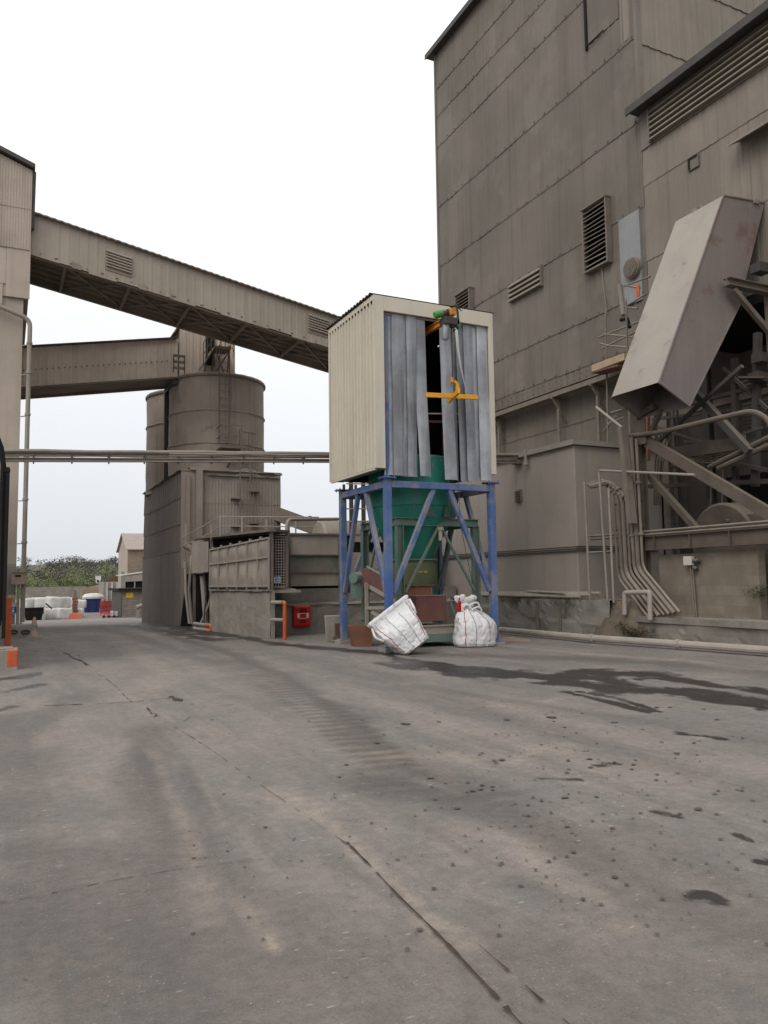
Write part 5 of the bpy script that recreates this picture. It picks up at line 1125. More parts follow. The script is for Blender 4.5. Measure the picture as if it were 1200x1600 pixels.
# trailer at the left edge
tl = thing('parked_trailer', 'tall pale box trailer with black edge frame cut off by the left edge', 'trailer', (-.02, 17.6, 0))
xr = PY(3, 800, 17.6).x
sec = [(xr-2.6, .95), (xr-.0, .95), (xr+.0, 4.1), (xr-.05, 4.45), (xr-.16, 4.75), (xr-.4, 4.9), (xr-2.6, 4.9)]
mb = MB(); mb.prism([(x, 17.6, z) for x, z in sec], (0, 9, 0)); mb.build('body', m_trailer, tl)
mb = MB(); e = [Vector((x, 17.57, z)) for x, z in sec[1:6]]
mb.tube(e, .055, 8); mb.bar((xr+.09, 17.5, .6), (xr+.09, 17.5, 4.05), .05, .07); mb.bar((xr+.13, 17.48, 3.98), (xr+.02, 17.5, 3.98), .05); mb.bar((xr-2.5, 17.55, .9), (xr+.05, 17.55, .9), .1); mb.build('edge_frame', m_black, tl)
mb = MB()
for y in (19, 20.3): mb.tube([(xr-.3, y, .5), (xr-.02, y, .5)], .5, 24)
mb.build('wheel', m_rubber, tl)
mb = MB(); mb.box(xr-2.4, xr-.1, 17.7, 25, .6, .93); mb.build('chassis', m_darksteel, tl)

# ================================================================== CONVEYOR GALLERIES
def zt1(x): return 14.33-.1885*(x-.46)
def zb1(x): return 12.83-.178*(x-.46)
g1 = thing('conveyor_gallery', 'long enclosed conveyor bridge sloping down from the left building towards the tower', 'conveyor bridge', (.56, 29.5, 13))
YA, YB_ = 28.2, 31.0; xa, xb = .51, 18.1
mb = MB(); k = 0; x = xa; pit = .31
while x < xb:
    for f0, f1, h0, h1 in ((0, .62, 0, 0), (.62, .68, 0, .007), (.68, .92, .007, .007), (.92, .98, .007, 0), (.98, 1, 0, 0)):
        p, q = x+f0*pit, min(x+f1*pit, xb); mb.tint = [-.025, .01, .03, -.01, .0][(k//3) % 5]
        zj = .03*math.sin(k//3*2.3)
        mb.quad((p, YA-h0, zb1(p)+zj), (q, YA-h1, zb1(q)+zj), (q, YA-h1, zt1(q)), (p, YA-h0, zt1(p)))
    x += pit; k += 1
mb.tint = 0; mb.build('side_cladding', m_gallery, g1)
mb = MB(); mb.prism([(xa, YB_, zb1(xa)), (xb, YB_, zb1(xb)), (xb, YB_, zt1(xb)), (xa, YB_, zt1(xa))], (0, .05, 0)); mb.build('far_side', m_gallery, g1)
mb = MB(); n = 150; vs = []
for i in range(n+1):
    x = xa-.1+(xb-xa)*i/n; z = zt1(x)+.02+.02*(i % 2)
    vs += [(x, YA-.16, z-.10), (x, YA-.16, z-.05), (x, (YA+YB_)/2, z+.22), (x, YB_+.16, z-.05)]
f = []
for i in range(n): f += [(i*4+j, i*4+4+j, i*4+5+j, i*4+1+j) for j in range(3)]
mb.add(vs, f); mb.build('roof', m_steel, g1)
mb = MB(); o = .22
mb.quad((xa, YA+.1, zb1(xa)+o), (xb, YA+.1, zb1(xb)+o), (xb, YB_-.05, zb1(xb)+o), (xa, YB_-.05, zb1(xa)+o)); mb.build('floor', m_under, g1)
mb = MB()
for y in (YA+.12, YB_-.1): mb.ibeam((xa, y, zb1(xa)+.1), (xb, y, zb1(xb)+.1), .16, .26)
for y in (YA+.7, YA+1.2, YA+1.7, YA+2.2): mb.bar((xa, y, zb1(xa)+.16), (xb, y, zb1(xb)+.16), .08, .08)
x = xa+1.1; k = 0
while x < xb-2: 
    mb.ibeam((x, YA+.1, zb1(x)+.04), (x, YB_-.05, zb1(x)+.04), .12, .16)
    x2 = x+2.15; 
    for s_, e_ in (((x, YA+.2), (x2, YB_-.2)), ((x, YB_-.2), (x2, YA+.2))): mb.bar((*s_, zb1(s_[0])+.06+.03*(s_[1] > 29)), (*e_, zb1(e_[0])+.06+.03*(s_[1] > 29)), .07, .05)
    x += 2.15; k += 1
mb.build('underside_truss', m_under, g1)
def side_louvre(p0, p1, parent):
    a, b = PY(*p0, YA-.05), PY(*p1, YA-.05); mb = MB(); n = 6; sl_ = -.18; w = b.x-a.x
    for i in range(n):
        z = a.z-.12-i*(.62/n)
        mb.prism([(a.x, YA-.02, z+.09), (a.x, YA-.02, z+.02), (a.x, YA-.10, z-.02), (a.x, YA-.11, z+.005)], (w, 0, sl_*w))
    lv = mb.build('louvre_vent', m_gallery, parent)
    mb = MB(); mb.prism([(a.x-.02, YA-.03, a.z-.05), (a.x-.02, YA-.03, a.z-.78), (a.x-.02, YA-.015, a.z-.78), (a.x-.02, YA-.015, a.z-.05)], (w+.04, 0, sl_*w)); mb.build('backing', m_under, lv)
side_louvre((166, 387), (206, 398), g1); side_louvre((482, 488), (514, 497), g1)
for x0, x1, hh in ((112, 127, .22), (218, 230, .2), (268, 270, .2)):
    a = PY(x0, 410, YA-.02); b = PY(x1, 410, YA-.02); mb = MB(); mb.prism([(a.x, YA-.03, zb1(a.x)-.02), (b.x, YA-.03, zb1(b.x)-.02), (b.x, YA-.03, zb1(b.x)+hh*.8), ((a.x+b.x)/2, YA-.03, zb1(a.x)+hh*.7), (a.x, YA-.03, zb1(a.x)+hh)], (0, .008, 0)); mb.build('rusted_notch', m_under, g1)
mb = MB()
for i in range(34): 
    x = xa+.3+i*.5; mb.obox((x, YA-.02, zb1(x)+.12+rng.uniform(-.02, .02)), (.05*rng.random()+.01, 0, 0), (0, .012, 0), (0, 0, .012))
mb.build('fixing_screw_row', m_steel, g1)['kind'] = 'stuff'

def zt2(x): return 10.96+.184*(x-.69)
def zb2(x): return 9.40+.172*(x-.69)
g2 = thing('conveyor_gallery', 'lower far conveyor bridge running level from behind the left building to the silo head', 'conveyor bridge', (.5, 34, 10))
mb = MB(); x = -2.0; k = 0
while x < 6.3:
    for f0, f1, h0, h1 in ((0, .6, 0, 0), (.6, .7, 0, .015), (.7, .9, .015, .015), (.9, 1, .015, 0)):
        p, q = x+f0*.28, x+f1*.28; mb.tint = .05*math.sin(k//3*1.9); mb.quad((p, 33-h0, zb2(p)), (q, 33-h1, zb2(q)), (q, 33-h1, zt2(q)), (p, 33-h0, zt2(p)))
    x += .28; k += 1
mb.tint = 0; mb.quad((-2, 35.2, zb2(-2)), (6.3, 35.2, zb2(6.3)), (6.3, 35.2, zt2(6.3)), (-2, 35.2, zt2(-2))); mb.build('side_cladding', m_gallery_far, g2)
mb = MB(); mb.prism([(-2, 32.85, zt2(-2)), (6.3, 32.85, zt2(6.3)), (6.3, 32.85, zt2(6.3)+.06), (-2, 32.85, zt2(-2)+.06)], (0, 2.5, 0)); mb.build('roof', m_darksteel, g2)
mb = MB(); mb.prism([(-2, 33.1, zb2(-2)+.05), (6.3, 33.1, zb2(6.3)+.05), (6.3, 33.1, zb2(6.3)+.1), (-2, 33.1, zb2(-2)+.1)], (0, 2, 0))
for y in (33.1, 35.05): mb.bar((-2, y, zb2(-2)+.02), (6.4, y, zb2(6.4)+.02), .1, .14)
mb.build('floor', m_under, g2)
mb = MB()
for i in range(34): x = -1+i*.21; mb.obox((x, 32.975, (zt2(x)+zb2(x))/2-.12), (.02, 0, 0), (0, .015, 0), (0, 0, .02))
mb.build('fixing_screw_row', m_darksteel, g2)['kind'] = 'stuff'
mb = MB(); mb.bar((6.3, 35.0, zb2(6.3)-.1), (6.3, 35.0, 6.1), .22); mb.bar((6.3, 35, zb2(6.3)-.2), (6.3, 33.1, zb2(6.3)-.2), .2); mb.build('support_leg', m_darksteel, g2)

# ------------------------------------------------------------------ pipe bridge
pbz = lambda x: 4.79+.051*x
pbr = thing('pipe_bridge', 'level pipe bridge of steel beam and dusty pipes spanning the yard at mid height', 'pipe bridge', (4, 20.2, 4.9))
mb = MB(); mb.ibeam((-3, 20.2, pbz(-3)-.19), (14.62, 20.2, pbz(14.6)-.19), .14, .10, .02); mb.build('beam', m_pipe, pbr)
for k, (dy, dz, r) in enumerate(((-.05, .0, .055), (.12, -.03, .045), (.0, -.09, .03))):
    mb = MB(); pts = [(x, 20.2+dy, pbz(x)+dz+.02*noise.noise(Vector((x*.8, k, 0)))) for x in np.linspace(-3, 14.62, 34)]; mb.tube(pts, r, 8); mb.build('pipe', m_pipe if k else m_steel, pbr, smooth=True)
for k in range(3):
    mb = MB(); pts = [(x, 20.12+.03*k, pbz(x)-.03-.05*k*abs(math.sin((x-3.6)*1.1+k))+.02*noise.noise(Vector((x*2, k*3, 1)))) for x in np.linspace(3.7, 8.6, 24)]; mb.tube(pts, .028, 6); mb.build('cable', m_pipel, pbr, smooth=True)
mb = MB()
for x in np.arange(-2, 14, .85): mb.box(x-.02, x+.02, 20.1, 20.3, pbz(x)-.14, pbz(x)-.09); mb.bar((x, 20.2, pbz(x)-.24), (x, 20.2, pbz(x)-.29), .03)
mb.build('clamp', m_darksteel, pbr)
mb = MB(); mb.ibeam((-2.6, 20.2, 0), (-2.6, 20.2, pbz(-2.6)-.25), .2, .2); mb.bar((14.5, 20.0, 5.3), (14.5, 20.4, 5.3), .1); mb.build('support_column', m_steel, pbr)

# ================================================================== SILOS
SX0, SX1, SY0, SY1, SZ = 6.2, 10.27, 31.0, 40.2, 6.12
sb = thing('silo_base_building', 'square sheeted building with darker left wall carrying the two silos', 'industrial building', (SX0, SY0, -.2))
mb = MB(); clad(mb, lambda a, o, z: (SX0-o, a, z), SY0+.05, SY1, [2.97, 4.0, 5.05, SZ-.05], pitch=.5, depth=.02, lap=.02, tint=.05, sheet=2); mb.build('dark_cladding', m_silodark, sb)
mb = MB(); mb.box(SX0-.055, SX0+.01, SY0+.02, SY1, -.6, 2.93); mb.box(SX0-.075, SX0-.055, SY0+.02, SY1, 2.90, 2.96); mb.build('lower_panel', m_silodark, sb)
mb = MB(); clad(mb, lambda a, o, z: (a, SY0-o, z), SX0+.55, SX1, [.2, 2.0, 4.85, SZ-.05], pitch=.13, depth=.018, lap=.015, tint=.03, sheet=6); mb.build('front_cladding', m_siloclad, sb)
mb = MB(); mb.box(SX0+.02, SX1-.02, SY0+.03, SY1, -.6, SZ-.1); mb.box(SX0-.02, SX0+.56, SY0-.02, SY0+.028, -.3, SZ-.04); mb.build('wall', m_siloclad, sb)
# dusty roof with lumpy drifts along its edge
def drift(x0, x1, y0, y1, z, h, n=30, m=8):
    vs = []
    for i in range(n+1):
        for j in range(m+1):
            u, v = i/n, j/m; e = math.sin(math.pi*v)**.5
            p = Vector((x0+(x1-x0)*u, y0+(y1-y0)*v, z)); p.z += h*e*(.55+.9*noise.noise(p*1.3)+.3*noise.noise(p*4)); p.x += .06*noise.noise(p*3); p.y += .06*noise.noise(p*3+Vector((5, 0, 0)))
            vs.append(p)
    return vs, [(i*(m+1)+j, (i+1)*(m+1)+j, (i+1)*(m+1)+j+1, i*(m+1)+j+1) for i in range(n) for j in range(m)]
mb = MB(); mb.box(SX0-.06, SX1+.06, SY0-.06, SY1, SZ-.04, SZ+.02); mb.box(SX1-1.0, SX1+.02, SY0-.04, SY1, SZ+.02, SZ+.06)
for a in ((SX0+.3, SX1-.3, SY0-.16, SY0+.5, SZ, .16), (SX0+1.0, SX1-.1, SY0-.14, SY0+.1, SZ-.18, .18)): mb.add(*drift(*a))
v, f = drift(SY0, SY1, SX0-.14, SX0+.4, SZ-.02, .14); mb.add([(p.y, p.x, p.z) for p in v], f)
mb.build('roof', m_dustheap, sb)
mb = MB(); mb.box(6.72, 6.98, SY0-.2, SY0-.03, -.1, SZ+.0); mb.box(6.36, 6.5, SY0-.12, SY0-.03, -.1, 5.9); mb.build('vertical_duct', m_siloclad, sb)
mb = MB(); q = PY(314, 800, SY0-.12); mb.tube([(q.x, SY0-.12, SZ), (q.x, SY0-.12, 2.0)], .045, 8); mb.build('downpipe', m_darksteel, sb)
def ladder(p0, p1, w, parent, m=m_steel, step=.3, cage=None, right=Vector((1, 0, 0))):
    p0, p1 = Vector(p0), Vector(p1); mb = MB()
    for s in (-w/2, w/2): mb.bar(p0+right*s, p1+right*s, .035, .05)
    n = int((p1-p0).length/step)
    for k in range(n): c = p0.lerp(p1, (k+.5)/n); mb.tube([c-right*w/2, c+right*w/2], .014, 6)
    o = mb.build('ladder', m, parent)
    if cage:
        mb = MB(); z = cage[0]
        fw = Vector((0, -1, 0))
        while z <= cage[1]+.01:
            c = Vector((p0.x, p0.y, z)); mb.tube([c+right*(w/2+.12)*math.cos(t)+fw*.62*math.sin(t) for t in np.linspace(0, math.pi, 10)], .016, 5); z += .62
        for t in np.linspace(.2, math.pi-.2, 5): mb.bar(Vector((p0.x, p0.y, cage[0]))+right*(w/2+.12)*math.cos(t)+fw*.62*math.sin(t), Vector((p0.x, p0.y, cage[1]))+right*(w/2+.12)*math.cos(t)+fw*.62*math.sin(t), .03, .012)
        mb.build('safety_cage', m, o)
    return o
q = PY(383, 780, SY0-.22); ladder((q.x, SY0-.22, 3.2), (q.x, SY0-.22, 6.5), .42, sb)
mb = MB(); 
for zz in (3.9, 5.0): mb.box(q.x-.55, q.x-.15, SY0-.3, SY0-.02, zz, zz+.04)
for zz in (4.0, 5.3): mb.box(q.x+.2, q.x+.6, SY0-.4, SY0-.02, zz, zz+.04)
mb.bar((q.x+.35, SY0-.3, 4.0), (q.x+.3, SY0-.3, 6.2), .03); mb.bar((q.x+.5, SY0-.3, 4.0), (q.x+.45, SY0-.3, 6.2), .03); mb.build('step_bracket', m_steel, sb)

def silo(cx, cy, r, z0, z1, lab):
    t = thing('storage_silo', lab, 'silo', (cx, cy, z0)); n = 96; mb = MB(); rings = []
    zs = sorted(set(list(np.linspace(z0, z1-.02, 28))))
    for z in zs: rings.append([(cx+(r+.035*noise.noise(Vector((math.cos(a)*2.2, math.sin(a)*2.2, z*.9)))+.012*noise.noise(Vector((math.cos(a)*7, math.sin(a)*7, z*3))))*math.cos(a), cy+(r+.035*noise.noise(Vector((math.cos(a)*2.2, math.sin(a)*2.2, z*.9))))*math.sin(a), z) for a in [2*math.pi*k/n for k in range(n)]])
    mb.loft(rings, False, True); mb.build('shell', m_silo, t, smooth=True)
    mb = MB()
    for z, w in ((z1-1.55, .04), (z1-2.95, .035)):
        if z > z0: mb.loft([[(cx+rr*math.cos(2*math.pi*k/n), cy+rr*math.sin(2*math.pi*k/n), zz+.012*math.sin(k*.9)) for k in range(n)] for rr, zz in ((r+.01, z-w), (r+.05, z-w*.5), (r+.05, z+w*.5), (r+.01, z+w))], False, False)
    mb.build('weld_band', m_silo, t, smooth=True, angle=80)
    mb = MB(); mb.loft([[(cx+rr*math.cos(2*math.pi*k/n), cy+rr*math.sin(2*math.pi*k/n), zz+.02*noise.noise(Vector((math.cos(k*.4)*3, k*.21, rr)))) for k in range(n)] for rr, zz in ((r-.02, z1-.12), (r+.07, z1-.10), (r+.08, z1-.02), (r+.03, z1+.06), (r-.6, z1+.12), (.2, z1+.2))], False, True); mb.build('roof_rim', m_steel, t, smooth=True, angle=60)
    return t
s1 = silo(8.32, 34.0, 2.06, 5.9, 10.42, 'broad round dusty silo with a ladder, nearer of the two')
silo(8.2, 38.7, 2.15, 5.9, 10.75, 'round silo half hidden behind the nearer one')
lx = PY(351, 600, 31.75).x
ladder((lx, 31.78, 7.4), (lx, 31.78, 11.6), .42, s1)
mb = MB(); a = PY(345, 700, 31.2); b = PY(377, 700, 31.2); z = a.z
mb.box(a.x, b.x, 31.05, 31.95, z, z+.06); mb.bar((b.x-.2, 31.1, z), (b.x-.4, 32, z-.7), .05)
for x in (a.x, (a.x+b.x)/2, b.x-.02):
    mb.bar((x, 31.07, z), (x, 31.07, z+.95), .035)
for zz in (z+.5, z+.95): mb.bar((a.x, 31.07, zz), (b.x, 31.07, zz), .03); mb.bar((a.x, 31.07, zz), (a.x, 31.9, zz), .03)
mb.build('ladder_platform', m_steel, s1)
mb = MB(); 
for p0, p1 in (((b.x+.1, 31.5, z+.8), (b.x+.75, 31.6, z+.75)), ((b.x+.1, 31.5, z+.1), (b.x+.75, 31.6, z)), ((b.x+.4, 31.5, z+.8), (b.x+.4, 31.5, z-1.3)), ((b.x+.55, 31.5, z+.8), (b.x+.55, 31.5, z-1.3)), ((b.x+.02, 31.5, z+.9), (b.x+.02, 31.5, z-1.3))): mb.bar(p0, p1, .035)
mb.build('handrail', m_steel, s1)
# head house on the silo
hh = thing('silo_head_house', 'small sheeted head house with a railed landing on top of the nearer silo', 'head house', (7.6, 34, 10.45))
hx0, hx1, hy0, hy1, hz0, hz1 = 6.45, 8.86, 33.0, 35.6, 10.3, 12.62
mb = MB(); clad(mb, lambda a, o, z: (a, hy0-o, z), hx0, hx1, [hz0, hz1], pitch=.3, depth=.015, lap=0, tint=.04); clad(mb, lambda a, o, z: (hx0-o, a, z), hy0, hy1, [hz0, hz1], pitch=.3, depth=.015, lap=0, tint=.04); mb.build('wall_cladding', m_gallery_far, hh)
mb = MB(); mb.box(hx0+.02, hx1, hy0+.02, hy1, hz0, hz1); mb.build('wall', m_gallery_far, hh)
mb = MB(); mb.prism([(hx0-.25, hy0-.06, hz1-.35), (hx0-.05, hy0-.06, hz1+.03), (hx1+.06, hy0-.06, hz1+.03), (hx1+.06, hy0-.06, hz1-.03), (hx0-.02, hy0-.06, hz1-.03), (hx0-.2, hy0-.06, hz1-.37)], (0, 2.7, 0)); mb.build('roof', m_steel, hh)
a = PY(321, 555, hy0-.03); b = PY(335, 522, hy0-.03); mb = MB(); mb.box(a.x, b.x, hy0-.04, hy0-.022, 11.0, 12.5); mb.build('doorway', m_black, hh)
mb = MB(); A_ = PY(316, 574, 32.2); B_ = PY(334, 545, 32.2); C_ = PY(358, 545, 32.2)
mb.prism([(A_.x, 31.95, A_.z), (B_.x, 31.95, B_.z), (B_.x, 31.95, B_.z+.08), (A_.x, 31.95, A_.z+.08)], (0, .9, 0)); mb.box(B_.x, C_.x, 31.95, 32.9, B_.z, B_.z+.08)
for f in (0, .33, .66, 1): p = Vector((A_.x, 31.97, A_.z)).lerp(Vector((B_.x, 31.97, B_.z)), f); mb.bar(p, p+Vector((0, 0, 1.0)), .035)
for dz in (.5, 1.0): mb.bar((A_.x, 31.97, A_.z+dz), (B_.x, 31.97, B_.z+dz), .03); mb.bar((B_.x, 31.97, B_.z+dz), (C_.x, 31.97, B_.z+dz), .03)
for f in (.33, .66, 1): x = B_.x+(C_.x-B_.x)*f; mb.bar((x, 31.97, B_.z), (x, 31.97, B_.z+1), .03)
for x in (B_.x-.3, B_.x, C_.x): mb.bar((x, 32.2, B_.z), (x, 32.6, hz0), .06)
mb.bar((B_.x, 32.0, B_.z), (C_.x, 32.6, hz0), .05); mb.bar((C_.x, 32.0, B_.z), (B_.x, 32.6, hz0), .05)
mb.build('landing', m_steel, hh)
mb = MB()
for z in (11.0, 11.5, 11.9): mb.tube([(lx+.36*math.cos(t), 31.78-.6*math.sin(t), z+.35) for t in np.linspace(0, math.pi, 10)], .018, 5)
for t in np.linspace(.1, 3.04, 5): mb.bar((lx+.36*math.cos(t), 31.78-.6*math.sin(t), 11.0), (lx+.36*math.cos(t), 31.78-.6*math.sin(t), 12.3), .025, .012)
mb.build('safety_cage', m_steel, hh)
mb = MB(); p0 = PY(266, 588, 33.2); q0 = PY(283, 570, 33.2); mb.bar((p0.x, 32.5, p0.z), (p0.x, 32.5, p0.z+.75), .05); mb.bar((q0.x, 32.5, p0.z), (q0.x, 32.5, p0.z+.75), .05)
for k in range(3): mb.bar((p0.x, 32.5, p0.z+.2+k*.26), (q0.x, 32.5, p0.z+.2+k*.26), .05, .1)
mb.build('side_guard', m_steel, hh)
mb = MB(); 
for k in range(4): x = PY(372+k*6, 580, 33.5).x; mb.box(x, x+.25, 33.2, 33.6, 10.45, 10.62)
mb.build('roof_hatch', m_steel, hh)

# ================================================================== LOADING BAY between silo and feeder
def lw(t): return Vector((7.0-.58*t, 22.1+4.85*t, 0))      # line of the bay's road side wall
wall_d = (lw(1)-lw(0)).normalized(); wall_n = Vector((-wall_d.y, wall_d.x, 0)).normalized()
if wall_n.x > 0: wall_n = -wall_n
rw = thing('bay_retaining_wall', 'rough grey concrete retaining wall of the loading bay facing the road', 'wall', tuple(lw(.5)))
def relief(P, nrm, u0, u1, z0f, z1f, nu, nz, amp):
    vs = [];
    for i in range(nu+1):
        for j in range(nz+1):
            u = u0+(u1-u0)*i/nu; z = z0f(u)+(z1f(u)-z0f(u))*j/nz; p = P(u)+Vector((0, 0, z)); vs.append(p+nrm*(amp*(noise.noise(p*2.3)+.5*noise.noise(p*6))))
    return vs, [(i*(nz+1)+j, (i+1)*(nz+1)+j, (i+1)*(nz+1)+j+1, i*(nz+1)+j+1) for i in range(nu) for j in range(nz)]
mb = MB(); mb.add(*relief(lw, wall_n, 0, 1.02, lambda u: -.25+.12*u, lambda u: 1.42-.02*u+.02*math.sin(u*40), 60, 16, .025))
a, b = lw(0), lw(1.02); mb.prism([a+Vector((.02, 0, -.2)), a+Vector((.14, 0, -.2)), b+Vector((.6, 0, -.2)), b+Vector((.02, 0, -.2))], (0, 0, 1.6)); mb.build('wall', m_conc, rw)
mb = MB(); 
for k in range(22):
    u = k/22; p = lw(u+.02)+wall_n*.02+Vector((0, 0, 1.40)); mb.obox(p, wall_d*rng.uniform(.08, .15), wall_n*rng.uniform(.03, .07), Vector((0, 0, rng.uniform(.015, .04))))
mb.build('ledge_dust', m_dustheap, rw)
# bulging steel shutters over the wall
sh = thing('bay_side_panel', 'bulging ribbed steel side panel above the retaining wall with lifting lugs on top', 'panel', tuple(lw(.5)+Vector((0, 0, 1.5))))
mb = MB(); n = 120; nz = 22; vs = []
m_panel = mat('dusty_panel', (.33, .288, .243), (.27, .238, .205), scale=1.2, streak=.35, streak_col=(.17, .148, .125), dust=.4, bump=.15, patch=.3, patch_col=(.18, .16, .14), patch_scale=2)
for i in range(n+1):
    u = i/n; kk = u*6; fr = kk-int(kk) if u < 1 else 1
    for j in range(nz+1):
        v = j/nz; z = 1.46+(2.94-.16*u-1.46)*v
        bul = .055*math.sin(math.pi*fr)*abs(math.sin(math.pi*min(v*1.9, 1.9) if v < .62 else math.pi*(v-.62)/.38*.98))+.03*noise.noise(Vector((u*7, v*3, 2)))*math.sin(math.pi*v)
        vs.append(lw(u)+wall_n*(.02+bul)+Vector((0, 0, z)))
mb.add(vs, [(i*(nz+1)+j, (i+1)*(nz+1)+j, (i+1)*(nz+1)+j+1, i*(nz+1)+j+1) for i in range(n) for j in range(nz)]); mb.build('sheet', m_panel, sh, smooth=True, angle=50)
for k in range(7):
    u = k/6; p = lw(u)+wall_n*.05; zt = 2.94-.16*u
    mb = MB(); mb.bar(p+Vector((0, 0, 1.44)), p+Vector((0, 0, zt+.02)), .05, .05); mb.build('rib', m_panel, sh)
    if 0 < k: mb = MB(); mb.obox(lw(u-.03)+Vector((0, 0, zt+.05)), wall_d*.05, wall_n*.03, (0, 0, .05)); mb.build('lug', m_panel, sh)
mb = MB()
for v in (.05, .62, 1.0): mb.bar(lw(0)+wall_n*.06+Vector((0, 0, 1.46+1.48*v)), lw(1)+wall_n*.06+Vector((0, 0, 1.46+1.32*v)), .05, .05)
mb.build('rail', m_panel, sh)
# canopy with dark inside, far sheet, leaning clutter
cn = thing('bay_canopy', 'thin flat canopy over the dark gap above the bulging panel', 'canopy', tuple(lw(.5)+Vector((0, 0, 3.1))))
mb = MB(); a, b = lw(-.02)+wall_n*.08, lw(1.4)+wall_n*.05; mb.prism([a+Vector((0, 0, 3.12)), b+Vector((0, 0, 3.24)), Vector((11, b.y, 3.24)), Vector((14, 24.3, 3.17)), Vector((7.9, 24.3, 3.17)), Vector((7.75, 22.5, 3.13)), Vector((a.x+.2, a.y, 3.12))], (0, 0, .07)); mb.build('roof_sheet', m_steel, cn)
mb = MB(); mb.prism([lw(0.2)+Vector((.35, .1, 1.4)), lw(1.35)+Vector((.35, 0, 1.0)), lw(1.35)+Vector((.35, 0, 3.2)), lw(0.2)+Vector((.35, .1, 3.1))], (.05, 0, 0)); mb.build('gap_shade_sheet', m_black, cn)  # black sheet paints the shade in the gap under the canopy
for u in (.0, 1.02, 1.38):
    mb = MB(); p = lw(u)+Vector((.05, .05, 0)); mb.bar(p+Vector((0, 0, 1.3 if u < 1 else -.2)), p+Vector((0, 0, 3.2)), .09); mb.build('post', m_steel, cn)
mb = MB(); a, b = lw(1.03)+wall_n*.04, lw(1.38)+wall_n*.04; mb.prism([a+Vector((0, 0, 2.02)), b+Vector((0, 0, 2.0)), b+Vector((0, 0, 3.18)), a+Vector((0, 0, 3.08))], tuple(wall_n*.03))
tag(mb.build('far_sheet_panel', m_panel, loc=tuple(a)), 'flat square sheet panel hanging left of the bulging ribbed one', 'panel')
r = random.Random(4)
for i, lab in enumerate(('long pale pole leaning beside the silo building foot', 'bent pale pipe leaning between pole and wall', 'short thick tube leaning at the end of the retaining wall', 'thin bar slanting across the leaning poles', 'dark rod standing behind the leaning poles')):
    px0 = (300, 296, 322, 313, 318)[i]; px1 = (299, 289, 316, 333, 317)[i]; y0 = (975, 960, 960, 962, 965)[i]; y1 = (868, 878, 900, 920, 880)[i]
    d0 = 28.3-.25*i; mb = MB(); p, q = PD(px0, y0, d0), PD(px1, y1, d0+.4); p.z = max(-.05, min(p.z, .2)); mid = p.lerp(q, .5)+Vector((.05*(i-2), 0, 0)); mb.tube([p, mid, q], (.05, .05, .09, .035, .03)[i], 8)
    tag(mb.build('leaning_pole', (m_pipel, m_pipe, m_panel, m_pipe, m_darksteel)[i], loc=tuple(p)), lab, 'pole', 'poles leaning by the silo foot')
mb = MB(); c = PD(296, 930, 30.3); mb.prism([(c.x-.35, c.y, -.2), (c.x+.9, c.y, -.2), (c.x+.75, c.y, 2.0), (c.x-.1, c.y, 2.0)], (0, .1, 0)); tag(mb.build('opening_shade_sheet', m_black, loc=(c.x, c.y, 0)), 'black sheet painted as shade in the gap between silo building and loading bay', 'shade sheet')  # black sheet stands for the shade between the two buildings
mb = MB(); p, q = PD(288, 852, 30), PD(300, 858, 30); mb.tube(fillet([p, q, q+Vector((.1, 0, -.5))], .15), .12, 10); mb.box(q.x-.35, q.x+.1, q.y-.2, q.y+.2, q.z-.7, q.z-.35)
tag(mb.build('vent_elbow', m_pipe, loc=tuple(p), smooth=True), 'dusty elbow vent pipe at the corner of the silo building', 'pipe')
# low orange barrier
q = AT(316, 28.2); ob_ = thing('low_barrier', 'low two bar barrier with an orange end below the leaning poles', 'barrier', tuple(q))
a, b = PD(303, 974, 27.6), PD(327, 977, 26.9); 
mb = MB()
for dz in (.0, -.17): mb.tube([a+Vector((0, 0, dz)), b+Vector((0, 0, dz))], .055, 8)
mb.tube([a+Vector((.05, 0, 0)), (a.x+.05, a.y, -.05)], .05, 8); mb.build('bar', m_pipel, ob_)
mb = MB(); d = (b-a).normalized()
mb.tube(fillet([b-d*.18, b+d*.12, b+d*.12+Vector((0, 0, -.19)), b-d*.2+Vector((0, 0, -.19))], .06), .065, 8); mb.tube([b+Vector((0, 0, -.2)), (b.x, b.y, -.05)], .05, 8); mb.build('painted_end', m_orange, ob_, smooth=True)
# front of the bay
fw_ = thing('bay_front_wall', 'stepped concrete front wall of the loading bay carrying the red fire box', 'wall', (9, 23.4, 0))
mb = MB(); mb.add(*relief(lambda u: Vector((u, 23.4, 0)), Vector((0, -1, 0)), 7.45, 14.5, lambda u: -.05, lambda u: .93+.03*math.sin(u*3), 60, 12, .025)); mb.box(7.45, 14.5, 23.43, 24.05, -.05, .92)
mb.add(*relief(lambda u: Vector((u, 24.05, 0)), Vector((0, -1, 0)), 7.6, 14.5, lambda u: .85, lambda u: 1.42, 50, 6, .02)); mb.box(7.3, 14.5, 24.08, 28, .0, 1.40); mb.build('wall', m_concd, fw_)
mb = MB(); mb.box(7.06, 8.0, 22.25, 24.06, 1.32, 1.40); mb.prism([(7.02, 22.2, 1.42), (7.12, 22.15, 1.0), (7.02, 22.2, .9), (6.98, 22.2, 1.2)], (.06, .1, 0)); mb.build('ledge', m_conc, fw_)
mb = MB(); v, f = drift(7.5, 14, 23.36, 24.05, .91, .10); mb.add(v, f); v, f = drift(7.05, 7.9, 22.3, 23.4, 1.40, .07, 12); mb.add(v, f); mb.build('ledge_dust', m_dustheap, fw_)
pu = thing('bay_front_panel', 'large steel front panel faded from green with framed edges', 'panel', (8.7, 24, 1.4))
a, b = PY(450, 838, 24.0), PY(529, 838, 24.0)
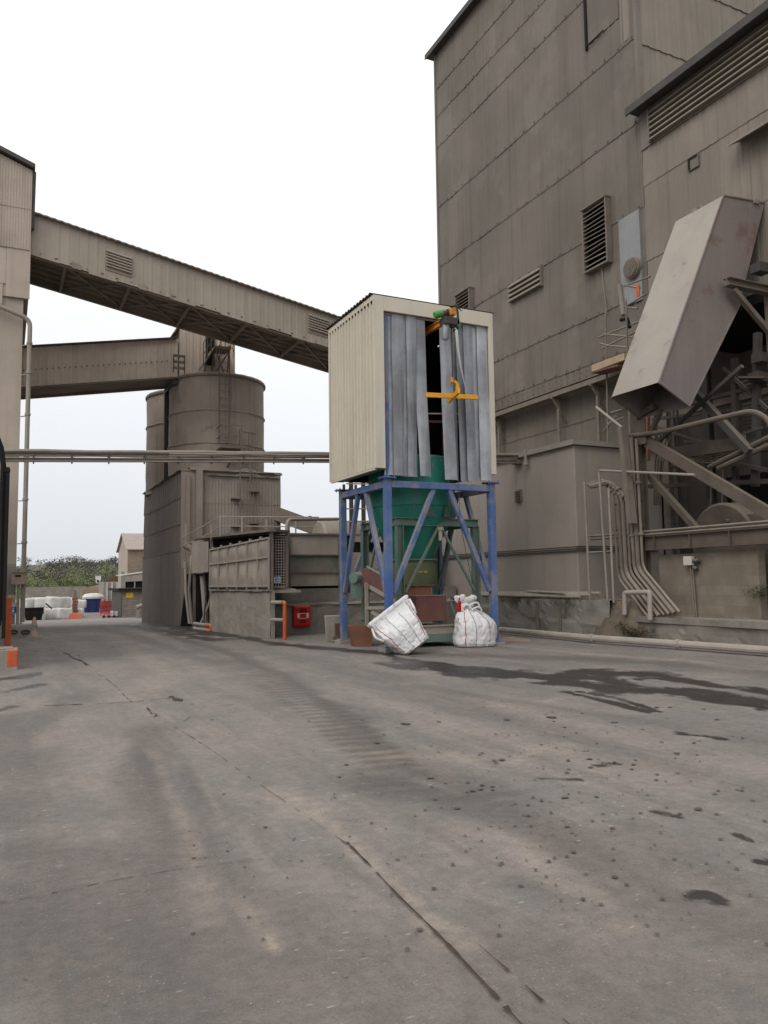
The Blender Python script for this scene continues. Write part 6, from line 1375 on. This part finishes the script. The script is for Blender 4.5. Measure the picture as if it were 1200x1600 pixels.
mb = MB(); mb.box(a.x, b.x, 24.0, 24.04, 2.52, 3.16); mb.build('upper_sheet', m_render, pu)
m_fgreen = mat('faded_green', (.075, .115, .082), (.20, .18, .15), scale=1.0, streak=.5, streak_col=(.20, .18, .155), bump=.1)
mb = MB(); mb.box(a.x, b.x, 24.01, 24.05, 1.95, 2.5); mb.build('middle_sheet', m_fgreen, pu)
mb = MB(); mb.box(a.x, b.x, 24.0, 24.04, 1.5, 1.93); mb.build('lower_sheet', m_panel, pu)
mb = MB()
for z in (2.51, 1.94, 3.18): mb.box(a.x-.06, b.x+.1, 23.93, 24.0, z-.02, z+.02)
for x in (a.x-.02, a.x+.06, b.x): mb.box(x-.025, x+.025, 23.95, 24.0, 1.45, 3.16)
mb.build('frame', m_steel, pu)
mb = MB(); mb.box(b.x+.05, 13.5, 24.1, 24.16, 1.42, 2.6); mb.box(b.x+.6, 13.5, 24.0, 24.1, 2.95, 3.14); mb.box(b.x+.1, b.x+.14, 23.9, 24.0, 1.42, 3.2); mb.build('side_sheet', m_panel, pu)
mb = MB(); mb.box(a.x, 13.5, 24.2, 24.25, 1.4, 3.1); mb.build('dark_back', m_black, pu)
def mesh_panel(name, lab, x0, x1, y, z0, z1, step, m, r_=.008):
    t = thing(name, lab, 'mesh guard', ((x0+x1)/2, y, z0)); mb = MB()
    for x in np.arange(x0, x1+.001, step): mb.bar((x, y, z0), (x, y, z1), r_*2)
    for z in np.arange(z0, z1+.001, step): mb.bar((x0, y-.006, z), (x1, y-.006, z), r_*2)
    mb.build('wire_mesh', m, t)
    mb = MB()
    for x in (x0-.03, x1+.03): mb.bar((x, y, z0-.04), (x, y, z1+.04), .05)
    for z in (z0-.03, z1+.03): mb.bar((x0, y, z), (x1, y, z), .05)
    mb.build('frame', m_steel, t); return t
a, b = PY(427, 840, 22.35), PY(446, 916, 22.35)
mg = mesh_panel('mesh_guard', 'tall narrow wire mesh guard between the bulging panel and the green faded panel', a.x, b.x, 22.35, b.z, a.z, .082, m_pipel)
p = PY(433, 906, 22.31); mb = MB(); mb.box(p.x-.1, p.x+.1, 22.30, 22.33, p.z-.09, p.z+.09); tg = mb.build('notice', m_white, mg)
mb = MB(); 
for k in range(3): mb.box(p.x-.08, p.x+.08, 22.29, 22.298, p.z+.04-.05*k, p.z+.065-.05*k)
mb.build('notice_line', m_bluesign, tg)
mb = MB(); mb.box(a.x-.1, 7.85, 23.2, 23.3, 1.4, 3.1); tag(mb.build('recess_shade_sheet', m_black, loc=(7.6, 23.65, 1.4)), 'black sheet painted as shade behind the narrow mesh guard', 'shade sheet')  # black sheet paints the shade of the recess behind the mesh
a, b = PY(572, 865, 23.6), PY(604, 888, 23.6)
mesh_panel('mesh_guard', 'low wide wire mesh guard seen behind the green hopper legs', a.x, b.x+.3, 23.6, b.z, a.z, .1, m_pipel)
# red fire box
a, b = PY(457, 946, 23.3), PY(483.5, 979, 23.3); fb = thing('fire_hose_box', 'bright red plastic fire equipment box on the concrete wall of the loading bay', 'fire box', ((a.x+b.x)/2, 23.4, b.z))
mb = MB(); mb.box(a.x, b.x, 23.16, 23.4, b.z, a.z); mb.build('body', m_red, fb, bevel=.045)
mb = MB(); mb.box(a.x+.03, b.x-.03, 23.125, 23.16, b.z+.06, a.z-.04); mb.build('door', m_red, fb, bevel=.02)
w = b.x-a.x; h = a.z-b.z
mb = MB(); mb.box(a.x+.3*w, b.x-.28*w, 23.11, 23.124, b.z+.68*h, b.z+.86*h); mb.box(a.x+.32*w, b.x-.3*w, 23.11, 23.124, b.z+.2*h, b.z+.33*h); mb.build('label_recess', m_redd, fb)
mb = MB(); mb.box(a.x+.17*w, a.x+.3*w, 23.10, 23.124, b.z+.42*h, b.z+.64*h); mb.box(b.x-.3*w, b.x-.17*w, 23.10, 23.124, b.z+.42*h, b.z+.64*h); mb.box(a.x+.3*w, b.x-.3*w, 23.115, 23.122, b.z+.615*h, b.z+.64*h); mb.box(a.x+.3*w, b.x-.3*w, 23.115, 23.122, b.z+.39*h, b.z+.41*h); mb.build('latch', m_label, fb)
# orange hoop rail
q = G(445, 1000); hr = thing('hoop_rail', 'bent pipe guard rail with orange painted upright beside the fire box', 'guard rail', (q.x, q.y, 0))
e = Vector((7.02, 22.02, 0)); mb = MB(); zt, zm = 1.06, .56
d = (e-q).normalized()
mb.tube(fillet([q+Vector((0, 0, -.02)), q+Vector((0, 0, zt)), q+d*.12+Vector((0, 0, zt))], .1), .055, 10); mb.build('upright', m_orange, hr, smooth=True)
mb = MB(); mb.tube([q+d*.12+Vector((0, 0, zt)), e+Vector((0, 0, zt))], .054, 10); mb.tube([q+d*.05+Vector((0, 0, zm)), e+Vector((0, 0, zm))], .05, 10); mb.build('rail', m_pipel, hr, smooth=True)
# deck handrail above the bay
dr = thing('deck_handrail', 'thin pale handrail along the flat roof of the loading bay', 'handrail', (7.5, 26, 3.2))
mb = MB(); L1 = [PY(316, 834, 28.3), PY(343, 808, 25.4), PY(445, 808, 25.4), PY(470, 806, 25.6)]
a0 = PD(318, 822, 28); a1 = PD(344, 807, 25.2); a2 = PD(470, 808, 26.0); b0 = PD(326, 834, 28); b1 = PD(344, 822, 25.2); b2 = PD(470, 823, 26.0)
mb.tube([a0, a1, a2, PD(498, 808, 26.4)], .02, 6); mb.tube([b0, b1, b2, PD(498, 823, 26.4)], .02, 6)
for p in (a0, b0): mb.tube([p, PD(282, 842 if p is a0 else 855, 30)], .02, 6)
mb.build('rail', m_pipel, dr)
mb = MB()
for px, d_ in ((330, 27), (344, 25.2), (378, 25.4), (416, 25.7), (462, 25.9), (290, 29.5)): p = PD(px, 807 if px > 340 else 818, d_); mb.bar(p, (p.x, p.y, 3.15), .04)
mb.build('stanchion', m_pipel, dr)
mb = MB(); P = [PY(448, 916, 22.9), PY(449, 812, 22.9), PY(528, 811, 24.2)]; mb.tube(fillet(P, .18), .055, 10); p = PY(484, 810, 23.5); mb.tube([p-Vector((0, 0, .06)), p+Vector((0, 0, .08))], .06, 8)
tag(mb.build('bent_pipe', m_pipe, loc=tuple(P[0]), smooth=True), 'upright pipe bending right over the faded green panel', 'pipe')
# horizontal tank & slanting belt cover behind
tk2 = thing('round_tank', 'horizontal round tank with a pale dusty end above the green faded panel', 'tank', (11, 27, 2.6))
n = 28; cz, cyy, rr = 3.15, 26.6, .72
ring = lambda x, s: [(x, cyy+rr*s*math.cos(2*math.pi*k/n), cz+rr*s*math.sin(2*math.pi*k/n)) for k in range(n)]
x0 = PY(500, 826, 26.6).x
mb = MB(); mb.loft([ring(x0-.12, .5), ring(x0-.08, .9), ring(x0, 1), ring(x0+.4, 1), ring(x0+6, 1)]); mb.build('shell', m_pipe, tk2, smooth=True)
mb = MB(); mb.box(x0+.3, x0+5, cyy-.4, cyy+.4, 1.4, 2.6); mb.build('cradle', m_steel, tk2)
mb = MB(); mb.box(x0-.9, x0-.2, 26.2, 26.4, 3.22, 3.3); tag(mb.build('roof_plank', m_pipel, loc=(x0-.5, 26.3, 3.2)), 'short pale plank lying left of the round tank', 'plank')
mb = MB(); a, b = PY(432, 803, 30.6), PY(520, 835, 29.6); mb.bar(a, b, 1.0, .55); mb.bar((a.x+.3, a.y-.5, a.z-.5), (a.x+.3, a.y-.5, 1), .15)
tag(mb.build('belt_cover', m_steel, loc=tuple(a)), 'dark sloping belt cover between silo building and round tank', 'conveyor')
# tall ladder/stack behind the blue frame seen through its left side
bt = thing('access_tower', 'slender steel access tower of rails and rungs seen through the blue frame', 'access tower', (11.2, 26, 1.4))
mb = MB()
for px in (549, 568): p = PY(px, 800, 25.5); mb.bar((p.x, 25.5, 1.4), (p.x, 25.5, 5.2), .12); mb.bar((p.x+.1, 26.4, 1.4), (p.x+.1, 26.4, 5.2), .08)
mb.build('upright', m_darksteel, bt)
mb = MB(); p, q = PY(541, 800, 25.5), PY(578, 800, 25.5)
for z in (3.3, 3.75, 4.2, 4.65, 5.1): mb.bar((p.x, 25.45, z), (q.x, 25.45, z+.03), .045)
mb.build('rung', m_pipe, bt)

# ================================================================== FAR YARD
def FB(px0, px1, py0, py1, d0, depth, mb=None):
    """axis aligned block whose near face spans the given pixels at depth d0"""
    a, b = PD(px0, py1, d0), PD(px1, py0, d0); return a.x, b.x, a.y, b.z
bag_me = None
m_farbag = mat('far_woven_bag', (.60, .58, .55), (.44, .42, .40), scale=1.3, streak=.4, streak_col=(.36, .33, .30), rough=.7, bump=.4, bscale=6, patch=.4, patch_col=(.36, .33, .30), patch_scale=1.5)
def mini_bag(px, d, z, s, lab):
    global bag_me
    if bag_me is None:
        mb = MB(); n = 32; rings = []
        for z_ in (0, .04, .2, .5, .8, .93, 1.0):
            k = {0: .93, .04: .98, .2: 1.02, .5: 1.03, .8: 1.01, .93: .98, 1.0: .84}[z_]; R_ = []
            for i in range(n):
                c, s_ = sqr(2*math.pi*i/n, 7); q = Vector((c*1.4, s_*1.4, z_*2)); e = 1+.06*noise.noise(q)+.04*noise.noise(q*3)
                R_.append((.52*c*k*e, .52*s_*k*e, z_+.05*noise.noise(q*2)*(z_ > .8)))
            rings.append(R_)
        mb.loft(rings); o = mb.build('bulk_bag', m_farbag, smooth=True, angle=50); bag_me = o
    else: o = bag_me.copy(); SC.collection.objects.link(o)
    p = AT(px, d); o.location = (p.x, p.y, p.z+z); o.rotation_euler = (rng.uniform(-.06, .06), rng.uniform(-.06, .06), rng.uniform(-.6, .6)); o.scale = (s, s, s*.9)
    tag(o, lab, 'bulk bag', 'white bags stacked in the far yard')
mini = [(84, 66, 0, 1.05, 'white bag at the front of the far bag stack, ground row beside the orange barrier'), (99, 66, 0, 1.05, 'white bag right of the front one in the far stack, ground row'), (84, 67.2, .95, 1.08, 'white bag on top of the front bag, nearest the middle of the far stack'), (97, 68, .9, 1.1, 'white bag on the upper row at the right end of the far stack'),
        (72, 68.5, 0, 1.1, 'white bag in the ground row beside the black skip'), (66, 70, .95, 1.1, 'white bag in the upper row behind the black skip, right one'), (54, 70.5, .95, 1.1, 'white bag in the upper row behind the black skip, middle one'), (46, 70, .9, 1.1, 'white bag in the upper row nearest the left building pipe'),
        (60, 71, 0, 1.1, 'white bag mostly hidden behind the black skip'), (113, 74, 0, 1.1, 'white bag just behind the orange barrier'), (122, 75, 0, 1.0, 'white bag right of the orange pillar'), (108, 76, .9, 1.1, 'white bag raised behind the orange pillar'), (127, 79, .8, .9, 'white bag in the upper row next to the blue skip')]
for a in mini: mini_bag(*a)
# skips
def skip_(name, lab, px0, px1, d, h, m, dep=2.0):
    p, q = AT(px0, d), AT(px1, d); z = p.z; t = thing(name, lab, 'skip', ((p.x+q.x)/2, p.y, z)); mb = MB(); w = q.x-p.x
    r0 = [(p.x+w*.12, p.y, z), (q.x-w*.1, p.y, z), (q.x-w*.1, p.y+dep, z), (p.x+w*.12, p.y+dep, z)]; r1 = [(p.x, p.y-.05, z+h), (q.x, p.y-.05, z+h), (q.x, p.y+dep+.05, z+h), (p.x, p.y+dep+.05, z+h)]
    mb.loft([r0, r1], True, False); mb.loft([r1, [(x, y, z_-.5) for x, y, z_ in r1]], False, True); mb.build('tub', m, t)
    mb = MB(); 
    for k in (.3, .7): x = p.x+w*k; mb.bar((x, p.y-.03, z+.05), (x, p.y-.08, z+h), .1, .06)
    mb.bar((p.x-.03, p.y-.08, z+h), (q.x+.03, p.y-.08, z+h), .1); mb.build('rib', m, t)
skip_('waste_skip', 'black waste skip in front of the white bag stack', 38, 70, 63, .98, m_black, 1.5)
skip_('waste_skip', 'navy blue waste skip in the far yard right of the bags', 130, 160, 88, 1.5, m_navy, 2.5)
p = AT(146, 93); mb = MB(); mb.loft([[(p.x+1.2*s*math.cos(t), p.y+.8*s*math.sin(t), p.z+z) for t in np.linspace(0, 5.98, 20)] for s, z in ((1, 1.4), (1.05, 1.7), (.8, 2.0), (.3, 2.1))], False, True); tag(mb.build('white_sheet_heap', m_bag, loc=tuple(p), smooth=True), 'white sheeted heap showing above the blue skip', 'heap')
ob2 = thing('water_barrier', 'orange plastic water filled barrier in front of the far white bags', 'barrier', tuple(AT(119, 66)))
p, q = AT(109, 66), AT(128, 66); mb = MB(); mb.prism([(p.x, p.y-.25, p.z), (p.x, p.y+.25, p.z), (p.x, p.y+.12, p.z+.5), (p.x, p.y-.12, p.z+.5)], (q.x-p.x, q.y-p.y, 0)); mb.build('body', m_orange, ob2, bevel=.03)
mb = MB(); mb.box(p.x+.2, p.x+.4, p.y-.27, p.y-.2, p.z, p.z+.08); mb.box(q.x-.4, q.x-.2, p.y-.27, p.y-.2, p.z, p.z+.08); mb.build('foot', m_black, ob2)
pl = thing('rubble_pillar', 'narrow orange brown stack standing behind the orange barrier', 'stack', tuple(AT(118, 70)))
p = AT(118, 70); mb = MB(); 
for k in range(7): e = rng.uniform(-.04, .04); mb.box(p.x-.22+e, p.x+.22+e, p.y-.2, p.y+.2, p.z+k*.27, p.z+k*.27+.25)
mb.build('brick_stack', m_rust, pl); mb = MB(); mb.box(p.x-.12, p.x+.1, p.y-.1, p.y+.1, p.z+1.9, p.z+2.5); mb.build('cap_piece', m_steel, pl)
p = AT(92, 69); mb = MB(); mb.tube([AT(72, 64.5)+Vector((0, 0, 1.35)), AT(82, 64.6)+Vector((0, 0, .9))], .06, 6); tag(mb.build('skip_handle', m_black, loc=tuple(p)), 'black bar sticking out from the black skip', 'bar')
# boundary walls
mb = MB(); a, b = PD(35, 918, 112), PD(135, 916, 112); mb.prism([(a.x, a.y, -1.6), (b.x, b.y, -1.6), (b.x, b.y, b.z), (a.x, a.y, a.z)], (0, .3, 0)); tag(mb.build('boundary_wall', m_concd, loc=tuple(a)), 'long low grey brown boundary wall at the far end of the yard', 'wall')
mb = MB(); a, b = PD(127, 920, 105), PD(164, 914, 108); mb.prism([(a.x, a.y, -1.6), (b.x, b.y, -1.6), (b.x, b.y, b.z+.2), (a.x, a.y, a.z)], (0, .5, 0)); tag(mb.build('timber_bank', m_wood, loc=tuple(a)), 'tan timber coloured wall section behind the blue skip', 'wall')
fbld = thing('far_store', 'pale far store with white pilasters left of the gabled shed', 'building', tuple(AT(172, 100)))
a, b = PD(162, 909, 100), PD(186, 909, 100); mb = MB(); mb.box(a.x, b.x, a.y, a.y+6, -1.6, a.z); mb.build('wall', m_conc, fbld)
for k in range(3): x = a.x+.3+k*.62; mb = MB(); mb.box(x, x+.22, a.y-.08, a.y-.001, -1.6, a.z-.1); mb.build('pilaster', m_trailer, fbld)
mb = MB()
for k in range(4): x = a.x+.3+.45*k; mb.box(x, x+.2+.1*(k % 2), a.y+1, a.y+1.3, a.z, a.z+.35+.25*(k % 3)); 
mb.build('roof_clutter', m_maroon, fbld)
wh = thing('white_house', 'tiny white house among the trees below the wooded hill', 'house', tuple(AT(154, 150)))
a, b = PD(150, 911, 150), PD(158.5, 899, 150); mb = MB(); mb.box(a.x, b.x, a.y, a.y+2, -1.5, b.z); mb.build('wall', m_white, wh); mb = MB(); mb.box(a.x+.15, a.x+.55, a.y-.03, a.y-.002, a.z+.1, a.z+.6); mb.build('window', m_black, wh); mb = MB(); mb.box(a.x-.1, b.x+.1, a.y-.1, a.y+2.1, b.z, b.z+.12); mb.build('roof', m_steel, wh)
# red rack and pallet truck
rr_ = thing('red_rack', 'red tubular rack standing left of the block store', 'rack', tuple(AT(170, 80))); mb = MB()
p, q = AT(158, 80), AT(181, 79)
for z in (.55, 1.1, 1.5): mb.bar(p+Vector((0, 0, z)), q+Vector((0, 0, z+.15)), .06)
for f in (0, .25, .5, .75, 1): c = p.lerp(q, f); mb.bar(c, c+Vector((0, 0, 1.6)), .06)
mb.build('tube', m_red, rr_); mb = MB(); mb.bar(p+Vector((0, .5, .8)), q+Vector((0, .5, .9)), .05, 1.2); mb.build('infill', m_maroon, rr_)
ptk = thing('pallet_trolley', 'low red and white trolley on the ground before the block store', 'trolley', tuple(AT(170, 69))); p, q = AT(161, 69), AT(181, 69)
mb = MB(); mb.bar(p+Vector((0, 0, .45)), p.lerp(q, .6)+Vector((0, 0, .42)), .5, .12); mb.bar(p+Vector((0, 0, .1)), q+Vector((0, 0, .1)), .3, .08); mb.build('frame', m_red, ptk)
mb = MB(); c = p.lerp(q, .62); mb.box(c.x, c.x+.22, c.y-.2, c.y+.2, c.z+.15, c.z+.6); mb.box(c.x+.35, c.x+.6, c.y-.2, c.y+.2, c.z+.15, c.z+.55); mb.build('block', m_white, ptk)
mb = MB()
for f in (.1, .5, .9): c = p.lerp(q, f); mb.tube([c+Vector((0, -.2, .1)), c+Vector((0, .2, .1))], .12, 10)
mb.build('wheel', m_rubber, ptk)
# block store with yellow sign
bst = thing('block_store', 'low blockwork store with flat black roof and yellow sign', 'store', tuple(AT(191, 67)))
a = AT(191.5, 67); zt = PD(191.5, 923, 67).z; c = PD(180, 940, 75)
mb = MB(); mb.box(a.x, a.x+7, a.y, a.y+7, -1.8, zt); mb.build('wall', m_store, bst)
mb = MB(); mb.box(a.x-.06, a.x-.003, a.y+.1, a.y+7, -1.8, zt-.1); mb.build('dark_side', m_darksteel, bst)
mb = MB(); mb.box(a.x-.35, a.x+7.2, a.y-.35, a.y+7.2, zt, zt+.2); mb.build('roof', m_black, bst)
s, e = PD(197, 934, 66.9), PD(209.5, 926, 66.9); mb = MB(); mb.box(s.x, e.x, a.y-.04, a.y-.004, s.z, e.z); mb.build('yellow_sign', m_yellowsign, bst)
p = AT(219, 60); mb = MB(); mb.tube([p+Vector((0, 0, -.1)), p+Vector((0, 0, .75))], [.32, .22], 12); mb.tube([p+Vector((-.25, 0, .8)), p+Vector((.28, 0, .95))], .2, 10); mb.box(p.x-.2, p.x+.25, p.y-.2, p.y+.2, p.z, p.z+.3)
tag(mb.build('old_pump', m_steel, loc=tuple(p)), 'dusty old pump casting standing beside the dark silo building wall', 'machine')
# gabled shed + lean-to
sd_ = thing('gabled_shed', 'pale gabled shed with tiled roof far behind the block store', 'shed', tuple(AT(199, 88)))
a = AT(199, 88); ez = PD(199, 857, 88).z; f_ = PD(184, 860, 96); dep = 8.0; rz = PD(190, 836, 92).z; xl = a.x
mb = MB(); mb.add([(xl, a.y, -1.6), (xl, a.y, ez), (xl, a.y+dep/2, rz), (xl, a.y+dep, ez), (xl, a.y+dep, -1.6)], [(0, 1, 2, 3, 4)]); mb.build('gable_wall', m_beige, sd_)
mb = MB(); mb.box(xl+.01, xl+12, a.y+.01, a.y+dep-.01, -1.6, ez); mb.build('wall', m_brickwall, sd_)
mb = MB(); 
for s_, t_ in ((a.y-.3, a.y+dep/2), (a.y+dep+.3, a.y+dep/2)): mb.add([(xl-.25, s_, ez-.15), (xl+12, s_, ez-.15), (xl+12, t_, rz+.1), (xl-.25, t_, rz+.1), (xl-.25, s_, ez-.03), (xl+12, s_, ez-.03), (xl+12, t_, rz+.22), (xl-.25, t_, rz+.22)], [(0, 1, 2, 3), (4, 7, 6, 5), (0, 4, 5, 1), (3, 2, 6, 7), (0, 3, 7, 4)])
mb.build('roof', m_roofpale, sd_)
mb = MB(); mb.box(xl-.05, xl-.003, a.y+2.6, a.y+5, -1.6, PD(190, 893, 91).z); mb.build('green_door', m_greend, sd_)
lt = thing('lean_to', 'cream fronted lean-to with dark openings below the gabled shed', 'lean-to', tuple(AT(195, 80)))
a = AT(194, 80); zt0 = PD(194, 899, 80).z; zt1_ = PD(228, 892, 80).z; zo = PD(200, 909, 80).z
mb = MB(); mb.add([(a.x, a.y, zo), (a.x+3.2, a.y, zo+.12), (a.x+3.2, a.y, zt1_), (a.x, a.y, zt0)], [(0, 1, 2, 3)]); mb.build('front_panel', m_gallery, lt)
mb = MB(); mb.prism([(a.x-.1, a.y-.1, zt0), (a.x+3.3, a.y-.1, zt1_), (a.x+3.3, a.y-.1, zt1_+.1), (a.x-.1, a.y-.1, zt0+.1)], (0, 6, 0)); mb.build('roof', m_label, lt)
mb = MB(); mb.box(a.x+.1, a.x+3.2, a.y+.3, a.y+.4, -1.6, zo+.2); mb.build('dark_opening', m_black, lt); mb = MB(); mb.box(a.x, a.x+.12, a.y, a.y+.3, -1.6, zo); mb.box(a.x+1.0, a.x+1.1, a.y, a.y+.3, -1.6, zo); mb.build('post', m_conc, lt)

# ================================================================== HILL AND TREES
vs = []; NA, NR = 60, 16
def hill_z(a, r): return -1.5+max(0, (r-190)/170)**1.3*7.0*(1+.25*math.sin(a*7+1)+.15*math.sin(a*17))
for i in range(NA+1):
    az = R(-20+100*i/NA)
    for j in range(NR+1): r_ = 150+ 500*j/NR; vs.append((r_*math.sin(az), r_*math.cos(az), hill_z(az, min(r_, 420))-.2))
mb = MB(); mb.add(vs, [(i*(NR+1)+j, (i+1)*(NR+1)+j, (i+1)*(NR+1)+j+1, i*(NR+1)+j+1) for i in range(NA) for j in range(NR)])
m_hill = mat('hill_grass', (.07, .075, .04), (.10, .09, .055), scale=.05); tag(mb.build('hills', m_hill, smooth=True, angle=90), kind='structure')
def leafmat(name, c1, c2): return mat(name, c1, c2, scale=.6, rough=.8, bump=0, fine=.2, bscale=2)
m_wood1 = leafmat('woodland_leaf', (.082, .086, .062), (.12, .108, .088))
m_leafp = leafmat('pale_leaf', (.20, .225, .10), (.16, .185, .085)); m_leafd = leafmat('dark_leaf', (.08, .095, .05), (.10, .115, .06)); m_trunk = mat('trunk', (.07, .055, .045))
def leaves(mb, c, rx, rz, n, s, r, dark=0):
    lobes = [(Vector((r.gauss(0, .45)*rx, r.gauss(0, .45)*rx, r.uniform(-.5, .6)*rz)), r.uniform(.3, .6)) for _ in range(9)]
    for i in range(n):
        l, k = r.choice(lobes); d = Vector((r.gauss(0, 1), r.gauss(0, 1), r.gauss(0, 1))).normalized()*(r.random()**.45)
        p = c+l+Vector((d.x*rx*k, d.y*rx*k, d.z*rz*k)); u = Vector((r.gauss(0, 1), r.gauss(0, 1), r.gauss(0, .6))).normalized(); v = u.cross(Vector((r.gauss(0, 1), r.gauss(0, 1), r.gauss(0, 1)))).normalized(); q = s*r.uniform(.5, 1.4)
        mb.tint = r.uniform(-.12, .12)+dark; mb.add([p-u*q, p-v*q*.6, p+u*q, p+v*q*.6], [(0, 1, 2, 3)])
    mb.tint = 0
r = random.Random(11); mb = MB()
for i in range(230):
    az = R(r.uniform(-4, 16)) if i < 170 else R(r.uniform(16, 45)); d = r.uniform(205, 380); z = hill_z(az, d); h = r.uniform(4.0, 7.0)
    leaves(mb, Vector((d*math.sin(az), d*math.cos(az), z+h*.5)), h*.72, h*.5, 420, .30, r, r.uniform(-.15, .15))
tag(mb.build('woodland', m_wood1), kind='stuff')
for i, (px, d, h, w, m, lab) in enumerate([(58, 140, 6.0, 3.4, m_leafp, 'pale green bushy tree nearest the left building pipe'), (72, 150, 4.6, 3.0, m_leafp, 'low pale green bush between two taller pale trees'), (104, 145, 6.4, 3.6, m_leafp, 'tallest pale green tree in the middle of the far gap'), (122, 150, 4.6, 3.2, m_leafp, 'pale green tree right of the tallest pale one'),
        (136, 152, 4.8, 2.8, m_leafp, 'pale green round tree left of the tiny white house'), (149, 142, 4.0, 2.2, m_leafd, 'dark green small tree in front of the tiny white house'), (181, 160, 7.4, 3.4, m_leafp, 'bright green tree close against the gabled shed'), (88, 160, 5.6, 2.8, m_leafd, 'dark green tree between the pale ones'), (46, 150, 5.0, 3.0, m_leafd, 'dark green tree half hidden by the left building pipe'), (164, 165, 5.2, 2.6, m_leafd, 'dark green tree behind the far store')]):
    p = AT(px, d); t = thing('tree', lab, 'tree', tuple(p), 'trees beyond the yard')
    mb = MB(); mb.tube([p+Vector((0, 0, -.1)), p+Vector((.1, 0, h*.35)), p+Vector((0, .1, h*.7))], [.16, .12, .05], 8)
    for k in range(4): a = k*1.6+i; mb.tube([p+Vector((.05, 0, h*.3)), p+Vector((w*.35*math.cos(a), w*.35*math.sin(a), h*.65))], [.07, .03], 5)
    mb.build('trunk', m_trunk, t); mb = MB(); leaves(mb, p+Vector((0, 0, h*.55)), w, h*.48, 2200, .13, random.Random(30+i)); mb.build('crown', m, t)
